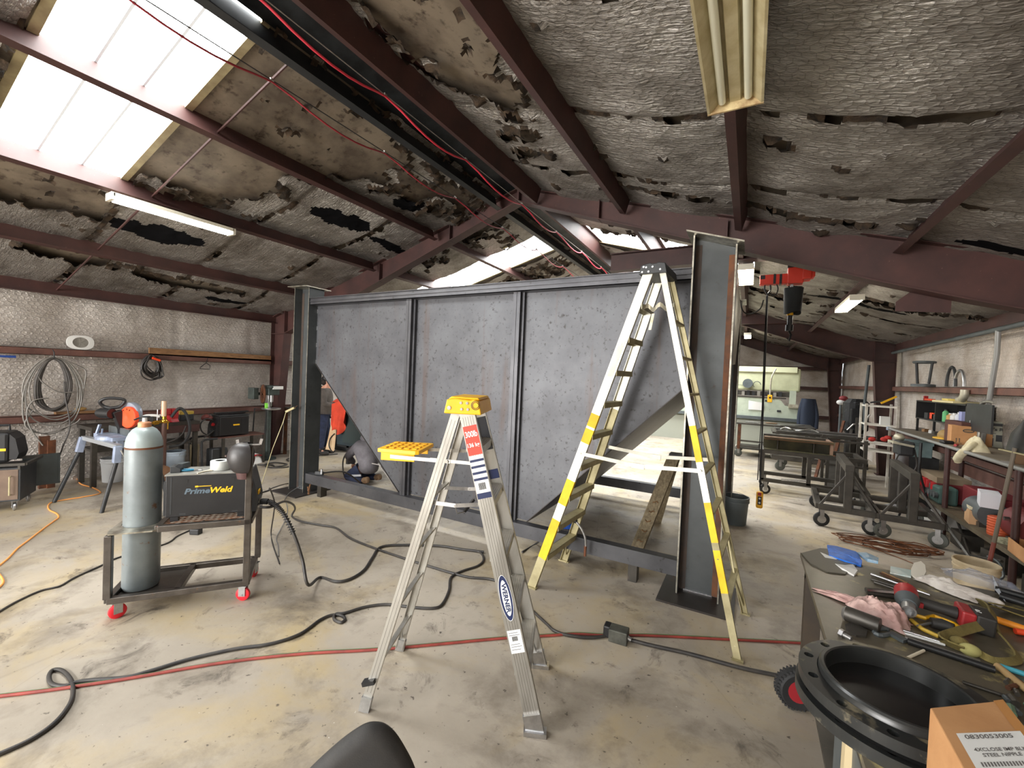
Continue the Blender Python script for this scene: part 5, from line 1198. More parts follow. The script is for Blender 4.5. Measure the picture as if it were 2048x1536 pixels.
# electrode holder stuck on the left column and its wire
eh = thing('electrode_holder', 'pale electrode holder stuck on the edge of the left tank column', 'electrode holder', (-5.95, 4.0, 1.22))
mb = MB(); mb.bar((.02, -.02, .03), (-.12, -.06, -.04), .03, .03); mb.build('holder', M_ALUDIRT, eh); 
MB().tube([(-.12, -.06, -.04), (-.17, -.07, -.2), (-.28, -.15, -.6), (-.36, -.2, -.95), (-.4, -.25, -1.2)], .006, 6).build('wire', M_ALUDIRT, eh, smooth=60)
MB().cyl((.02, -.02, .03), (.1, -.03, .07), .004, n=6).build('electrode', M_RUST, eh)
# ------------------------------------------------------------------ right side: rolling frames
M_BLKWHEEL = mat('black_wheel', srgb(38, 38, 38), .6, bump=.05, bscale=60); M_GRYWHEEL = mat('grey_wheel', srgb(86, 88, 82), .6)
def dolly(loc, label, wm):
    t = thing('rolling_dolly', label, 'rolling frame', loc, -.06); L, D, zf = .60, 1.15, .27
    def b(p, q, nm, w=.07): MB().bar(p, q, w, w).build(nm, M_DKSTEEL, t, bevel=.004)
    b((0, 0, zf), (L, 0, zf), 'base_rail', .075); b((0, D, zf), (L, D, zf), 'base_rail'); b((0, 0, zf), (0, D, zf), 'base_rail'); b((L, 0, zf), (L, D, zf), 'base_rail'); b((0, D*.5, zf), (L, D*.5, zf), 'base_rail')
    for y in (.0, .5, 1.0): b((.31, y*D, zf), (.31, y*D, .80), 'upright', .085)
    b((.31, -.04, .83), (.31, D+.04, .83), 'top_beam', .095)
    b((.02, 0, zf+.03), (.29, 0, .74), 'brace', .03); b((.6, .0, zf+.03), (.33, .1, .74), 'brace', .03)
    for x in (.04, L-.04):
        for y in (.02, D-.04): caster(t, (x, y, 0), .095, wm, .25 if x < .3 else -.5, h=.235, w=.04, rim=M_ZINC)
    return t
dolly((.90, 7.12, 0), 'left one of the two dark rolling frames, black tyres, nearest the bucket', M_BLKWHEEL)
dolly((1.53, 7.06, 0), 'right one of the two dark rolling frames, grey wheels, beside the long bench', M_GRYWHEEL)
# rolling stand with the channel on it
rs = thing('rolling_stand', 'long dark rolling stand carrying the brown steel channel', 'rolling stand', (.25, 8.6, 0))
def b(p, q, nm, w=.06, par=rs, m=M_DKSTEEL): return MB().bar(p, q, w, w).build(nm, m, par, world=True)
for y in (8.6, 9.3): b((.2, y, .745), (1.68, y, .745), 'top_rail', .065); b((.25, y, .25), (1.64, y, .25), 'base_rail')
for x in (.26, .93, 1.5): b((x, 8.6, .25), (x, 8.6, .72), 'leg'); b((x, 9.3, .25), (x, 9.3, .72), 'leg')
for x in (.26, 1.64): b((x, 8.6, .25), (x, 9.3, .25), 'base_rail'); b((x, 8.6, .745), (x, 9.3, .745), 'top_rail')
for x in (.32, 1.6):
    for y in (8.62, 9.28): caster(rs, (x-.25, y-8.6, 0), .085, M_BLKWHEEL, .3, h=.22, w=.035, rim=M_WHITE)
b((.55, 8.58, .29), (.9, 8.58, .32), 'bright_brace', .03, m=M_WELD); b((1.45, 9.25, .74), (1.72, 8.5, .2), 'brace', .05)
chn = thing('steel_channel', 'wide rust brown steel channel lying on the long rolling stand', 'steel channel', (.75, 8.95, .78))
MB().chan((.27, 8.72, .885), (1.24, 8.72, .885), .21, .14, .012, flip=1).build('channel', mat('olive_steel', srgb(92, 88, 62), .6, .3, srgb(64, 62, 50), 4), chn, world=True)
MB().bx(.27, 1.24, 8.59, 8.74, .955, 1.0).build('top_flange', mat('brown_flange', srgb(124, 92, 62), .6, .2, srgb(100, 74, 52), 4), chn, world=True)
MB().bx(.27, 1.24, 9.1, 9.2, .78, 1.0).build('far_flange', M_DKSTEEL, chn, world=True); MB().bx(1.2, 1.24, 8.6, 9.2, .79, .995).build('end_plate', mat('pale_rust', srgb(150, 122, 104), .6, .2), chn, world=True)
for x in (.47, .98): MB().bx(x-.006, x+.006, 8.6, 8.72, .79, .95).build('rib', M_DKSTEEL, chn, world=True)
# steel stacked on the next cart
lc2 = thing('stock_cart', 'low cart with small wheels loaded with dark flat bars behind the channel stand', 'cart', (.6, 11.3, 0))
for p, q in (((.55, 11.2, .3), (2.1, 11.1, .3)), ((.55, 12.1, .3), (2.1, 12.0, .3)), ((.55, 11.2, .3), (.55, 12.1, .3)), ((2.1, 11.1, .3), (2.1, 12.0, .3))): b(p, q, 'base_rail', .09, lc2)
for x in (.62, 1.3, 2.0): b((x, 11.6, .3), (x, 11.6, .82), 'post', .08, lc2)
MB().bx(.5, 2.15, 11.15, 12.05, .82, .86).build('deck', M_DKSTEEL, lc2, world=True)
for x, y in ((.08, -.05), (.16, .6), (1.3, -.1), (1.3, .6)): caster(lc2, (x, y, 0), .1, M_GRYWHEEL, .2, h=.25, w=.04)
random.seed(21)
for k in range(7):
    y = 11.2+.12*k; o = MB().bar((.55+.1*random.random(), y, .88+.012*(k % 3)), (2.1+.3*random.random(), y-.05, .88+.012*(k % 3)), .08, .02).build('flat_bar', M_CHROME if k in (1, 5) else M_DKSTEEL)
    tag(o, 'steel flat bar in the stack on the low stock cart', 'steel bar', 'flat bars on the stock cart')
o = thing('crumpled_wire', 'pale crumpled tie wire lying on the stack of flat bars', 'wire', (.75, 11.2, .92)); MB().tube(spline([(-.1, 0, 0), (0, .05, .05), (.1, -.03, .03), (.16, .05, 0), (.3, 0, .02), (.45, .06, .05), (.6, 0, 0)], 5), .015, 6).build('wire', M_ALU, o, smooth=50)
# long steel table before the brake
wt = thing('work_table', 'long dark steel work table on casters in front of the press brake', 'table', (-.2, 12.7, 0))
MB().bx(-.25, 1.45, 12.6, 13.7, .85, .89).build('table_top', M_DKSTEEL, wt, world=True)
for x in (-.18, 1.38):
    for y in (12.66, 13.6): b((x, y, .2), (x, y, .85), 'leg', .07, wt, M_RUST if x < 0 else M_DKSTEEL); caster(wt, (x+.2, y-12.7, 0), .095, M_GRYWHEEL, .3, h=.22, w=.04)
for z in (.42, .28): b((-.18, 12.66, z), (1.38, 12.66, z), 'stretcher', .04, wt)
MB().bx(-.2, 1.4, 12.7, 13.6, .2, .23).build('lower_shelf', M_DKSTEEL, wt, world=True)
for k, (x, y, w) in enumerate(((.1, 12.9, .3), (.55, 13.1, .25), (.9, 12.8, .5), (1.15, 13.1, .3))):
    o = MB().box((x, y, .90+.004), (w, .12, .012), Rz(.3*k)).build('steel_offcut', M_CHROME if k != 1 else M_WOOD); tag(o, 'small flat offcut lying on the long steel table before the press brake', 'offcut', 'offcuts on the long steel table')
# press brake
M_CREAM = mat('cream_machine_paint', srgb(206, 208, 172), .5, .05, srgb(186, 188, 152), 3, col3=srgb(110, 104, 86), scale3=9, lo3=.66, hi3=.72)
M_CREAM2 = mat('cream_pale', srgb(190, 198, 178), .5, .05, srgb(168, 176, 158), 3, col3=srgb(84, 80, 70), scale3=11, lo3=.66, hi3=.71)
pb = thing('press_brake', 'big cream painted press brake against the far end wall', 'press brake', (-.4, 15.1, 0))
xr = 1.38
MB().bx(-3.2, xr-.06, 15.2, 15.5, 1.72, 2.42).build('upper_beam', M_CREAM, pb, world=True, bevel=.05)
MB().bx(-3.2, xr-.16, 15.14, 15.2, 2.30, 2.46).build('hood', mat('hood_cream', srgb(226, 228, 190), .5), pb, world=True)
poly = [(-3.2, .2), (xr, .2), (xr, 1.20), (xr-.1, 1.27), (xr-.42, 1.30), (xr-.52, 1.44), (xr-.62, 1.50), (-3.2, 1.50)]
MB().prism(poly, (0, 15.42, 0), X, Z, .28).build('bed', M_CREAM2, pb, world=True)
MB().bx(-3.2, xr-.02, 15.1, 15.14, .0, .8).build('skirt', mat('skirt_grey', srgb(150, 152, 140), .5), pb, world=True)
MB().bx(-3.2, xr+.02, 15.0, 15.2, .84, .93).build('die_rail', M_GREYPAINT, pb, world=True)
mb = MB(); mb.bx(-3.2, xr-.4, 15.12, 15.3, 1.5, 1.53); mb.bx(-3.2, xr-.25, 15.2, 15.4, 1.56, 1.7); mb.build('tooling', M_DKSTEEL, pb, world=True)
for k in range(8): MB().bx(-.2+.14*k, -.12+.14*k, 15.1, 15.2, 1.56, 1.68+.03*(k % 2)).build('tool_clamp', M_DKGREY if k % 3 else M_ALU, pb, world=True)
MB().bx(xr-.32, xr-.16, 15.1, 15.3, 1.28, 1.76).build('ram_guide', M_CREAM2, pb, world=True); MB().bx(xr-.34, xr-.1, 15.05, 15.25, 1.25, 1.36).build('guide_block', M_ALUOLD, pb, world=True)
MB().bx(xr-.62, xr-.52, 15.12, 15.15, 1.1, 1.16).build('nameplate', M_DKGREY, pb, world=True); MB().bx(xr-.95, xr-.78, 15.12, 15.15, 1.40, 1.45).build('nameplate', M_DKGREY, pb, world=True)
mb = MB(); mb.cyl((-.05, 14.95, 1.93), (-.05, 15.2, 1.93), .14, n=18); mb.build('gauge', M_GREYPAINT, pb, world=True, smooth=40)
mb = MB(); mb.bar((-.4, 15.1, 1.87), (.1, 15.1, 1.87), .015, .015); mb.tube([(.2+.1*math.cos(k*.5), 15.1, 1.9+.1*math.sin(k*.5)) for k in range(9)], .01, 5); mb.build('oil_line', M_GREYPAINT, pb, world=True, split=True)
o = MB().sheet(lambda a, c: (.0+.42*a+.0, 15.108-.02*math.sin(PI*a)*c, 1.12+.28*c-.05*a*c), 8, 6, .001).build('paper_sheet', M_PAPER); tag(o, 'white paper chart taped on the press brake bed', 'paper')
pn = thing('pendant_box', 'yellow control box hanging from a conduit before the press brake', 'control box', (.55, 14.9, 1.5))
MB().box((0, 0, .0), (.12, .08, .22)).build('box', mat('amber', srgb(240, 176, 30), .5), pn, bevel=.01); MB().box((0, -.042, .03), (.05, .01, .05)).build('button', M_BLACK, pn)
MB().tube(spline([(0, 0, .1), (.0, 0, .4), (.02, 0, .65), (.12, .1, .9)], 6), .022, 8).build('conduit', M_ALUOLD, pn, smooth=50)
jk = thing('blue_jacket', 'dark blue jacket hanging on the right end of the press brake', 'jacket', (1.52, 15.0, .6))
MB().sheet(lambda a, c: ((.22+.05*c)*math.cos(2*PI*a)*(1+.12*math.sin(6*PI*a))*(.75+.25*math.sin(PI*min(1, c*1.1))), .14*math.sin(2*PI*a)*(1+.2*math.sin(4*PI*a)), .95-1.05*c), 28, 10).build('jacket_body', mat('navy_cloth', srgb(38, 46, 62), .9), jk, smooth=60)
for s in (-1, 1): MB().tube(spline([(s*.12, 0, .9), (s*.2, -.02, .5), (s*.2, -.03, .1)], 5), .06, 8).build('sleeve', mat('navy_cloth', srgb(38, 46, 62), .9), jk, smooth=60)
# dark clutter between brake and shelf
gp = thing('gooseneck_pipe', 'tall pipe with a red and white cap beside the dark machine', 'pipe', (2.15, 14.2, 0))
MB().cyl((0, 0, 0), (0, 0, 1.55), .03, n=10).build('pipe', M_GREYPAINT, gp, smooth=40); MB().ball((0, 0, 1.52), (.1, .1, .07), 12, 8).build('white_cap', M_WHITE, gp, smooth=60); MB().ball((.05, 0, 1.63), (.1, .08, .07), 12, 8).build('red_cap', mat('dull_red', srgb(130, 44, 48), .6), gp, smooth=60)
dm = thing('drill_machine', 'tall black greasy machine column near the far right building column', 'machine', (2.3, 13.2, 0))
M_GREASE = mat('greasy_black', srgb(44, 44, 46), .5, .3, srgb(28, 28, 30), 6, col3=srgb(100, 102, 104), scale3=10, lo3=.62, hi3=.7)
mb = MB(); mb.lathe([(.3, 0), (.3, .1), (.2, .15), (.18, .8), (.26, .9), (.26, 1.55), (.16, 1.65)], n=14); mb.build('column', M_GREASE, dm); MB().box((.0, -.2, 1.2), (.3, .25, .45)).build('head', M_GREASE, dm, bevel=.03); MB().box((-.05, -.3, .75), (.5, .4, .06)).build('table', M_GREASE, dm); MB().tube([(-.2, -.35, .9), (-.1, -.4, 1.05), (.1, -.4, 1.1), (.2, -.35, 1.3)], .02, 6).build('lever', M_ALU, dm)
for k, (x0, y0, x1, y1, h) in enumerate(((1.75, 12.4, 2.05, 13.0, 1.1), (1.9, 11.8, 2.1, 12.4, .95), (1.45, 10.6, 1.7, 11.2, .8), (2.05, 11.5, 2.12, 12.0, 1.25), (1.3, 10.9, 1.5, 11.3, .85))):
    o = MB().bar((x0, y0, 0), (x1, y1, h), .05, .05).build('leaning_bar', M_DKSTEEL if k % 2 else M_RUST)
    tag(o, 'dark bar leaning among the scrap beside the white shelf rack', 'bar', 'bars leaning by the white rack')
rk = thing('rebar_stand', 'low dark stand of leaning plates and bars behind the rolling frames', 'stand', (1.55, 9.9, 0))
for x in (1.35, 1.9): b((x, 9.9, 0), (x, 9.9, .95), 'upright', .05, rk); b((x, 10.5, 0), (x, 10.5, .95), 'upright', .05, rk)
for z in (.9, .45): b((1.3, 9.9, z), (1.95, 9.9, z), 'crossbar', .04, rk); b((1.3, 10.5, z), (1.95, 10.5, z), 'crossbar', .04, rk)
for k in range(4): MB().bar((1.4+.13*k, 9.75, .0), (1.5+.1*k, 10.35, .55), .12, .012).build('steel_plate', M_DKSTEEL, rk, world=True)
# white shelf rack
M_RACK = mat('rack_white', srgb(214, 210, 200), .55, 0, srgb(180, 172, 160), 6)
wr = thing('shelf_rack', 'narrow white angle iron shelf rack beside the right building column', 'shelf rack', (2.2, 10.5, 0))
for x, y in ((2.0, 10.55), (2.42, 10.35), (2.0, 11.0), (2.42, 10.8)): b((x, y, .7 if x < 2.2 else 0), (x, y, 1.62), 'upright', .035, wr, M_RACK)
b((2.42, 10.35, 0), (2.42, 10.35, .9), 'lower_post', .05, wr, M_RUST)
for z in (1.56, 1.2, .84, .70):
    MB().add([(2.0, 10.55, z), (2.42, 10.35, z), (2.42, 10.8, z), (2.0, 11.0, z), (2.0, 10.55, z+.03), (2.42, 10.35, z+.03), (2.42, 10.8, z+.03), (2.0, 11.0, z+.03)], [(0,3,2,1), (4,5,6,7), (0,1,5,4), (1,2,6,5), (2,3,7,6), (3,0,4,7)]).build('shelf', M_RACK, wr, world=True)
o = MB().box((2.28, 10.55, 1.31), (.14, .1, .16)).build('white_carton', M_WHITE); tag(o, 'small white carton on the middle shelf of the white rack', 'carton')
for k, (x, z) in enumerate(((2.28, .96), (2.33, .99), (2.1, .94))):
    o = MB().ball((x, 10.5, z), (.06, .05, .045), 10, 7).build('red_strap', mat('strap_red', srgb(180, 48, 40), .8), smooth=60); tag(o, 'bundle of red orange webbing on the lower shelf of the white rack', 'strap', 'red webbing bundles on the rack')
o = thing('yellow_grip_saw', 'yellow and black tool lying on top of the white rack', 'tool', (2.3, 10.5, 1.62)); MB().bar((-.1, 0, .02), (.12, 0, .16), .05, .03).build('blade', M_YELLOW, o); MB().bar((-.25, .05, .02), (.1, .05, .1), .03, .03).build('handle', M_DKGREY, o)
tb_ = thing('tool_box', 'pale blue steel tool box on a dark cabinet by the right column', 'tool box', (2.55, 9.75, .8))
MB().bx(-.2, .12, -.3, .2, .0, .22).build('body', mat('pale_blue', srgb(150, 176, 178), .5, 0, srgb(126, 150, 152), 6), tb_, bevel=.01); MB().bx(-.21, .13, -.31, .21, .20, .25).build('lid', mat('pale_blue', srgb(150, 176, 178), .5), tb_); MB().box((-.215, -.05, .14), (.02, .12, .03)).build('latch', M_ZINC, tb_)
o = thing('steel_cabinet', 'dark floor cabinet carrying the pale blue tool box', 'cabinet', (2.55, 9.75, 0)); MB().bx(-.2, .2, -.32, .3, 0, .8).build('cabinet_body', M_DKGREY, o); MB().bx(-.212, -.2, -.28, .26, .06, .74).build('door', M_BLACK, o)
# conduits on the right wall
o = MB().cyl((2.66, 2.5, 2.70), (2.66, 12.0, 2.70), .03, n=10).build('conduit', M_GREYPAINT, smooth=40); tag(o, 'grey conduit running along the eave of the right wall', 'conduit')
o = MB().tube([(2.66, 7.55, 2.69), (2.68, 7.6, 2.4), (2.7, 7.9, 1.2)], .028, 10).build('conduit', mat('pipe_pale', srgb(150, 150, 148), .4, .4), smooth=40); tag(o, 'grey conduit dropping at a slant from the eave to the right bench', 'conduit')
o = MB().tube([at(1738, 730, y=12.6), at(1730, 800, y=12.6), at(1729, 860, y=12.6)], .03, 8).build('conduit', M_GREYPAINT, smooth=40); tag(o, 'grey conduit on the far right wall beyond the second steel frame', 'conduit')
# ------------------------------------------------------------------ long bench on the right wall
BZ, SZ, BX = 1.2, .36, 2.3
rb_ = thing('pipe_bench', 'long pipe legged workbench along the right wall with a cluttered lower shelf', 'workbench', (2.55, 7, 0))
MB().bx(BX+.02, 2.86, 3.6, 10.4, BZ-.03, BZ).build('bench_top', mat('bench_top_grimy', srgb(128, 118, 102), .6, .1, srgb(92, 84, 72), 3), rb_, world=True)
MB().cyl((BX, 3.6, BZ-.015), (BX, 10.4, BZ-.015), .021, n=12).build('edge_pipe', mat('pipe_pale', srgb(150, 150, 148), .4, .4), rb_, world=True, smooth=40)
MB().bx(BX-.02, BX+.02, 10.3, 10.42, BZ-.05, BZ+.01).build('end_plate', mat('end_blue_grey', srgb(150, 160, 178), .5), rb_, world=True)
for y in (7.75, 6.05, 4.3, 9.9): MB().cyl((BX+.04, y, 0), (BX+.04, y, BZ-.04), .03, n=12).build('pipe_leg', M_PRIMER, rb_, world=True, smooth=40)
for y in (8.7, 6.6): MB().cyl((2.78, y, 0), (2.78, y, BZ-.04), .03, n=12).build('pipe_leg', M_PRIMER, rb_, world=True, smooth=40)
MB().bx(BX, 2.86, 3.6, 9.2, SZ-.05, SZ).build('lower_shelf', mat('shelf_wood_grimy', srgb(104, 94, 74), .75, 0, srgb(76, 68, 54), 4), rb_, world=True)
MB().bx(2.8, 2.86, 3.6, 9.2, .70, .86).build('back_rail', M_PRIMER_L, rb_, world=True)
def onb(u, v): return at(u, v, z=BZ)
def ons(u, v): return at(u, v, z=SZ)
# the box of rags
RZB = -.16
p0 = at(1935, 890, z=BZ)+V((.01, 0, 0)); bw, bh, bd = .55, .34, .15
bxr = thing('rag_box', 'large grey carton of painters rags standing on the right bench', 'carton', p0, RZB)
M_BOXG = mat('carton_grey', srgb(166, 166, 150), .6); M_PURP = mat('carton_purple', srgb(70, 62, 110), .6)
MB().bx(0, bw, 0, bd, 0, bh).build('carton_body', M_BOXG, bxr, bevel=.003)
MB().bx(-.0015, 0, .005, bd-.005, .01, bh-.01).build('side_print', mat('carton_white', srgb(214, 214, 224), .6), bxr)
MB().bx(-.003, -.0015, .02, bd-.02, .02, .16).build('side_photo', M_PURP, bxr); MB().bx(-.003, -.0015, .03, bd-.03, .22, .3).build('side_photo', M_PURP, bxr)
MB().bx(.03, bw-.03, -.002, 0, bh-.06, bh-.025).build('print_band', M_DKGREY, bxr); MB().bx(.02, .22, -.002, 0, .02, .12).build('print_photo', mat('photo_navy', srgb(52, 54, 72), .6), bxr); MB().bx(.24, .36, -.002, 0, .08, .165).build('print_photo', M_DKGREY, bxr)
text("Painter's Rags", 'carton_lettering', M_DKGREY, bxr, (.045, -.0015, .205), X, Z, .054, .33, world=False, bold=.03)
mb = MB()
for z, x1 in ((.18, .24), (.165, .2), (.145, .22), (.13, .17)): mb.bx(.045, x1, -.002, 0, z, z+.007)
mb.build('fine_print', M_GREYPAINT, bxr, split=True)
mb = MB(); mb.lathe([(.028, 0), (.028, .002)], (.47, 0, .235), -Y, 20, sq=.6); mb.build('print_badge', M_GREYPAINT, bxr)
# cardboard box with an oval print
cbx = thing('cardboard_box', 'cardboard box with a dark oval print on the right bench', 'box', V((2.42, 7.95, BZ)), -.15)
MB().bx(0, .38, 0, .26, 0, .25).build('box_body', M_CARD, cbx, bevel=.003)
mb = MB(); mb.lathe([(.055, 0), (.055, .0015)], (.16, 0, .19), -Y, 24, sq=.48); ov = mb.build('oval_print', M_DKGREY, cbx)
mb = MB(); mb.lathe([(.044, .001), (.044, .0025)], (.16, 0, .19), -Y, 24, sq=.42); mb.build('oval_field', mat('card_dark', srgb(140, 108, 74), .8), ov)
mb = MB()
for x in (.05, .08): mb.bar((x, -.001, .03), (x, -.001, .08), .006, .002); mb.bar((x-.008, -.001, .07), (x, -.001, .085), .004, .002); mb.bar((x+.008, -.001, .07), (x, -.001, .085), .004, .002)
mb.bx(.025, .105, -.0015, 0, .015, .02); mb.build('arrow_print', M_DKGREY, cbx, split=True)
o = thing('parts_heap', 'dark red brown scrap crate behind the cardboard box on the bench', 'crate', (2.66, 8.3, BZ)); MB().bx(-.15, .2, -.35, .2, 0, .3).build('crate_body', mat('crate_brown', srgb(82, 48, 40), .7), o, bevel=.01); MB().ball((.05, -.1, .33), (.05, .05, .05), 10, 7).build('shiny_part', M_ALU, o, smooth=60)
gl = thing('work_gloves', 'pale leather work gloves draped over the front edge of the right bench', 'gloves', V((2.33, 7.25, BZ)))
M_GLV = mat('glove_cream', srgb(212, 204, 176), .85, 0, srgb(184, 174, 142), 9, bump=.3, bscale=40)
MB().sheet(lambda a, c: (.02+.16*a, -.18+.36*c, .16*math.sin(PI*a)**.6*math.sin(PI*c)**.6*(1+.4*fbm((a*3, c*3, 7)))), 12, 12).build('crumpled_glove', M_GLV, gl, smooth=60)
MB().tube(spline([(.06, -.1, .1), (.0, -.12, .04), (-.05, -.08, -.05), (-.05, .0, -.12), (-.04, .02, -.16)], 5), [.03]*8+[.045]*9+[.035]*4, 9).build('hanging_cuff', M_GLV, gl, smooth=60)
o = thing('open_carton', 'open brown carton flap box on the front of the bench below the rag box', 'carton', V((2.36, 6.2, BZ)), -.2)
for q in ((0, .3, 0, .006), (0, .3, .16, .166)): MB().bx(q[0], q[1], q[2], q[3], 0, .12).build('wall', mat('card_brown', srgb(120, 92, 66), .8), o)
MB().bx(-.0, .006, 0, .16, 0, .12).build('wall', M_CARD, o); MB().bx(-.07, .0, -.01, .15, .0, .004).build('flap', mat('grey_board', srgb(150, 152, 156), .6), o)
o = thing('white_carton', 'white and pink carton lying at the bench edge right of the open brown carton', 'carton', V((2.33, 5.78, BZ)), -.2); MB().bx(0, .2, 0, .15, 0, .13).build('carton_body', mat('white_card', srgb(222, 218, 232), .6), o, bevel=.004); MB().bx(.15, .201, -.001, .1, .005, .06).build('pink_print', mat('pink_print', srgb(206, 90, 110), .6), o)
o = thing('screwdriver', 'red handled screwdriver on the bench edge before the cardboard box', 'screwdriver', V((2.38, 7.62, BZ+.02)), 1.1); MB().cyl((-.1, 0, 0), (.02, 0, 0), .016, n=8).build('handle', M_RED, o); MB().cyl((.02, 0, 0), (.13, 0, 0), .004, n=6).build('shaft', M_CHROME, o)
o = thing('black_case', 'small black pouch on the bench before the cardboard box', 'pouch', V((2.4, 7.95, BZ)), .2); MB().box((-.05, -.05, .022), (.12, .1, .044)).build('pouch_body', M_BLACK, o, bevel=.015)
for k, (u, v, m, s) in enumerate(((1800, 848, M_ALU, .06), (1822, 850, M_WOOD, .05), (1835, 853, M_WHITE, .04), (1850, 856, M_DKSTEEL, .07), (1845, 862, M_RUST, .06))):
    p = onb(u, v); o = MB().box((min(p.x, 2.7), min(p.y, 10.2-.25*k), BZ+.025), (s*1.6, s, .05), Rz(.5*k)).build('loose_part', m); tag(o, 'small loose part lying on the far end of the right bench', 'part', 'loose parts on the right bench')
o = thing('hard_hat', 'tan hard hat with yellow brim on the right bench', 'hat', (2.62, 8.7, BZ)); MB().ball((0, 0, .05), (.12, .15, .1), 16, 9).build('crown', mat('hat_tan', srgb(150, 122, 72), .6), o, smooth=60); MB().lathe([(.1, .0), (.17, .0), (.17, .015), (.1, .03)], n=20).build('brim', mat('hat_yellow', srgb(216, 170, 60), .6), o, smooth=60)
# cubby shelf at the back of the bench
cu_ = thing('cubby_shelf', 'black open fronted cubby shelf above the back of the right bench', 'shelf', (2.7, 9.1, 1.42))
for (a, b_, c, d, e, f) in ((2.6, 2.86, 8.1, 10.1, 1.42, 1.44), (2.6, 2.86, 8.1, 10.1, 1.72, 1.74), (2.6, 2.86, 8.1, 8.13, 1.42, 1.74), (2.6, 2.86, 9.2, 9.22, 1.42, 1.74), (2.6, 2.86, 10.08, 10.1, 1.42, 1.74), (2.85, 2.86, 8.1, 10.1, 1.42, 1.74)): MB().bx(a, b_, c, d, e, f).build('board', M_BLACK, cu_, world=True)
MB().bx(2.6, 2.62, 7.4, 8.1, 1.40, 1.76).build('side_board', M_DKGREY, cu_, world=True)
for x in (2.62, 2.84):
    for y in (8.12, 10.06): MB().bx(x-.015, x+.015, y-.015, y+.015, BZ, 1.42).build('foot', M_BLACK, cu_, world=True)
for k, (y, m, h, r, l) in enumerate(((9.05, mat('bottle_green', srgb(90, 170, 110), .5), .19, .04, 'green bottle in the cubby shelf above the bench'), (8.86, mat('label_tan', srgb(190, 150, 90), .6), .14, .05, 'tan jar with yellow lid in the cubby shelf'), (8.72, M_WHITE, .15, .05, 'white plastic jar in the cubby shelf'), (8.56, mat('spray_white', srgb(200, 204, 214), .5), .17, .045, 'white spray bottle in the cubby shelf'))):
    o = thing('bottle', l, 'bottle', (2.68, y, 1.441)); MB().lathe([(r, 0), (r, h*.75), (r*.5, h*.88), (r*.45, h*.9)], n=16).build('bottle_body', m, o, smooth=40); MB().lathe([(r*.5, h*.9), (r*.5, h), (.001, h)], n=12).build('cap', M_WHITE if k else M_DKGREY, o, smooth=40)
o = MB().box((2.68, 8.38, 1.535), (.1, .1, .19)).build('blue_white_carton', mat('blue_carton', srgb(150, 156, 200), .6)); tag(o, 'blue and white carton at the right end of the cubby shelf', 'carton')
for k, (y, z) in enumerate(((9.5, 1.50), (9.75, 1.49), (9.4, 1.48))):
    o = MB().box((2.7, y, z), (.12, .16, .1)).build('clamp_tool', M_ORANGE if k == 0 else M_DKGREY); tag(o, ('orange clamp tool in the left bay of the cubby shelf', 'dark tool standing at the back of the left cubby bay', 'dark tool beside the orange clamp in the cubby shelf')[k], 'tool')
o = thing('paper_stack', 'yellowed papers stacked on top of the cubby shelf', 'papers', (2.7, 8.8, 1.741)); MB().box((0, 0, .015), (.3, .6, .03), Rz(.1)).build('sheet', mat('old_paper', srgb(206, 194, 150), .8), o); MB().box((0, .05, .045), (.2, .35, .03), Rz(-.1)).build('pad', mat('yellow_paper', srgb(216, 196, 110), .8), o)
o = thing('pipe_elbow', 'dull steel pipe elbow on top of the cubby shelf', 'pipe fitting', (2.68, 8.5, 1.742)); MB().tube(spline([(0, .1, .05), (0, .02, .06), (0, -.05, .12), (0, -.06, .2)], 5), .05, 10).build('elbow', M_ALUOLD, o, smooth=60)
o = thing('orange_clamp', 'orange clamp resting on the left end of the cubby shelf top', 'clamp', (2.68, 9.8, 1.742)); MB().bar((0, -.2, .02), (0, .15, .02), .05, .03).build('bar', M_ORANGE, o); MB().box((0, .15, .04), (.05, .05, .08)).build('jaw', M_RED, o)
o = thing('bar_stool', 'grey metal stool upside down on the girt by the right column', 'stool', (2.62, 9.9, 1.98)); MB().lathe([(.16, 0), (.16, .04), (.001, .05)], n=18).build('seat', M_GREYPAINT, o, smooth=40)
for k in range(4): MB().cyl((.1*math.cos(k*PI/2+.5), .1*math.sin(k*PI/2+.5), .05), (.14*math.cos(k*PI/2+.5), .14*math.sin(k*PI/2+.5), .42), .018, n=8).build('leg', M_DKGREY, o)
MB().tube([(.14*math.cos(k*PI/6), .14*math.sin(k*PI/6), .42) for k in range(12)], .02, 8, closed=True).build('ring', M_GREYPAINT, o, smooth=50)
for k in range(2):
    o = MB().tube([(2.7, 9.0-.3*k+.17*math.cos(t*PI/10), 1.99+(.24 if k else .3)*math.sin(t*PI/10)) for t in range(11)], .02, 7).build('hoop', M_DKGREY if k == 0 else M_ZINC, smooth=50); tag(o, 'dark curved hoop standing on the right girt' if k == 0 else 'thin pale hoop standing on the right girt', 'hoop')
o = MB().tube(spline([(2.62, 7.75, 1.2), (2.62, 7.75, 1.7), (2.62, 7.7, 1.78), (2.62, 7.55, 1.8), (2.62, 7.4, 1.79)], 5), .02, 8).build('walking_cane', M_ALU, smooth=50); tag(o, 'hooked pale pipe cane standing at the back of the bench', 'pipe cane')
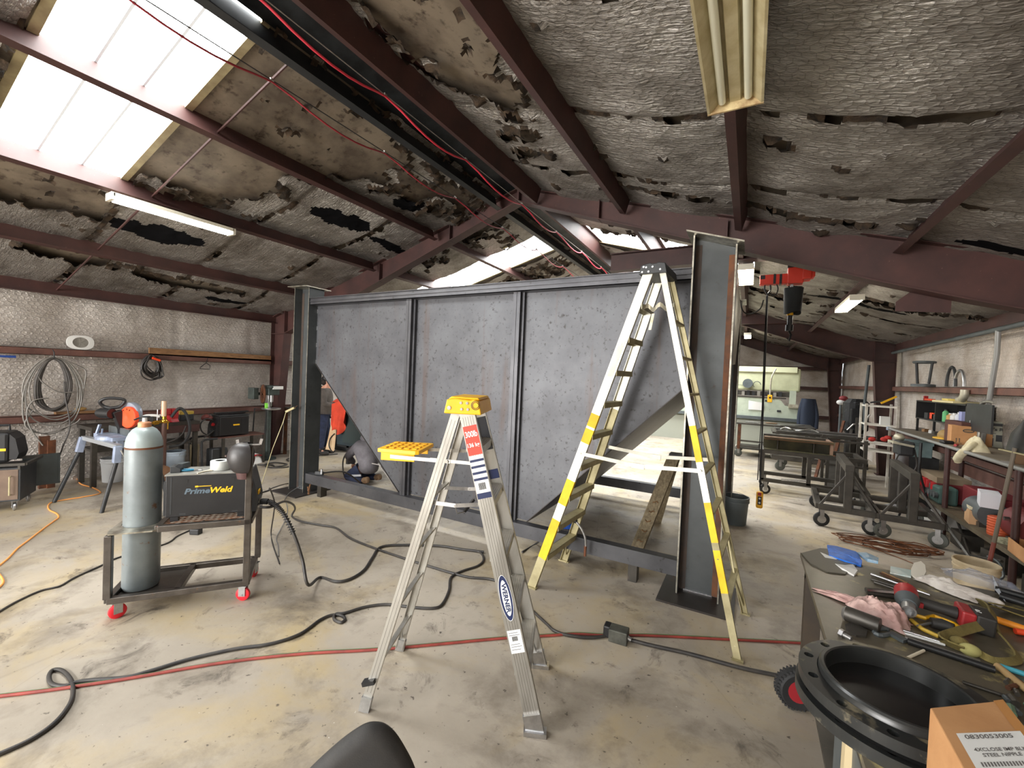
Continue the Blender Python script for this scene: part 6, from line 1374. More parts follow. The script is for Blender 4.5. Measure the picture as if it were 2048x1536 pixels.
# pedestal tool at the bench end
pg = thing('pedestal_vise', 'grimy pedestal tool with pale post before the far end of the right bench', 'pedestal tool', (2.15, 8.85, 0))
MB().lathe([(.2, 0), (.18, .05), (.09, .1), (.08, .9)], n=16).build('post', mat('post_pale', srgb(150, 148, 150), .5, .2, srgb(110, 108, 108), 5), pg, smooth=40)
MB().box((0, -.05, 1.0), (.2, .3, .22)).build('body', M_DKGREY, pg, bevel=.03); MB().ball((-.03, .08, 1.15), (.07, .10, .06), 12, 8).build('head_cover', M_ALUOLD, pg, smooth=60); MB().box((-.05, -.1, 1.07), (.25, .3, .03), Ry(.15)).build('pale_shelf', M_ALUOLD, pg)
MB().tube(spline([(-.05, -.15, 1.0), (-.12, -.2, .75), (0, -.25, .6), (.12, -.22, .75), (.1, -.15, 1.0)], 6), .012, 6).build('cord', M_LEAD, pg, smooth=60)
tq = thing('tripod_stand', 'thin dark tripod stand before the right bench legs', 'stand', (2.2, 8.25, 0))
for a in (.3, 2.4, 4.5): MB().cyl((0, 0, .75), (.22*math.cos(a), .2*math.sin(a), 0), .014, n=6).build('leg', M_BLACK, tq)
MB().cyl((0, 0, .7), (0, 0, 1.15), .018, n=8).build('mast', M_BLACK, tq)
# ------------------------------------------------------------------ lower shelf clutter
rc = thing('parts_crate', 'red notched plastic crate on the lower shelf of the right bench', 'crate', (2.5, 8.55, SZ))
MB().bx(-.15, .2, -.45, .3, .26, .34).build('rim', mat('crate_lid', srgb(134, 118, 96), .7), rc); MB().bx(-.14, .2, -.45, .3, .0, .26).build('crate_body', mat('crate_dark_red', srgb(110, 30, 36), .6), rc)
for k in range(4): MB().cyl((-.15, -.38+.17*k, .12), (-.15, -.38+.17*k, .26), .045, n=10).build('notch_tab', M_RED, rc, smooth=40)
gm = thing('green_motor', 'small green engine on the lower shelf before the red crate', 'engine', (2.42, 8.1, SZ)); MB().box((0, 0, .12), (.2, .4, .24)).build('block', mat('engine_green', srgb(64, 92, 86), .6), gm, bevel=.03)
for k in range(4): MB().cyl((-.1, -.15+.1*k, .12), (-.14, -.15+.1*k, .12), .04, n=10).build('cap', M_GREYPAINT, gm)
dr = thing('storage_case', 'dark red storage case with a white paper box on it on the lower shelf', 'case', (2.6, 7.35, SZ)); MB().bx(-.1, .2, -.45, .4, .0, .34).build('case_body', mat('crate_dark_red', srgb(110, 30, 36), .6), dr, bevel=.01)
o = MB().box((2.44, 6.88, SZ+.34), (.16, .30, .16), Rz(-.25)).build('paper_box', mat('white_card2', srgb(214, 214, 220), .6)); tag(o, 'white paper box with a plain front above the lower shelf', 'box')
gr = thing('grey_compressor', 'grey rounded compressor with red end on the lower shelf', 'compressor', (2.48, 7.05, SZ)); MB().cyl((0, -.2, .16), (0, .2, .16), .14, n=18).build('tank', M_GREYPAINT, gr, smooth=40); MB().lathe([(.0, 0), (.1, .01), (.13, .04), (.13, .07)], (0, .27, .16), -Y, 16).build('red_end', M_RED, gr, smooth=40); MB().bx(-.1, .1, -.15, .15, 0, .05).build('foot', M_DKSTEEL, gr)
o = thing('orange_tin', 'orange red ribbed tin on the lower shelf by the compressor', 'tin', (2.44, 6.62, SZ+.10)); MB().lathe([(.09, 0)]+[(.09+.004*(k % 2), .01+.014*k) for k in range(14)]+[(.085, .2), (.001, .2)], n=20).build('tin_body', mat('tin_orange', srgb(190, 84, 46), .5), o, smooth=30); o.location.z = SZ
bc = thing('cardboard_box', 'torn cream and blue box at the front of the lower shelf', 'box', (2.34, 7.1, SZ), -.15); MB().bx(0, .14, -.12, .12, 0, .16).build('box_body', mat('card_pale', srgb(200, 160, 120), .8), bc); MB().bx(.14, .3, -.14, .1, 0, .17).build('blue_side', mat('box_blue', srgb(38, 66, 120), .6), bc); MB().bx(.0, .32, -.12, .12, .17, .2).build('torn_lid', mat('card_cream', srgb(216, 206, 176), .8), bc)
rm = thing('red_motor', 'dark red electric motor on the lower shelf', 'motor', (2.55, 6.3, SZ)); MB().cyl((0, -.2, .2), (0, .2, .2), .17, n=18).build('housing', mat('motor_red', srgb(104, 34, 36), .5), rm, smooth=40); MB().cyl((0, -.26, .2), (0, -.2, .2), .1, n=14).build('end_bell', M_DKSTEEL, rm); MB().bx(-.12, .12, -.16, .16, 0, .05).build('foot', M_DKSTEEL, rm); MB().cyl((-.16, 0, .26), (-.2, 0, .26), .02, n=8).build('bolt', M_CHROME, rm)
o = thing('plastic_fender', 'pale curved plastic guard on the lower shelf beyond the motor', 'guard', (2.6, 5.75, SZ)); MB().lathe([(.2, -.07), (.22, -.07), (.22, .07), (.2, .07)], (0, 0, .1), X, 24, arc=.5, up=(0, 0, 1)).build('guard_body', mat('fender_cream', srgb(184, 176, 150), .6), o, smooth=40)
o = thing('bead_ring', 'pale beaded ring lying on the lower shelf edge', 'ring', (2.42, 6.35, SZ)); MB().lathe([(.07, 0), (.11, 0), (.11, .03), (.07, .04)], n=20).build('ring_body', mat('bead_pale', srgb(170, 168, 140), .7, 0, srgb(90, 90, 70), 40), o, smooth=40)
ct = thing('carton', 'open tan carton on the front of the lower shelf', 'carton', (2.42, 5.85, SZ), -.1)
for q in ((-.14, .14, -.2, -.194), (-.14, .14, .194, .2), (-.14, -.134, -.2, .2), (.134, .14, -.2, .2)): MB().bx(*q, .0, .13).build('wall', M_CARD, ct)
MB().bx(-.14, .14, -.2, .2, 0, .006).build('floor_flap', M_CARD, ct)
yb = thing('parts_bin', 'yellow parts bin at the edge of the lower shelf', 'bin', (2.38, 5.32, SZ), -.05); MB().prism([(-.1, 0), (.1, 0), (.12, .12), (-.1, .1)], (0, .26, 0), X, Z, .5).build('bin_body', mat('bin_yellow', srgb(220, 160, 30), .55), yb); MB().bx(-.08, .1, -.22, .24, .105, .122).build('dark_contents', M_DKGREY, yb)
o = thing('toolbox_lid', 'long grey lidded box on the lower shelf behind the yellow bin', 'box', (2.66, 5.2, SZ)); MB().bx(-.1, .15, -.45, .3, 0, .2).build('box_body', mat('case_grey', srgb(88, 92, 96), .5), o, bevel=.02)
o = thing('paint_can', 'dented white paint can with shiny lid on the lower shelf', 'paint can', (2.5, 4.75, SZ+.0)); MB().lathe([(.1, 0), (.1, .22), (.104, .23)], n=20).build('can_body', mat('can_cream', srgb(208, 186, 164), .5), o, smooth=40); MB().lathe([(.001, .235), (.09, .235), (.1, .228)], n=20).build('can_lid', M_CHROME, o, smooth=40)
o = thing('plastic_jug', 'white plastic jug at the near end of the lower shelf', 'jug', (2.4, 4.45, SZ)); MB().lathe([(.1, 0), (.11, .02), (.11, .2), (.06, .28), (.03, .3)], n=18).build('jug_body', M_WHITE, o, smooth=40); MB().lathe([(.034, .3), (.034, .33), (.001, .33)], n=12).build('jug_cap', M_GREYPAINT, o)
o = thing('plastic_sack', 'white sack slumped on the floor under the lower shelf', 'sack', (2.5, 8.2, 0)); MB().sheet(lambda a, c: ((a-.5)*.4, (c-.5)*.5, .28*max(0, (1-(2*a-1)**4)*(1-(2*c-1)**4))+.02*fbm((a*5, c*5, 4))), 14, 14).build('sack_body', M_PAPER, o, smooth=60)
for k, (a, c) in enumerate((((2.28, 8.0, .33), (2.2, 6.3, .03)), ((2.42, 7.6, .25), (2.25, 6.6, .02)), ((2.2, 6.9, .02), (2.32, 6.2, .2)))):
    o = MB().cyl(a, c, .014, n=8).build('steel_rod', M_ZINC if k == 0 else M_DKSTEEL); tag(o, ('bright steel rod slanting down under the lower shelf', 'dark rod lying under the lower shelf behind the bright rod', 'short dark rod propped against the lower shelf')[k], 'rod')
o = thing('hose_hook', 'bent grey hook with white end on the floor under the shelf', 'hook', (2.2, 6.0, .0)); MB().tube(spline([(.05, .3, .2), (.1, .2, .18), (.1, .1, .08), (.03, .06, .03)], 5), .012, 6).build('hook_body', M_GREYPAINT, o); MB().box((0, .04, .03), (.09, .08, .05), Rz(.5)).build('white_end', M_PAPER, o)
for k in range(3):
    o = MB().box((2.42+.06*k, 7.3-.7*k, .09), (.2, .3, .18), Rz(.3*k)).build('dark_scrap', M_DKSTEEL); tag(o, 'dark scrap block in the shadow under the lower shelf', 'scrap', 'scrap under the lower shelf')
# tub, shovel, wire coil, bucket
ta, tb2 = at(1905, 1120, z=.34), at(2001, 1136, z=.34)
tub = bucket('plastic_tub', ((ta.x+tb2.x)/2, (ta.y+tb2.y)/2, 0), (ta-tb2).length/2*.92, .36, mat('tub_beige', srgb(206, 190, 160), .6, 0, srgb(180, 162, 130), 6), 'beige ribbed plastic tub on the floor behind the near workbench', handle=False)
sv = thing('shovel', 'shovel standing blade up in the beige plastic tub', 'shovel', at(1979, 1128, z=.30)-V((.03, 0, .27)))
tp_ = at(2030, 896, y=sv.location.y-.05)-sv.location; bt_ = V((0, 0, 0))
MB().cyl(bt_, bt_.lerp(tp_, .35), .017, n=10).build('grip', mat('handle_red_brown', srgb(124, 62, 52), .6), sv, smooth=40); MB().cyl(bt_.lerp(tp_, .35), tp_, .016, n=10).build('handle', mat('handle_grey', srgb(108, 98, 84), .6), sv, smooth=40)
d_ = (tp_-bt_).normalized(); sx = V((.45, -.89, 0)); sx = (sx-d_*sx.dot(d_)).normalized(); sn = d_.cross(sx)
MB().sheet(lambda a, c: tp_+d_*(-.04+.30*c)+sx*(a-.5)*(.24-.16*max(0, c-.55)*2)+sn*(.05*((a-.5)*2)**2+.03*c), 10, 10, .004).build('blade', mat('shovel_black', srgb(46, 46, 44), .5, .4, srgb(60, 58, 54), 8), sv, smooth=40)
MB().bar(tp_-d_*.04-sx*.12, tp_-d_*.04+sx*.12, .03, .012).build('step', M_ALUDIRT, sv)
wc = thing('wire_coil', 'tangled coil of rusty wire on the floor before the rolling frames', 'wire coil', (1.55, 6.62, 0))
random.seed(9)
M_WIRE = mat('rusty_wire', srgb(140, 88, 52), .6, .4, srgb(96, 60, 40), 20)
for k in range(10):
    cx, cy, rx, ry, ph = random.uniform(-.08, .3), random.uniform(-.1, .12), random.uniform(.22, .5), random.uniform(.1, .22), random.uniform(0, 6)
    if k < 2: cx, rx, ry = -.12, .32, .12
    MB().tube([(cx+rx*math.cos(t*2*PI/22)+.02*math.sin(3*t+ph), cy+ry*math.sin(t*2*PI/22)+.015*math.cos(2*t+ph), .012+.006*k+.008*math.sin(t+ph)) for t in range(22)], .006, 5, closed=True).build('wire_loop', M_WIRE if k % 3 else M_RUST, wc, smooth=60)
MB().tube(spline([(-.2, -.12, .01), (-.0, -.3, .01), (.1, -.42, .01)], 5), .005, 5).build('wire_tail', M_WIRE, wc)
bucket('plastic_bucket', at(1469, 1046, z=0), .155, .37, mat('bucket_grey', srgb(96, 104, 106), .5), 'grey plastic bucket with paper label behind the right tank column', M_PAPER, M_BLUE)
# ------------------------------------------------------------------ chain hoist
hy = 6.55
o = struct(MB().ibeam(at(1222, 527, y=hy), at(1222, 527, y=hy)+V((4.2, 0, 0)), .27, .16).build('hoist_beam', M_PRIMER), 'brown hoist beam spanning behind the tank top', 'beam')
o = struct(MB().bx(-6.2, at(1572, 640, y=12.1).x, 12.02, 12.18, at(1520, 648, y=12.1).z, at(1520, 629, y=12.1).z).build('collar_beam', M_PRIMER), 'brown collar beam across the second steel frame', 'beam')
hh = thing('chain_hoist', 'orange electric chain hoist with black chain bag under the roof', 'hoist', at(1583, 555, y=hy))
P_ = lambda u, v, dy=0: at(u, v, y=hy)+V((0, dy, 0))
M_HO = mat('hoist_orange', srgb(214, 56, 34), .45)
def box2(mb, u0, v0, u1, v1, d):
    a, c = P_(u0, v0), P_(u1, v1); mb.bx(min(a.x, c.x), max(a.x, c.x), hy-d, hy+d, min(a.z, c.z), max(a.z, c.z))
mb = MB(); box2(mb, 1520, 552, 1578, 568, .055); box2(mb, 1575, 538, 1606, 568, .085); box2(mb, 1604, 535, 1622, 560, .095); box2(mb, 1620, 538, 1629, 556, .08); mb.build('housing', M_HO, hh, world=True, bevel=.012)
mb = MB(); box2(mb, 1521, 553, 1530, 560, .058); mb.build('end_cap', M_BLACK, hh, world=True)
mb = MB(); box2(mb, 1576, 520, 1590, 556, .05); mb.build('hook_mount', M_BLACK, hh, world=True); mb = MB(); mb.tube([P_(1583+8*math.cos(t*PI/5), 520+7*math.sin(t*PI/5)) for t in range(10)], .018, 6, closed=True); mb.build('top_hook', M_RED, hh, world=True)
mb = MB(); box2(mb, 1581, 560, 1586, 580, .012); mb.build('chain', M_ZINC, hh, world=True)
a, c = P_(1573, 577), P_(1599, 626)
MB().sheet(lambda s, t: (lerp(a.x, c.x, .5)+.11*math.cos(2*PI*s)*(1-.12*t), hy+.09*math.sin(2*PI*s), lerp(a.z, c.z, t)-.02*math.sin(4*PI*s)*t), 20, 8).build('chain_bag', mat('bag_black', srgb(34, 36, 36), .8), hh, world=True, smooth=50)
mb = MB(); mb.cyl(P_(1581, 624), P_(1579, 650), .03, n=10); mb.cyl(P_(1579, 650), P_(1578, 662), .045, n=10); mb.tube([P_(1578, 662), P_(1582, 670), P_(1578, 682), P_(1574, 676)], .014, 6); mb.build('load_hook', M_BLACK, hh, world=True); mb = MB(); mb.cyl(P_(1580, 626), P_(1580, 631), .036, n=10); mb.build('yellow_band', M_YELLOW, hh, world=True)
mb = MB(); mb.tube(spline([P_(1531, 566), P_(1529, 578), P_(1534, 588)], 4), .01, 6); mb.tube(spline([P_(1540, 566), P_(1541, 580), P_(1535, 588)], 4), .01, 6); mb.tube(spline([P_(1536, 586), P_(1550, 590), P_(1556, 578), P_(1552, 566)], 4), .008, 6); mb.tube(spline([P_(1527, 600), P_(1520, 618), P_(1500, 628), P_(1486, 622), P_(1480, 600)], 5), .009, 6); mb.build('hoist_cord', M_BLACK, hh, world=True, split=True)
for u0, u1 in ((1547, 1551), (1559, 1563)):
    mb = MB(); box2(mb, u0, 550, u1, 569, .058); mb.build('cord_band', M_BLACK, hh, world=True)
pd = thing('hoist_pendant', 'amber push button pendant hanging low from the orange hoist', 'pendant control', P_(1518, 990))
MB().tube(spline([P_(1535, 588), P_(1532, 680), P_(1527, 800), P_(1523, 900), P_(1520, 975)], 8), .009, 6).build('pendant_cord', M_BLACK, pd, world=True)
mb = MB(); mb.tube([P_(1533, 592), P_(1529, 680), P_(1524, 820), P_(1518, 905), P_(1515, 960)], .006, 5); mb.build('strain_wire', M_BLACK, pd, world=True)
a, c = P_(1513, 982), P_(1525, 1017)
MB().bx(a.x, c.x, hy-.035, hy+.035, c.z, a.z).build('pendant_body', mat('amber', srgb(240, 176, 30), .5), pd, world=True, bevel=.02)
mb = MB(); q = P_(1519, 1000); mb.bx(q.x-.022, q.x+.022, hy-.04, hy-.034, q.z-.055, q.z+.055); bp = mb.build('button_plate', M_BLACK, pd, world=True)
for s in (-1, 1): MB().cyl(q+V((0, -.045, s*.028)), q+V((0, -.03, s*.028)), .012, n=10).build('button', M_WHITE, pd, world=True)
mb = MB(); q = P_(1519, 987); mb.bx(q.x-.02, q.x+.02, hy-.04, hy-.034, q.z-.02, q.z+.02); mb.build('red_stop', M_RED, pd, world=True)
# ------------------------------------------------------------------ roof lights
M_LIT = mat('lit_diffuser', (1, .95, .85), .5, emit=(1, .92, .78), estr=22); M_TROFF = mat('fixture_white', srgb(226, 220, 200), .5); M_TROFFY = mat('fixture_yellowed', srgb(206, 196, 160), .55, 0, srgb(176, 162, 122), 8); M_TUBEOFF = mat('tube_off', srgb(236, 236, 214), .3, coat=.4)
def roof_light(x, y0, y1, z, w, label, lit=True, tubes=2):
    t = thing('strip_light', label, 'light', (x, (y0+y1)/2, z), 0, None)
    h = (y1-y0)/2; mm = M_TROFF if lit else M_TROFFY
    if lit:
        MB().bx(-w/2, w/2, -h, h, .02, .06).build('housing', mm, t, bevel=.004)
        MB().bx(-w/2+.01, w/2-.01, -h+.03, h-.03, -.012, .02).build('diffuser', M_LIT, t, bevel=.006)
        for s in (-1, 1): MB().bx(-w/2, w/2, s*h-.015, s*h+.015, -.015, .06).build('end_cap', mm, t)
    else:
        mb = MB(); mb.sect((0, -h, 0), (0, h, 0), [(-w/2, -.05), (-w/2+.012, -.05), (-.06, .02), (-.035, .02), (-.025, -.01), (.025, -.01), (.035, .02), (.06, .02), (w/2-.012, -.05), (w/2, -.05), (.07, .045), (-.07, .045)]); mb.build('reflector', mm, t)
        for s in (-1, 1):
            MB().cyl((s*.062, -h+.03, -.012), (s*.062, h-.03, -.012), .019, n=14).build('fluorescent_tube', M_TUBEOFF, t, smooth=40)
        mb = MB(); mb.prism([(-w/2, -.052), (w/2, -.052), (w/2, .0), (.07, .05), (-.07, .05), (-w/2, .0)], (0, h+.006, 0), X, Z, .012); mb.build('end_plate', mat('end_plate_yellow', srgb(214, 196, 150), .6, 0, srgb(150, 120, 84), 14), t)
        MB().bx(-.03, .03, -h, h, .045, .10).build('housing', mm, t)
    return t
roof_light(-5.78, 1.79, 2.95, 3.50, .15, 'long lit strip light under the left roof slope by the skylight')
roof_light(-.14, 1.35, 2.60, 3.42, .27, 'unlit yellowed two tube light hanging under the right purlin overhead', False)
roof_light(1.18, 7.1, 8.2, 3.07, .16, 'bright strip light under the right roof slope beyond the hoist')
roof_light(-.12, 6.55, 7.6, 3.45, .2, 'lit strip light just right of the right tank column top')
roof_light(-.13, 15.2, 16.4, 3.45, .2, 'small far lit strip light above the press brake')
# ------------------------------------------------------------------ red cables under the ridge
M_REDCAB = mat('red_cable', srgb(214, 58, 76), .5)
def swag(name, label, attach, sag, z, m, r=.009, wire=True, m2=None):
    pts = [at(u, v, z=z) for u, v in attach]; x = sum(p.x for p in pts)/len(pts); ys = [p.y for p in pts]
    d = ys[1]-ys[0]; ys = [ys[0]-2*d, ys[0]-d]+ys+[ys[-1]+k*d for k in range(1, 6)]
    t = thing(name, label, 'cable', (x, ys[2], z)); path = []
    for a_, b_ in zip(ys, ys[1:]):
        path += [V((x+.05*math.sin(PI*k/8)+(.03 if k else 0), lerp(a_, b_, k/8), z-sag*math.sin(PI*min(1, k/8*1.0))**.9-.01)) for k in range(8)]
    MB().tube(path, r, 7).build('red_cable', m, t, world=True, smooth=60)
    MB().cyl((x, ys[0], z), (x, ys[-1], z), .004, n=6).build('support_wire', m2 or M_ALU, t, world=True)
    for y in ys[1:-1]: MB().cyl((x, y-.012, z), (x, y+.012, z), .012, n=8).build('tie', M_ALU, t, world=True)
swag('festoon_cable', 'bright red cable festooned on a white wire under the ridge', [(775, 188), (932, 318), (1040, 408)], .14, 4.12, M_REDCAB)
swag('festoon_cable', 'thin red cable festooned on a wire under the left roof slope', [(548, 158), (768, 305), (908, 395)], .12, 3.88, mat('red_cable_dark', srgb(150, 46, 56), .5), .007, m2=M_DKGREY)
# ------------------------------------------------------------------ near workbench at the lower right
TZ = .90
M_BENCH = mat('bench_plate', srgb(112, 104, 88), .34, .2, srgb(84, 77, 64), 3, .35, .68, col3=srgb(190, 176, 120), scale3=5, lo3=.57, hi3=.66, bump=.06, bscale=26)  # pale yellow patches paint warm reflected glare into the plate colour
nb = thing('steel_workbench', 'heavy black steel workbench in the near right corner covered with tools', 'workbench', (1.4, 2, 0))
MB().prism([(.31, .85), (3.0, .85), (3.0, 3.04), (.31, 3.04)], (0, 0, TZ-.022), X, Y, .022).build('bench_top', M_BENCH, nb, world=True)
M_LEGP = mat('leg_plate_brown', srgb(78, 64, 48), .6, .2, srgb(54, 46, 38), 4)
for x, y in ((.33, 2.98), (2.9, 2.98), (2.9, 1.0), (.36, 1.0)): MB().bx(x, x+.08, y-.06, y, .12 if (x < 1 and y > 2) else 0, TZ-.022).build('leg', M_LEGP, nb, world=True)
MB().bx(.33, 2.98, 2.94, 2.98, TZ-.12, TZ-.022).build('apron', M_LEGP, nb, world=True); MB().bx(.33, .37, 1.0, 2.98, TZ-.10, TZ-.022).build('apron', M_DKSTEEL, nb, world=True)
MB().bx(.36, 2.95, .95, 2.95, .25, .27).build('lower_shelf', M_DKSTEEL, nb, world=True)
MB().prism([(.36, .0), (.4, .0), (.42, .62), (.36, .85)], (0, 2.1, .02), X, Z, .5).build('side_plate', M_GREYPAINT, nb, world=True)
MB().bar((.34, 1.78, .0), (.36, 1.85, .86), .03, .05).build('pale_strip', mat('pale_wood', srgb(196, 178, 140), .7), nb, world=True)
wh = thing('pneumatic_wheel', 'knobbly black tyre on a red rim under the near workbench corner', 'wheel', (.33, 3.0, .115))
ax_ = V((.35, -.93, 0)).normalized()
mb = MB(); mb.lathe([(.065, -.035), (.1, -.04), (.112, -.02), (.112, .02), (.1, .04), (.065, .035)], (0, 0, 0), ax_, 32)
_, a_, u_ = frame(ax_, (0, 0, 1))
for k in range(34):
    t = 2*PI*k/34
    for s in (-1, 1): mb.box(ax_*s*.022+(a_*math.cos(t)+u_*math.sin(t))*.114, (.012, .012, .012))
mb.build('tyre', M_RUBBER, wh); MB().lathe([(.02, -.038), (.066, -.036), (.066, .036), (.02, .038)], (0, 0, 0), ax_, 20).build('rim', mat('rim_red', srgb(150, 34, 42), .5), wh, smooth=40); MB().cyl(-ax_*.08, ax_*.048, .012, n=10).build('axle', M_ZINC, wh)
# black flanged pipe end
M_POLY = mat('black_poly', srgb(34, 35, 35), .32, 0, srgb(44, 45, 44), 5, col3=srgb(120, 112, 92), scale3=6, lo3=.5, hi3=.58, coat=.15)
fg = thing('pipe_flange', 'big black bolted pipe flange lying on the near workbench', 'pipe flange', (.43, 1.68, TZ))
def holed(r0, r1, z0, z1, nh, rh, rc_, ph=0):
    """flat ring with bolt holes"""
    mb = MB(); n = nh*12; I = [[], []]; O = [[], []]
    for k, z in enumerate((z0, z1)):
        for i in range(n):
            t = 2*PI*i/n; I[k].append(V((r0*math.cos(t), r0*math.sin(t), z))); O[k].append(V((r1*math.cos(t), r1*math.sin(t), z)))
    ob = len(mb.v); mb.v += I[0]+I[1]+O[0]+O[1]
    for i in range(n):
        j = (i+1) % n
        mb.f += [(ob+i, ob+n+i, ob+n+j, ob+j), (ob+2*n+i, ob+2*n+j, ob+3*n+j, ob+3*n+i)]; mb.m += [0, 0]
    for h in range(nh): # each sector: 12 outline steps around one round hole
        t0 = 2*PI*h/nh; tc = t0+PI/nh; c = V((rc_*math.cos(tc), rc_*math.sin(tc), 0)); m_ = 24
        bd = [I[0][(h*12+i) % n] for i in range(13)]+[O[0][(h*12+i) % n] for i in range(12, -1, -1)]
        per = []
        for i in range(len(bd)):
            p = bd[i]; d = V((p.x-c.x, p.y-c.y, 0)).normalized(); per.append(c+d*rh)
        k = len(bd)
        for z in (0, 1):
            zz = (z0, z1)[z]; o_ = len(mb.v); mb.v += [V((p.x, p.y, zz)) for p in bd]+[V((p.x, p.y, zz)) for p in per]
            for i in range(k): mb.f.append((o_+i, o_+(i+1) % k, o_+k+(i+1) % k, o_+k+i)); mb.m.append(0)
        o_ = len(mb.v); mb.v += [V((p.x, p.y, z0)) for p in per]+[V((p.x, p.y, z1)) for p in per]
        for i in range(k): mb.f.append((o_+i, o_+(i+1) % k, o_+k+(i+1) % k, o_+k+i)); mb.m.append(0)
    return mb
holed(.196, .246, .052, .083, 12, .0135, .221).build('flange_ring', M_POLY, fg)
holed(.196, .252, .0, .034, 12, .0135, .224).build('backing_ring', M_POLY, fg)
MB().lathe([(.19, .0), (.232, .034), (.215, .043), (.232, .052)], n=64).build('groove_ring', mat('black_gloss', (.01, .01, .01), .25), fg, smooth=30)
MB().lathe([(.155, .0), (.155, .045), (.172, .05), (.175, .1), (.179, .104), (.187, .104), (.192, .098), (.194, .083), (.196, .08), (.196, 0)], n=64).build('hub_bore', mat('black_poly_clean', srgb(32, 33, 33), .3, 0, srgb(42, 43, 42), 6), fg, smooth=30)
# carton at the corner
box_z = 1.14
A_, B_, E_ = at(1860, 1415, z=box_z), at(2006, 1400, z=box_z), at(1925, 1536, z=box_z)
e2 = (E_-A_).normalized()*.30; D_ = B_+e2; Cc = A_+e2
cx_ = thing('cardboard_box', 'brown cardboard box with white part number label in the lower right corner', 'box', V((A_.x, A_.y, TZ)))
mb = MB(); q4 = [A_, B_, D_, Cc]; mb.add([V((p.x, p.y, TZ+.001)) for p in q4]+[V((p.x, p.y, box_z)) for p in q4], [(0,3,2,1), (4,5,6,7), (0,1,5,4), (1,2,6,5), (2,3,7,6), (3,0,4,7)])
mb.build('carton_body', M_CARD, cx_, world=True, bevel=.003)
e1 = (B_-A_)
def onbx(s, t): return A_+e1*s+e2*t
MB().add([onbx(.86, 0)+Z*.0012, onbx(1, 0)+Z*.0012, onbx(1, 1)+Z*.0012, onbx(.86, 1)+Z*.0012], [(0, 1, 2, 3)]).build('packing_tape', mat('brown_tape', srgb(196, 140, 84), .25), cx_, world=True)
lab = [at(1912, 1468, z=box_z), at(2040, 1463, z=box_z)]; dl = e2*.8
MB().add([lab[0]+Z*.0015, lab[1]+Z*.0015, lab[1]+dl+Z*.0015, lab[0]+dl+Z*.0015], [(0, 1, 2, 3)]).build('paper_label', M_STICKW, cx_, world=True)
lx = (lab[1]-lab[0]); lu = -dl.normalized()
def lettering(s, u0, v0, u1, h):
    p, q = at(u0, v0, z=box_z), at(u1, v0-3, z=box_z); ux = (q-p).normalized(); uy = (lu-ux*0); nz = V((0, 0, 1))
    # lettering leans with the racked box top
    uyp = uy; o_ = text(s, 'label_lettering', mat('label_ink', srgb(110, 106, 104), .7), cx_, V((0, 0, 0)), X, Y, h, (q-p).length, world=False, bold=.02, ext=0)
    inv = root_matrix(cx_).inverted()
    for vv in o_.data.vertices: vv.co = inv @ (p+ux*vv.co.x+uyp*vv.co.y+Z*.0022)
lettering('0830053005', 1932, 1480, 2028, .013); lettering('4XCLOSE IMP BLK', 1950, 1505, 2056, .010); lettering('STEEL NIPPLE', 1968, 1516, 2046, .010); lettering('IIIIIIIIIIIIII', 1966, 1536, 2052, .012)
# ------------------------------------------------------------------ things lying on the near workbench
def ont(u, v, dz=0): return at(u, v, z=TZ+dz)
def flat(name, pts, m, label, cat, th=.003, wav=0, group=None):
    mb = MB(); P0 = [ont(u, v, .0005) for u, v in pts]; n = len(P0); c = sum(P0, V())/n
    random.seed(len(label)); top = [p+Z*(th+wav*random.random()) for p in P0]; ct_ = c+Z*(th+wav)
    mb.add(P0+top+[ct_], [tuple(range(n-1, -1, -1))]+[(i, (i+1) % n, n+(i+1) % n, n+i) for i in range(n)]+[(n+i, n+(i+1) % n, 2*n) for i in range(n)])
    o = mb.build(name, m); tag(o, label, cat, group); return o
flat('steel_plate', [(1602, 1108), (1640, 1098), (1700, 1104), (1715, 1130), (1690, 1150), (1655, 1146), (1622, 1130)], mat('plate_dark', srgb(92, 88, 78), .45, .5), 'flat dark steel plate offcut at the far left corner of the near workbench', 'steel plate', .006)
flat('blue_wrapper', [(1654, 1094), (1672, 1095), (1712, 1108), (1724, 1128), (1722, 1134), (1690, 1126), (1658, 1114)], mat('wrapper_blue', srgb(24, 120, 226), .35, 0, srgb(16, 92, 196), 30, bump=.4, bscale=60), 'crumpled bright blue plastic wrapper on the near workbench', 'wrapper', .008, .012)
flat('clear_wrapper', [(1714, 1109), (1732, 1110), (1757, 1120), (1756, 1128), (1735, 1124)], mat('wrapper_clear', srgb(190, 208, 222), .2, 0, srgb(140, 180, 210), 40), 'small clear plastic wrapper right of the blue wrapper', 'wrapper', .008, .01)
flat('paper_scrap', [(1640, 1106), (1652, 1112), (1678, 1119), (1672, 1121), (1650, 1117)], M_PAPER, 'thin white paper strip left of the blue wrapper', 'paper', .004, .006)
flat('paper_scrap', [(1670, 1130), (1690, 1134), (1706, 1131), (1715, 1146), (1708, 1153), (1694, 1146), (1684, 1142)], M_PAPER, 'torn white paper scrap in front of the blue wrapper', 'paper', .005, .012)
flat('plastic_packet', [(1781, 1134), (1822, 1142), (1822, 1156), (1780, 1147)], mat('packet_aqua', srgb(176, 206, 204), .4, 0, srgb(222, 226, 222), 14), 'flat pale green packet on the near workbench', 'packet', .004, .004)
flat('paper_cup_lid', [(1822, 1140), (1828, 1128), (1842, 1124), (1850, 1132), (1852, 1146), (1846, 1158), (1832, 1158), (1822, 1152)], mat('cream_cloth', srgb(240, 234, 220), .85), 'folded cream cloth patch beside the pale green packet', 'cloth', .004, .004)
rg2 = thing('white_rag', 'crumpled white work glove rag on the far side of the near workbench', 'rag', ont(1900, 1180))
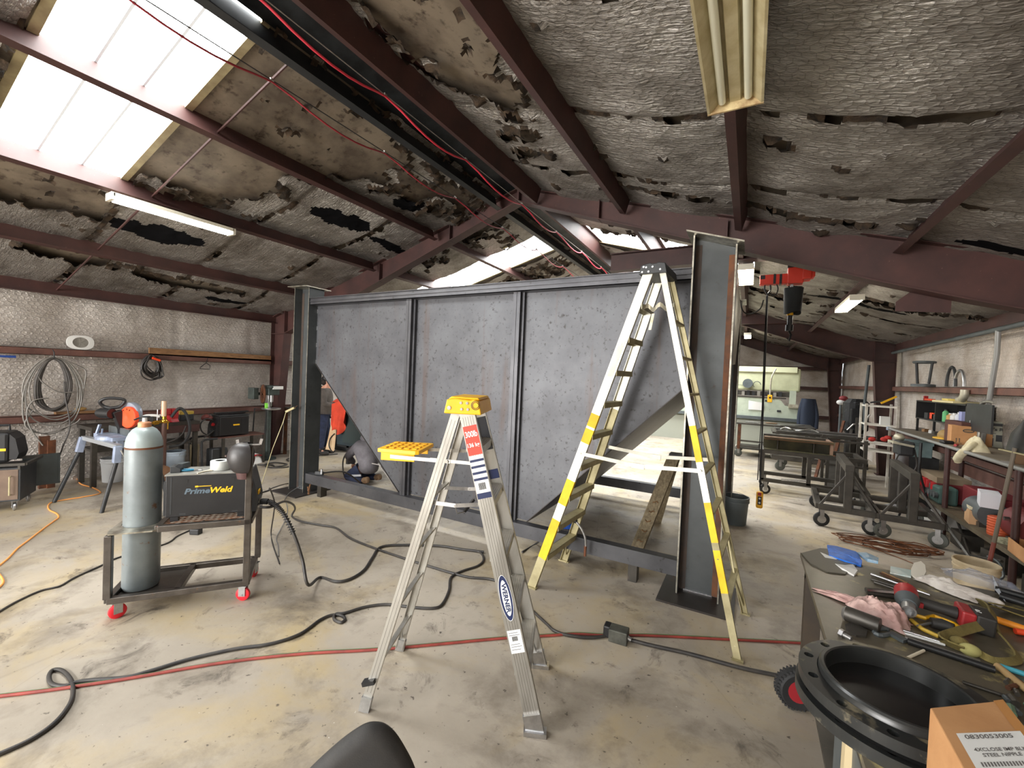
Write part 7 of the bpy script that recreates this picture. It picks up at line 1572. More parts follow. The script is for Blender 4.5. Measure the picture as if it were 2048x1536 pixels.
def blob(c, rx, ry, h, seed, rot=0, n=30, sq=4, fr=3):
    R = Rz(rot)
    def f(a, b_):
        x, y = a*2-1, b_*2-1; e = max(0, (1-abs(x)**sq)*(1-abs(y)**sq)); w_ = 1+.35*fbm((x*1.5+seed, y*1.5, seed)); fo = fbm((x*fr+seed, y*fr, seed*2))+.5*fbm((x*fr*2.2, y*fr*2.2+seed, 1))
        return V(c)+R @ V((x*rx*w_, y*ry*w_, .004+h*e*(.75+.32*fo)))
    return MB().sheet(f, n, n)
M_RAGW = mat('rag_white', srgb(232, 226, 218), .9, 0, srgb(196, 186, 178), 12, bump=.25, bscale=50); M_RAGP = mat('rag_pink', srgb(206, 176, 168), .9, 0, srgb(168, 130, 124), 10, bump=.35, bscale=45)
blob((0, 0, 0), .13, .06, .045, 3, -.75, sq=3).build('rag_body', M_RAGW, rg2, smooth=60)
for k in range(4): MB().tube(spline([V((.02*k-.02, -.03-.015*k, .02)), V((.05+.02*k, -.05-.02*k, .03)), V((.10+.012*k, -.085-.015*k, .018))], 5), [.014]*6+[.016]*4+[.01], 8).build('glove_finger', M_RAGW, rg2, smooth=60)
rg3 = thing('pink_rag', 'grimy pink shop rag bunched on the near workbench', 'rag', ont(1745, 1226))
blob((.015, -.03, 0), .105, .075, .085, 9, -.6, sq=3, fr=2.4).build('rag_body', M_RAGP, rg3, smooth=60); blob((-.05, .05, 0), .15, .03, .03, 5, .35+PI*.75, sq=2).build('rag_tail', M_RAGP, rg3, smooth=60)
tc_ = thing('dark_torch', 'dark cylinder torch body half under the pink rag', 'torch', ont(1720, 1234)); p, q = ont(1692, 1226, .03), ont(1760, 1252, .03); MB().cyl(p, q, .03, n=16).build('torch_body', M_DKSTEEL, tc_, world=True, smooth=40); MB().cyl(p+(p-q)*.1, p, .02, .03, n=14).build('torch_neck', M_ZINC, tc_, world=True, smooth=40)
# rods and bits
for k, (a, c, r, m) in enumerate((((1742, 1148), (1810, 1172), .007, M_CHROME), ((1760, 1146), (1800, 1164), .004, M_RUST), ((1742, 1158), (1800, 1176), .005, M_DKSTEEL), ((1764, 1144), (1815, 1166), .004, M_WOOD), ((1748, 1164), (1790, 1178), .006, M_DKSTEEL), ((1820, 1176), (1860, 1190), .005, M_CHROME), ((1732, 1180), (1800, 1186), .012, M_CHROME), ((1735, 1186), (1800, 1196), .008, M_DKSTEEL))):
    o = MB().cyl(ont(*a, r+.001), ont(*c, r+.001), r, n=8).build('tool_rod', m, smooth=40); tag(o, 'loose rod or drill bit in the heap behind the red impact wrench', 'rod', 'rods behind the impact wrench')
# impact wrench
iw = thing('impact_wrench', 'red and black cordless impact wrench lying on the near workbench', 'impact wrench', ont(1820, 1212))
M_TOOLRED = mat('tool_red', srgb(176, 46, 48), .45, 0, srgb(140, 34, 38), 12); M_TOOLBLK = mat('tool_black', srgb(46, 44, 42), .55)
h0, h1 = ont(1812, 1186, .07), ont(1818, 1222, .05)
ad = (h1-h0).normalized()
MB().cyl(h0-ad*.02, h0+ad*.06, .042, n=18).build('motor_housing', M_TOOLRED, iw, world=True, smooth=40, bevel=.006)
MB().cyl(h0+ad*.06, h0+ad*.11, .043, .03, n=18).build('nose', M_GREYPAINT, iw, world=True, smooth=40)
MB().lathe([(.016, 0), (.025, .002), (.025, .05), (.019, .05), (.017, .02), (.001, .02)], h0+ad*.11, ad, 14).build('socket', M_ZINC, iw, world=True, smooth=40)
g0, g1 = h0+ad*.03+V((.02, -.0, -.01)), ont(1912, 1226, .045)
MB().tube([g0, g0.lerp(g1, .3), g0.lerp(g1, .7), g1], [.026, .024, .022, .026], 12).build('grip', M_TOOLBLK, iw, world=True, smooth=50)
tr0 = g0.lerp(g1, .12)+V((-.02, -.03, 0)); MB().bar(tr0, tr0+(g1-g0)*.22, .014, .02).build('trigger', M_TOOLRED, iw, world=True)
gd = (g1-g0).normalized(); gs = gd.cross(Z).normalized()
def obox(mb, c, sx, sy, sz):
    R = Matrix((gd, gs, gs.cross(gd))).transposed(); return mb.box(c, (sx, sy, sz), R)
obox(MB(), g1+gd*.025, .045, .115, .07).build('battery_foot', M_TOOLRED, iw, world=True, bevel=.008); bt = obox(MB(), g1+gd*.075, .06, .12, .075).build('battery', M_TOOLBLK, iw, world=True, bevel=.008)
text('5.0', 'battery_lettering', M_STICKW, iw, g1+gd*.055+gs*.02+V((0, 0, .0385)), gs*-1, gd, .016, world=True)
# yellow cutter, strap, hose end etc.
yc = thing('pipe_cutter', 'yellow bar pipe cutter with black handle lying before the impact wrench', 'cutter', ont(1850, 1245))
MB().tube([ont(1822, 1228, .012), ont(1850, 1236, .012), ont(1868, 1232, .012), ont(1905, 1246, .012), ont(1930, 1262, .012)], .008, 6).build('frame_bar', M_YELLOW, yc, world=True); MB().tube([ont(1822, 1240, .012), ont(1845, 1258, .012), ont(1875, 1272, .012), ont(1890, 1270, .012)], .008, 6).build('lower_bar', mat('yellow_worn', srgb(206, 170, 60), .6), yc, world=True); MB().tube([ont(1862, 1245, .022), ont(1885, 1250, .022), ont(1908, 1258, .022)], [.02, .024, .02], 12).build('handle', M_TOOLBLK, yc, world=True, smooth=50); MB().cyl(ont(1835, 1252, .014), ont(1862, 1246, .02), .005, n=8).build('screw', M_ZINC, yc, world=True)
ws = thing('lifting_strap', 'olive webbing lifting strap looped and knotted on the near workbench', 'strap', ont(1960, 1260))
M_WEB = mat('olive_webbing', srgb(138, 124, 72), .9, 0, srgb(110, 98, 56), 14, bump=.4, bscale=120)
def ribbon(pts, w, th, name, m=M_WEB, par=ws, tilt=.3):
    s = spline([ont(u, v, z) for u, v, z in pts], 6); mb = MB(); n = len(s); vs = []
    for i, p in enumerate(s):
        d = s[min(i+1, n-1)]-s[max(i-1, 0)]; d.normalize(); a = d.cross(Z).normalized(); u = a.cross(d); a2 = a*math.cos(tilt)+u*math.sin(tilt); u2 = d.cross(a2)
        vs += [p-a2*w/2-u2*th/2, p+a2*w/2-u2*th/2, p+a2*w/2+u2*th/2, p-a2*w/2+u2*th/2]
    fs = []
    for i in range(n-1):
        for j in range(4): fs.append((i*4+j, i*4+(j+1) % 4, (i+1)*4+(j+1) % 4, (i+1)*4+j))
    mb.add(vs, fs+[(3, 2, 1, 0), tuple((n-1)*4+j for j in range(4))]); return mb.build(name, m, par, world=True, smooth=50)
ribbon([(1958, 1204, .03), (1978, 1214, .05), (1986, 1236, .05), (1970, 1248, .04), (1935, 1258, .035), (1895, 1270, .03), (1884, 1276, .03), (1895, 1286, .02), (1930, 1300, .02)], .034, .006, 'loop', tilt=.9)
ribbon([(1986, 1236, .04), (1996, 1262, .02), (2020, 1290, .015), (2036, 1312, .012), (2030, 1322, .012), (1990, 1322, .012), (1960, 1308, .015)], .026, .006, 'tail', tilt=.8)
ribbon([(1982, 1206, .04), (2010, 1212, .02), (2050, 1222, .01), (2090, 1236, .01)], .02, .005, 'tail'); ribbon([(1984, 1212, .03), (2015, 1222, .012), (2050, 1234, .008)], .02, .005, 'tail')
MB().ball(ont(1918, 1284, .02), (.03, .022, .02), 12, 8).build('knot', M_WEB, ws, world=True, smooth=60); MB().ball(ont(1940, 1300, .02), (.032, .026, .022), 12, 8).build('worn_knot', mat('strap_worn', srgb(178, 172, 110), .9), ws, world=True, smooth=60)
for k, (a, c, r, m, l) in enumerate((((1790, 1256), (1885, 1285), .006, M_CHROME, 'bright steel rod lying beside the olive strap'), ((1810, 1276), (1960, 1325), .010, M_CHROME, 'long shiny pry bar lying under the olive strap'), ((1800, 1264), (1890, 1290), .005, M_WHITE, 'thin white rod beside the shiny pry bar'), ((1815, 1282), (1990, 1340), .012, M_BLACK, 'long black bar along the front of the shiny pry bar'), ((1815, 1316), (1848, 1301), .005, mat('pale_stick', srgb(222, 212, 190), .6), 'short pale wooden stick near the flange'), ((1995, 1332), (2060, 1385), .012, mat('tan_handle', srgb(170, 140, 96), .6), 'tan wooden handle at the right edge of the near workbench'), ((2000, 1332), (2060, 1352), .009, mat('cyan_handle', srgb(70, 160, 180), .5), 'cyan handled tool at the right edge of the near workbench'), ((1925, 1364), (2010, 1392), .006, M_DKSTEEL, 'dark rod behind the cardboard box corner'), ((1990, 1238), (2060, 1262), .014, mat('orange_yellow', srgb(240, 150, 40), .5), 'orange and yellow handle at the right edge of the near workbench'), ((2030, 1262), (2062, 1268), .012, M_ORANGE, 'orange tipped tool end at the right edge'))):
    o = MB().cyl(ont(*a, r+.001), ont(*c, r+.001), r, n=10).build('bench_tool', m, smooth=40); tag(o, l, 'tool')
sl = thing('shackle', 'grey steel wrench lying behind the black flange', 'wrench', ont(1775, 1266)); 
mb = MB(); mb.tube([ont(1765+16*math.cos(t*.45+.8), 1264+7*math.sin(t*.45+.8), .008) for t in range(12)], .009, 6); mb.bar(ont(1780, 1266, .01), ont(1812, 1283, .01), .03, .012); mb.build('wrench_body', M_GREYPAINT, sl, world=True)
o = flat('washer_plate', [(1690, 1252), (1706, 1246), (1735, 1264), (1732, 1276), (1712, 1274), (1692, 1264)], M_DKSTEEL, 'slotted dark steel tab lying behind the flange', 'steel tab', .008)
bl = thing('bolt', 'bright zinc bolt lying at the left edge behind the flange', 'bolt', ont(1685, 1270)); p, q = ont(1680, 1265, .014), ont(1703, 1278, .012); MB().cyl(p, p.lerp(q, .35), .017, n=6).build('head', M_CHROME, bl, world=True); MB().cyl(p.lerp(q, .3), q, .009, n=10).build('shank', M_ZINC, bl, world=True)
pbg = thing('plastic_bag', 'clear plastic bag on the far edge of the near workbench', 'plastic bag', ont(1960, 1165))
blob((0, -.02, 0), .15, .06, .07, 14, -.55, sq=2, fr=2).build('bag_body', mat('poly_film', srgb(176, 182, 196), .25, 0, srgb(140, 146, 162), 10, alpha=.35), pbg, smooth=60)
MB().add([ont(1985, 1150, .05), ont(2012, 1205, .01), ont(1990, 1180, .02), ont(1985, 1150, .052), ont(2012, 1205, .012), ont(1990, 1180, .022)], [(0, 1, 2), (5, 4, 3), (0, 3, 4, 1), (1, 4, 5, 2), (2, 5, 3, 0)]).build('bag_corner', mat('poly_film2', srgb(190, 196, 206), .25, alpha=.6), pbg, world=True)
random.seed(4)
for k in range(9):
    u, v = random.uniform(2005, 2055), random.uniform(1352, 1420); o = MB().cyl(ont(u, v, .014), ont(u+random.uniform(-25, 25), v+random.uniform(4, 16), .014), random.uniform(.006, .013), n=8).build('hand_tool', (M_DKSTEEL, M_GREYPAINT, M_RUST, mat('tool_green', srgb(96, 122, 98), .5))[k % 4]); tag(o, 'dark hand tool in the jumble at the right edge behind the box', 'hand tool', 'hand tools at the right edge')
for k in range(2):
    o = MB().cyl(ont(1990+10*k, 1178+14*k, .02), ont(2070, 1200+14*k, .02), .016, n=10).build('black_bar', M_BLACK, smooth=40); tag(o, 'black round bar along the far right edge of the near workbench', 'bar', 'black bars on the far bench edge')
# ------------------------------------------------------------------ the chair back near the camera
M_CHAIR = mat('chair_black', srgb(52, 50, 48), .75, 0, srgb(44, 43, 42), 20, bump=.12, bscale=300)
ch = thing('office_chair', 'black padded chair back poking up at the bottom edge of the picture', 'chair', (-.86, .86, 0), math.radians(45))
pn_ = V((-.707, .707, 0)); pc_ = V((-.80, .80, 0))
def onp(u, v):
    r = ROT @ _d(u, v); t = (pc_-CAM).dot(pn_)/r.dot(pn_); return CAM+r*t
ol = [onp(u, v) for u, v in [(612, 1546), (640, 1519), (680, 1484), (712, 1461), (735, 1449), (756, 1447), (774, 1452), (793, 1468), (812, 1497), (832, 1540)]]
lo_ = [ol[-1]+V((.03, .03, -.14)), ol[-1]+V((.02, .02, -.30)), ol[-1]+V((-.05, -.05, -.38)), ol[0]+V((.05, .05, -.34)), ol[0]+V((-.06, -.06, -.25)), ol[0]+V((-.06, -.06, -.10))]
ring = spline(ol+lo_+[ol[0]], 4)[:-1]; n = len(ring); cen = sum(ring, V())/n
mb = MB(); prof = ((.80, .028), (.95, .018), (1.0, 0), (.95, -.018), (.80, -.028))
for s, d in prof: mb.v += [cen+(p-cen)*s+pn_*d for p in ring]
for k in range(4):
    for i in range(n): mb.f.append((k*n+i, k*n+(i+1) % n, (k+1)*n+(i+1) % n, (k+1)*n+i)); mb.m.append(0)
mb.f += [tuple(range(n-1, -1, -1)), tuple(range(4*n, 5*n))]; mb.m += [0, 0]
mb.build('backrest', M_CHAIR, ch, world=True, smooth=60)
MB().box((0, -.05, .47), (.46, .44, .08)).build('seat', M_CHAIR, ch, bevel=.03)
MB().bar((0, .06, .44), (.0, .05, .80), .07, .02, up=Y).build('back_bracket', M_BLACK, ch); MB().cyl((0, -.05, .1), (0, -.05, .44), .03, n=12).build('gas_column', M_DKGREY, ch, smooth=40)
for k in range(5):
    a = 2*PI*k/5; MB().bar((0, -.05, .10), (.28*math.cos(a), -.05+.28*math.sin(a), .075), .05, .03).build('base_leg', M_BLACK, ch); MB().cyl((.28*math.cos(a)-.01, -.05+.28*math.sin(a), .03), (.28*math.cos(a)+.015, -.05+.28*math.sin(a), .03), .03, n=12).build('caster_wheel', M_BLACK, ch)
# ------------------------------------------------------------------ people
def skin(name, chains, m, parent, levels=2, root=0):
    """one continuous skinned surface grown over a joint graph: chains of (point, radius) sharing points by name"""
    idx = {}; vs = []; rs = []; es = []
    for c in chains:
        prev = None
        for key, p, r in c:
            if key not in idx: idx[key] = len(vs); vs.append(V(p)); rs.append(r)
            if prev is not None and prev != idx[key]: es.append((prev, idx[key]))
            prev = idx[key]
    inv = root_matrix(parent).inverted(); me = bpy.data.meshes.new(name); me.from_pydata([tuple(inv @ v) for v in vs], es, []); me.materials.append(m)
    o = bpy.data.objects.new(name, me); C.objects.link(o); o.parent = parent
    sk = o.modifiers.new('skin', 'SKIN'); sk.use_smooth_shade = True
    lay = me.skin_vertices[0].data if me.skin_vertices else me.attributes.new and None
    if not me.skin_vertices:
        bpy.context.view_layer.objects.active = o
        bm = bmesh.new(); bm.from_mesh(me); bm.verts.layers.skin.verify(); bm.to_mesh(me); bm.free()
    for i, sv_ in enumerate(me.skin_vertices[0].data):
        r = rs[i]; sv_.radius = r if isinstance(r, tuple) else (r, r); sv_.use_root = (i == root)
    if levels: sb_ = o.modifiers.new('smooth', 'SUBSURF'); sb_.levels = levels; sb_.render_levels = levels
    return o
M_SKIN = mat('skin', srgb(206, 150, 124), .5); M_JEAN = mat('denim', srgb(44, 52, 78), .9, 0, srgb(34, 40, 60), 14, bump=.2, bscale=120); M_BOOT = mat('work_boot', srgb(38, 34, 32), .7); M_HOOD = mat('brown_grey_hoodie', srgb(92, 84, 78), .95, 0, srgb(76, 70, 66), 8, bump=.25, bscale=60)
M_HOODG = mat('grey_sweatshirt', srgb(112, 108, 112), .95, 0, srgb(92, 88, 92), 7, bump=.25, bscale=60)
def hand(B, wrist, d, pal, name, m, parent, curl=.7, side=1):
    """palm, four unequal curled fingers and a thumb; d along the hand, pal out of the palm"""
    d = V(d).normalized(); s = d.cross(V(pal)).normalized()*side; pal = V(pal).normalized(); w = V(wrist); ch_ = []
    ch_.append([('w', w, .026), ('p', w+d*.045, (.036, .02)), ('k', w+d*.085, (.036, .018))])
    for i, (off, L) in enumerate(((-.028, .062), (-.009, .072), (.010, .067), (.028, .052))):
        b0 = w+d*.088+s*off; pts = [('k', None, 0)]; q = b0; dd = d
        seq = [('f%d0' % i, q, .0095)]
        for j in range(3):
            an = curl*(.5+.35*j); dd = (d*math.cos(an)+pal*math.sin(an)); q = q+dd*L*(.45, .32, .26)[j]; seq.append(('f%d%d' % (i, j+1), q, .0088-.0008*j))
        ch_.append([('k', w+d*.085, (.036, .018))]+seq)
    t0 = w+d*.035-s*.035; ch_.append([('p', w+d*.045, (.036, .02)), ('t0', t0, .012), ('t1', t0+d*.03-s*.015+pal*.015, .0105), ('t2', t0+d*.055-s*.012+pal*.035, .0095)])
    return skin(name, ch_, m, parent, 1)
# standing man, seen in profile past the left column
A0 = V((-7.93, 6.02, 0)); pa_ = thing('person', 'standing person in brown grey hoodie, cap and jeans behind the left column', 'person', A0)
f_ = V((.72, .69, 0)).normalized(); l_ = V((-f_.y, f_.x, 0))
def pA(f, l, z): return A0+f_*f+l_*l+Z*z
bodyA = [[('pel', pA(0, 0, .93), .10), ('bel', pA(.01, 0, 1.08), .10), ('che', pA(-.0, 0, 1.27), .12), ('nb', pA(.0, 0, 1.40), .07), ('nt', pA(.03, 0, 1.48), .055), ('hd', pA(.045, 0, 1.57), (.085, .075)), ('ht', pA(.03, 0, 1.655), .07)]]
for s in (-1, 1):
    bodyA.append([('che', pA(0, 0, 1.27), .12), ('sh%d' % s, pA(0, s*.18, 1.36), .05), ('el%d' % s, pA(.03, s*.23, 1.10), .038), ('wr%d' % s, pA(.26, s*.13, 1.06), .03)])
    bodyA.append([('pel', pA(0, 0, .93), .10), ('hp%d' % s, pA(0, s*.1, .74), .065), ('kn%d' % s, pA(.03*s+.02, s*.11, .49), .05), ('an%d' % s, pA(.03*s-.02, s*.12, .10), .035), ('to%d' % s, pA(.03*s+.13, s*.13, .045), .025)])
skin('body', bodyA, M_SKIN, pa_)
hc_ = [[('bel0', pA(0, 0, .80), (.15, .14)), ('bel1', pA(0, 0, .92), (.165, .15)), ('bel', pA(.01, 0, 1.06), .155), ('che', pA(-.01, 0, 1.26), .175), ('nb', pA(-.01, 0, 1.42), .10)]]
for s in (-1, 1): hc_.append([('che', pA(-.01, 0, 1.26), .175), ('sh%d' % s, pA(0, s*.19, 1.36), .085), ('el%d' % s, pA(.02, s*.24, 1.10), .07), ('wr%d' % s, pA(.24, s*.135, 1.065), .05)])
skin('hoodie', hc_, M_HOOD, pa_); 
jc_ = []
for s in (-1, 1): jc_.append([('pel', pA(0, 0, .95), .135), ('hp%d' % s, pA(.0, s*.105, .72), .10), ('kn%d' % s, pA(.03*s+.02, s*.11, .49), .082), ('an%d' % s, pA(.03*s-.02, s*.12, .12), .075)])
skin('jeans', jc_, M_JEAN, pa_)
for s in (-1, 1):
    skin('boot', [[('a', pA(.03*s-.02, s*.12, .15), .06), ('b', pA(.03*s-.02, s*.12, .055), .055), ('c', pA(.03*s+.09, s*.13, .05), .05), ('d', pA(.03*s+.17, s*.135, .04), .04)]], M_BOOT, pa_)
    hand(None, pA(.25, s*.13, 1.06), f_+V((0, 0, -.1)), -l_*s+V((0, 0, -.3)), 'gloved_hand', mat('tan_glove', srgb(196, 164, 118), .85), pa_, .8, s)
hcap = MB(); hcap.ball(pA(.02, 0, 1.635), (.105, .095, .075), 16, 10, Rz(math.atan2(f_.y, f_.x))); hcap.bar(pA(.06, 0, 1.625), pA(.17, 0, 1.61), .13, .012); hcap.build('cap', M_BLACK, pa_, world=True, smooth=60)
MB().ball(pA(-.025, 0, 1.56), (.075, .088, .075), 14, 9, Rz(math.atan2(f_.y, f_.x))).build('hair', mat('dark_hair', srgb(42, 34, 30), .8), pa_, world=True, smooth=60)
fm = MB(); fm.bar(pA(.125, 0, 1.575), pA(.148, 0, 1.555), .022, .03); 
for s in (-1, 1): fm.ball(pA(.04, s*.085, 1.565), (.022, .012, .03), 8, 6, Rz(math.atan2(f_.y, f_.x)))
fm.build('face_features', M_SKIN, pa_, world=True, smooth=50, split=True)
for s in (-1, 1): MB().ball(pA(.118, s*.032, 1.59), .013, 8, 6).build('eye', M_STICKW, pa_, world=True, smooth=60)
MB().bar(pA(.122, -.025, 1.525), pA(.122, .025, 1.525), .012, .008).build('mouth', mat('lip', srgb(160, 90, 84), .6), pa_, world=True)
gm_ = MB(); gm_.bar(pA(.13, -.07, 1.595), pA(.13, .07, 1.595), .01, .03); gm_.bar(pA(.13, .075, 1.595), pA(.03, .09, 1.59), .006, .008); gm_.bar(pA(.13, -.075, 1.595), pA(.03, -.09, 1.59), .006, .008); gm_.build('safety_glasses', M_DKGREY, pa_, world=True)
MB().tube([pA(-.13, 0, 1.42), pA(-.1, .09, 1.44), pA(.0, .12, 1.44), pA(.06, .08, 1.42)], .03, 8).build('hood', M_HOOD, pa_, world=True, smooth=60)
# kneeling man bent over beside the cart
B0 = V((-5.52, 4.93, 0)); pb_ = thing('person', 'kneeling person in grey sweatshirt and jeans bent over under the tank', 'person', B0)
def pB(x, y, z): return B0+V((x, y, z))
hipc = pB(.14, .02, .30)
bodyB = [[('pel', hipc, .10), ('bel', pB(.08, .06, .42), .10), ('che', pB(-.03, .12, .56), .11), ('nb', pB(-.12, .2, .62), .065), ('nt', pB(-.17, .24, .62), .055), ('hd', pB(-.23, .27, .58), (.085, .075)), ('ht', pB(-.28, .29, .52), .07)]]
slv = [[('low', hipc+V((.0, 0, -.15)), .15), ('pel', hipc+V((0, 0, -.03)), (.18, .17)), ('bel', pB(.09, .05, .43), .175), ('che', pB(-.03, .1, .57), .18), ('nb', pB(-.11, .18, .63), .11)]]
for s, sh, el, wr in ((-1, pB(-.12, -.03, .56), pB(-.32, -.02, .40), pB(-.40, .18, .24)), (1, pB(.02, .28, .56), pB(-.12, .42, .36), pB(-.34, .36, .2))):
    bodyB.append([('che', pB(-.03, .12, .56), .11), ('sh%d' % s, sh, .05), ('el%d' % s, el, .038), ('wr%d' % s, wr, .028)])
    slv.append([('che', pB(-.03, .1, .57), .18), ('sh%d' % s, sh, .085), ('el%d' % s, el, .07), ('wr%d' % s, wr, .048)])
jb_ = []
for s, y in ((-1, -.1), (1, .16)):
    kn, an, to = pB(-.24, y, .08), pB(.16, y, .08), pB(.26, y-.01, .05)
    bodyB.append([('pel', hipc, .10), ('hp%d' % s, pB(-.04, y*.9, .18), .06), ('kn%d' % s, kn, .045), ('an%d' % s, an, .03), ('to%d' % s, to-V((.03, 0, 0)), .02)])
    jb_.append([('pel', hipc, .145), ('hp%d' % s, pB(-.05, y*.95, .18), .095), ('kn%d' % s, kn, .078), ('an%d' % s, an, .065)])
    skin('boot', [[('a', pB(.14, y, .085), .06), ('b', pB(.21, y, .08), .055), ('c', pB(.25, y, .13), .05), ('d', pB(.262, y, .045), .045)]], mat('tan_boot', srgb(124, 98, 72), .8), pb_)
skin('body', bodyB, M_SKIN, pb_); skin('sweatshirt', slv, M_HOODG, pb_); skin('jeans', jb_, M_JEAN, pb_)
for s, wr, d in ((-1, pB(-.40, .18, .24), (-.5, .3, -.5)), (1, pB(-.34, .36, .2), (-.6, 0, -.5))): hand(None, wr, d, (0, .4, -.6), 'hand', M_SKIN, pb_, .8, s)
MB().ball(pB(-.235, .27, .60), (.098, .09, .095), 14, 9).build('hair', mat('dark_hair', srgb(42, 34, 30), .8), pb_, world=True, smooth=60)
MB().tube([pB(-.05, .05, .72), pB(-.1, .13, .74), pB(-.08, .24, .73)], [.05, .07, .05], 10).build('hood', M_HOODG, pb_, world=True, smooth=60)
MB().bar(pB(-.05, -.17, .135), pB(.16, -.155, .17), .03, .012, up=Y).build('belt_line', mat('shirt_white', srgb(200, 200, 204), .8), pb_, world=True)
# dark teal cabinet on a cart with the orange cloth over it
M_TEALB = mat('dark_teal', srgb(44, 58, 64), .5, .1, srgb(36, 46, 52), 4)
tc2 = thing('cabinet_cart', 'dark teal cabinet on a cart with red casters behind the kneeling person', 'cart', (-6.2, 5.4, 0))
MB().bx(-6.62, -5.86, 5.3, 5.75, .46, 1.22).build('cabinet', M_TEALB, tc2, world=True, bevel=.008)
MB().bx(-6.45, -5.9, 5.29, 5.3, .52, 1.1).build('door', mat('teal_door', srgb(48, 60, 60), .5, .1), tc2, world=True); MB().bx(-6.14, -6.1, 5.27, 5.29, .85, .95).build('latch', M_BLACK, tc2, world=True)
for x in (-6.32, -5.86):
    for y in (5.33, 5.72): MB().bx(x-.03, x+.03, y-.03, y+.03, .13, .46).build('post', M_BLACK, tc2, world=True); caster(tc2, (x+.2, y-5.4, 0), .055, M_REDWHEEL, .4, h=.13, w=.03)
MB().bx(-6.6, -5.86, 5.3, 5.75, .43, .46).build('deck', M_BLACK, tc2, world=True)
oc = thing('welding_blanket', 'orange welding blanket draped over the dark teal cabinet', 'blanket', (-6.4, 5.28, 1.2))
def blk(a, b_):
    x = -6.72+.42*a; fold = .03*math.sin(a*17)+.02*math.sin(a*7+2)
    z = 1.30-.12*abs(a-.8)-b_*(.62-.22*abs(a-.55)*2+.05*math.sin(a*11)); y = 5.27-.02-.05*b_*(1+math.sin(a*14))*.5+fold*b_-.0
    return (x, y, z)
MB().sheet(blk, 26, 14, .004).build('front_drape', mat('blanket_orange', srgb(206, 66, 38), .85, 0, srgb(176, 52, 30), 6, bump=.2, bscale=40), oc, world=True, smooth=60)
MB().sheet(lambda a, b_: (-6.72+.42*a, 5.25+.3*b_, 1.235+.07*math.sin(PI*b_)+.01*math.sin(a*12)), 14, 8, .004).build('top_drape', mat('blanket_orange', srgb(206, 66, 38), .85), oc, world=True, smooth=60)
o = thing('wire_feeder', 'white and black machine standing beyond the orange blanket', 'machine', (-8.0, 6.75, 0)); MB().bx(-.25, .35, -.2, .2, .0, 1.05).build('stand', M_DKGREY, o)
MB().bx(-.2, .4, -.2, .2, 1.06, 1.26).build('lower_case', mat('case_cream', srgb(206, 206, 186), .5), o, bevel=.02); MB().bx(-.22, .42, -.21, .21, 1.26, 1.36).build('black_band', M_BLACK, o); MB().bx(-.2, .4, -.2, .2, 1.36, 1.62).build('upper_case', M_WHITE, o, bevel=.03); MB().tube([(-.0, -.22, 1.5), (.05, -.23, 1.42), (.15, -.23, 1.42), (.2, -.22, 1.5)], .012, 6).build('handle', M_BLACK, o)
o = thing('leather_apron', 'tan leather apron hanging beside the teal cabinet', 'apron', (-6.72, 5.32, .3)); MB().sheet(lambda a, b_: (-.0+.13*(a-.5)*(1+1.0*b_)-.10*b_**1.5, .02*math.sin(a*6), .70-.68*b_), 10, 14, .006).build('apron_body', mat('apron_tan', srgb(206, 184, 150), .85, 0, srgb(186, 148, 112), 3), o, smooth=60)
MB().tube(spline([(.05, -.03, .35), (-.06, -.03, .25), (-.09, -.03, .1), (.02, -.03, .0), (.08, -.03, .05)], 5), .012, 6).build('hose_loop', M_BLACK, o, smooth=60)
o = thing('beam_clamp', 'small grey clamp on the left end of the tank bottom rail', 'clamp', (-5.42, 4.06, .302)); MB().box((0, 0, .025), (.12, .05, .05), Rz(.4)).build('clamp_body', M_DKGREY, o, bevel=.008); MB().cyl((.05, 0, .02), (.05, 0, .09), .015, n=8).build('screw', M_ZINC, o)
cable([(-5.38, 4.1, .33), (-5.3, 4.4, .3), (-5.35, 4.75, .05), (-5.8, 4.85, .03), (-6.0, 4.95, .3), (-6.1, 5.2, .5)], .012, M_LEAD, 'power_cord', 'black cord trailing from the tank rail to the kneeling person', 'cord')

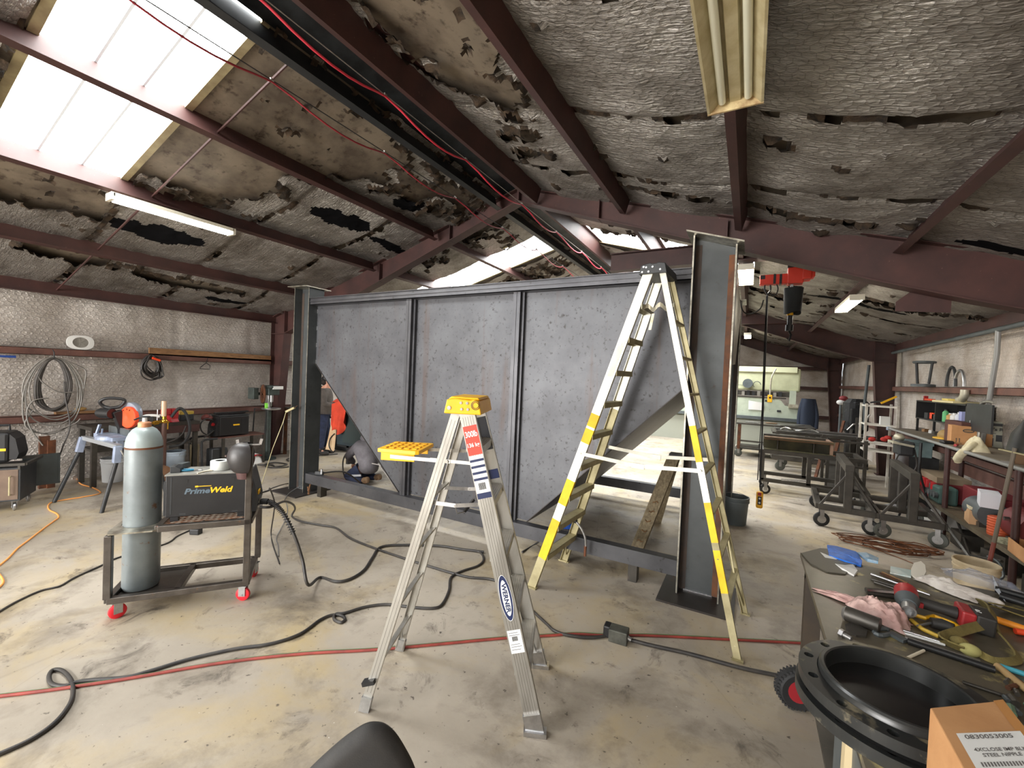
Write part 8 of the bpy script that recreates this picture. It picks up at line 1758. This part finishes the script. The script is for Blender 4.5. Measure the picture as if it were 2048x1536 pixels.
# welding gun hooked over the front bottom rail, blue rag behind it
wg = thing('welding_gun', 'black welding gun with curved neck hooked over the tank bottom rail', 'welding gun', at(1150, 1040, y=3.9))
q_ = lambda u, v: at(u, v, y=3.9)
MB().tube(spline([at(1044, 1104, z=.015), at(1075, 1085, z=.02), q_(1100, 1060), q_(1125, 1038)], 6), .010, 7).build('gun_cable', M_LEAD, wg, world=True, smooth=60)
MB().tube(spline([q_(1125, 1038), q_(1140, 1034), q_(1153, 1044)], 6), [.018]*6+[.022]*6+[.02], 9).build('gun_handle', M_BLACK, wg, world=True, smooth=60)
MB().tube(spline([q_(1153, 1044), q_(1164, 1060), q_(1171, 1080), q_(1171, 1112)], 6), .012, 8).build('gooseneck', M_ZINC, wg, world=True, smooth=60); MB().cyl(q_(1171, 1092), q_(1170, 1112), .015, n=10).build('nozzle', mat('copper_nozzle', srgb(140, 92, 70), .4, .7), wg, world=True)
o = thing('blue_rag', 'small bright blue rag on the floor behind the tall stepladder', 'rag', at(1132, 1060, z=0)); blob((0, .1, 0), .09, .07, .09, 6, .4).build('rag_body', mat('rag_blue', srgb(30, 84, 180), .8), o, smooth=60)
struct(MB().prism([(1.22, 2.76), (1.32, 2.85), (1.62, 2.80), (1.62, 2.64), (1.22, 2.67)], (0, 5.52, 0), X, Z, .012).build('beam_stub', M_PRIMER), 'brown plate stub hanging below the right rafter of the near frame', 'plate')
# ------------------------------------------------------------------ light
w = bpy.data.worlds.new('sky'); sc.world = w; w.use_nodes = True
wn = w.node_tree
bgn = wn.nodes['Background']; bgn.inputs[0].default_value = (.80, .9, 1, 1); bgn.inputs[1].default_value = 1.5
def area(name, loc, rot, sx, sy, power, col=(1, 1, 1), spread=PI):
    l = bpy.data.lights.new(name, 'AREA'); l.shape = 'RECTANGLE'; l.size = sx; l.size_y = sy; l.energy = power; l.color = col; l.spread = spread
    o = bpy.data.objects.new(name, l); C.objects.link(o); o.location = loc; o.rotation_euler = rot; return o
area('doorway_daylight', ((DX0+DX1)/2, Y0-.3, DZ/2), (PI/2, 0, 0), DX1-DX0, DZ, 820, (1, .97, .93))
sc.view_settings.view_transform = 'Standard'; sc.view_settings.look = 'None'; sc.view_settings.gamma = 1; sc.view_settings.use_curve_mapping = False
sc.view_settings.exposure = 0.82
sc.cycles.use_denoising = True
sc.cycles.max_bounces = 8; sc.cycles.diffuse_bounces = 4; sc.cycles.glossy_bounces = 4; sc.cycles.transmission_bounces = 4; sc.cycles.transparent_max_bounces = 6
sc.cycles.sample_clamp_indirect = 6
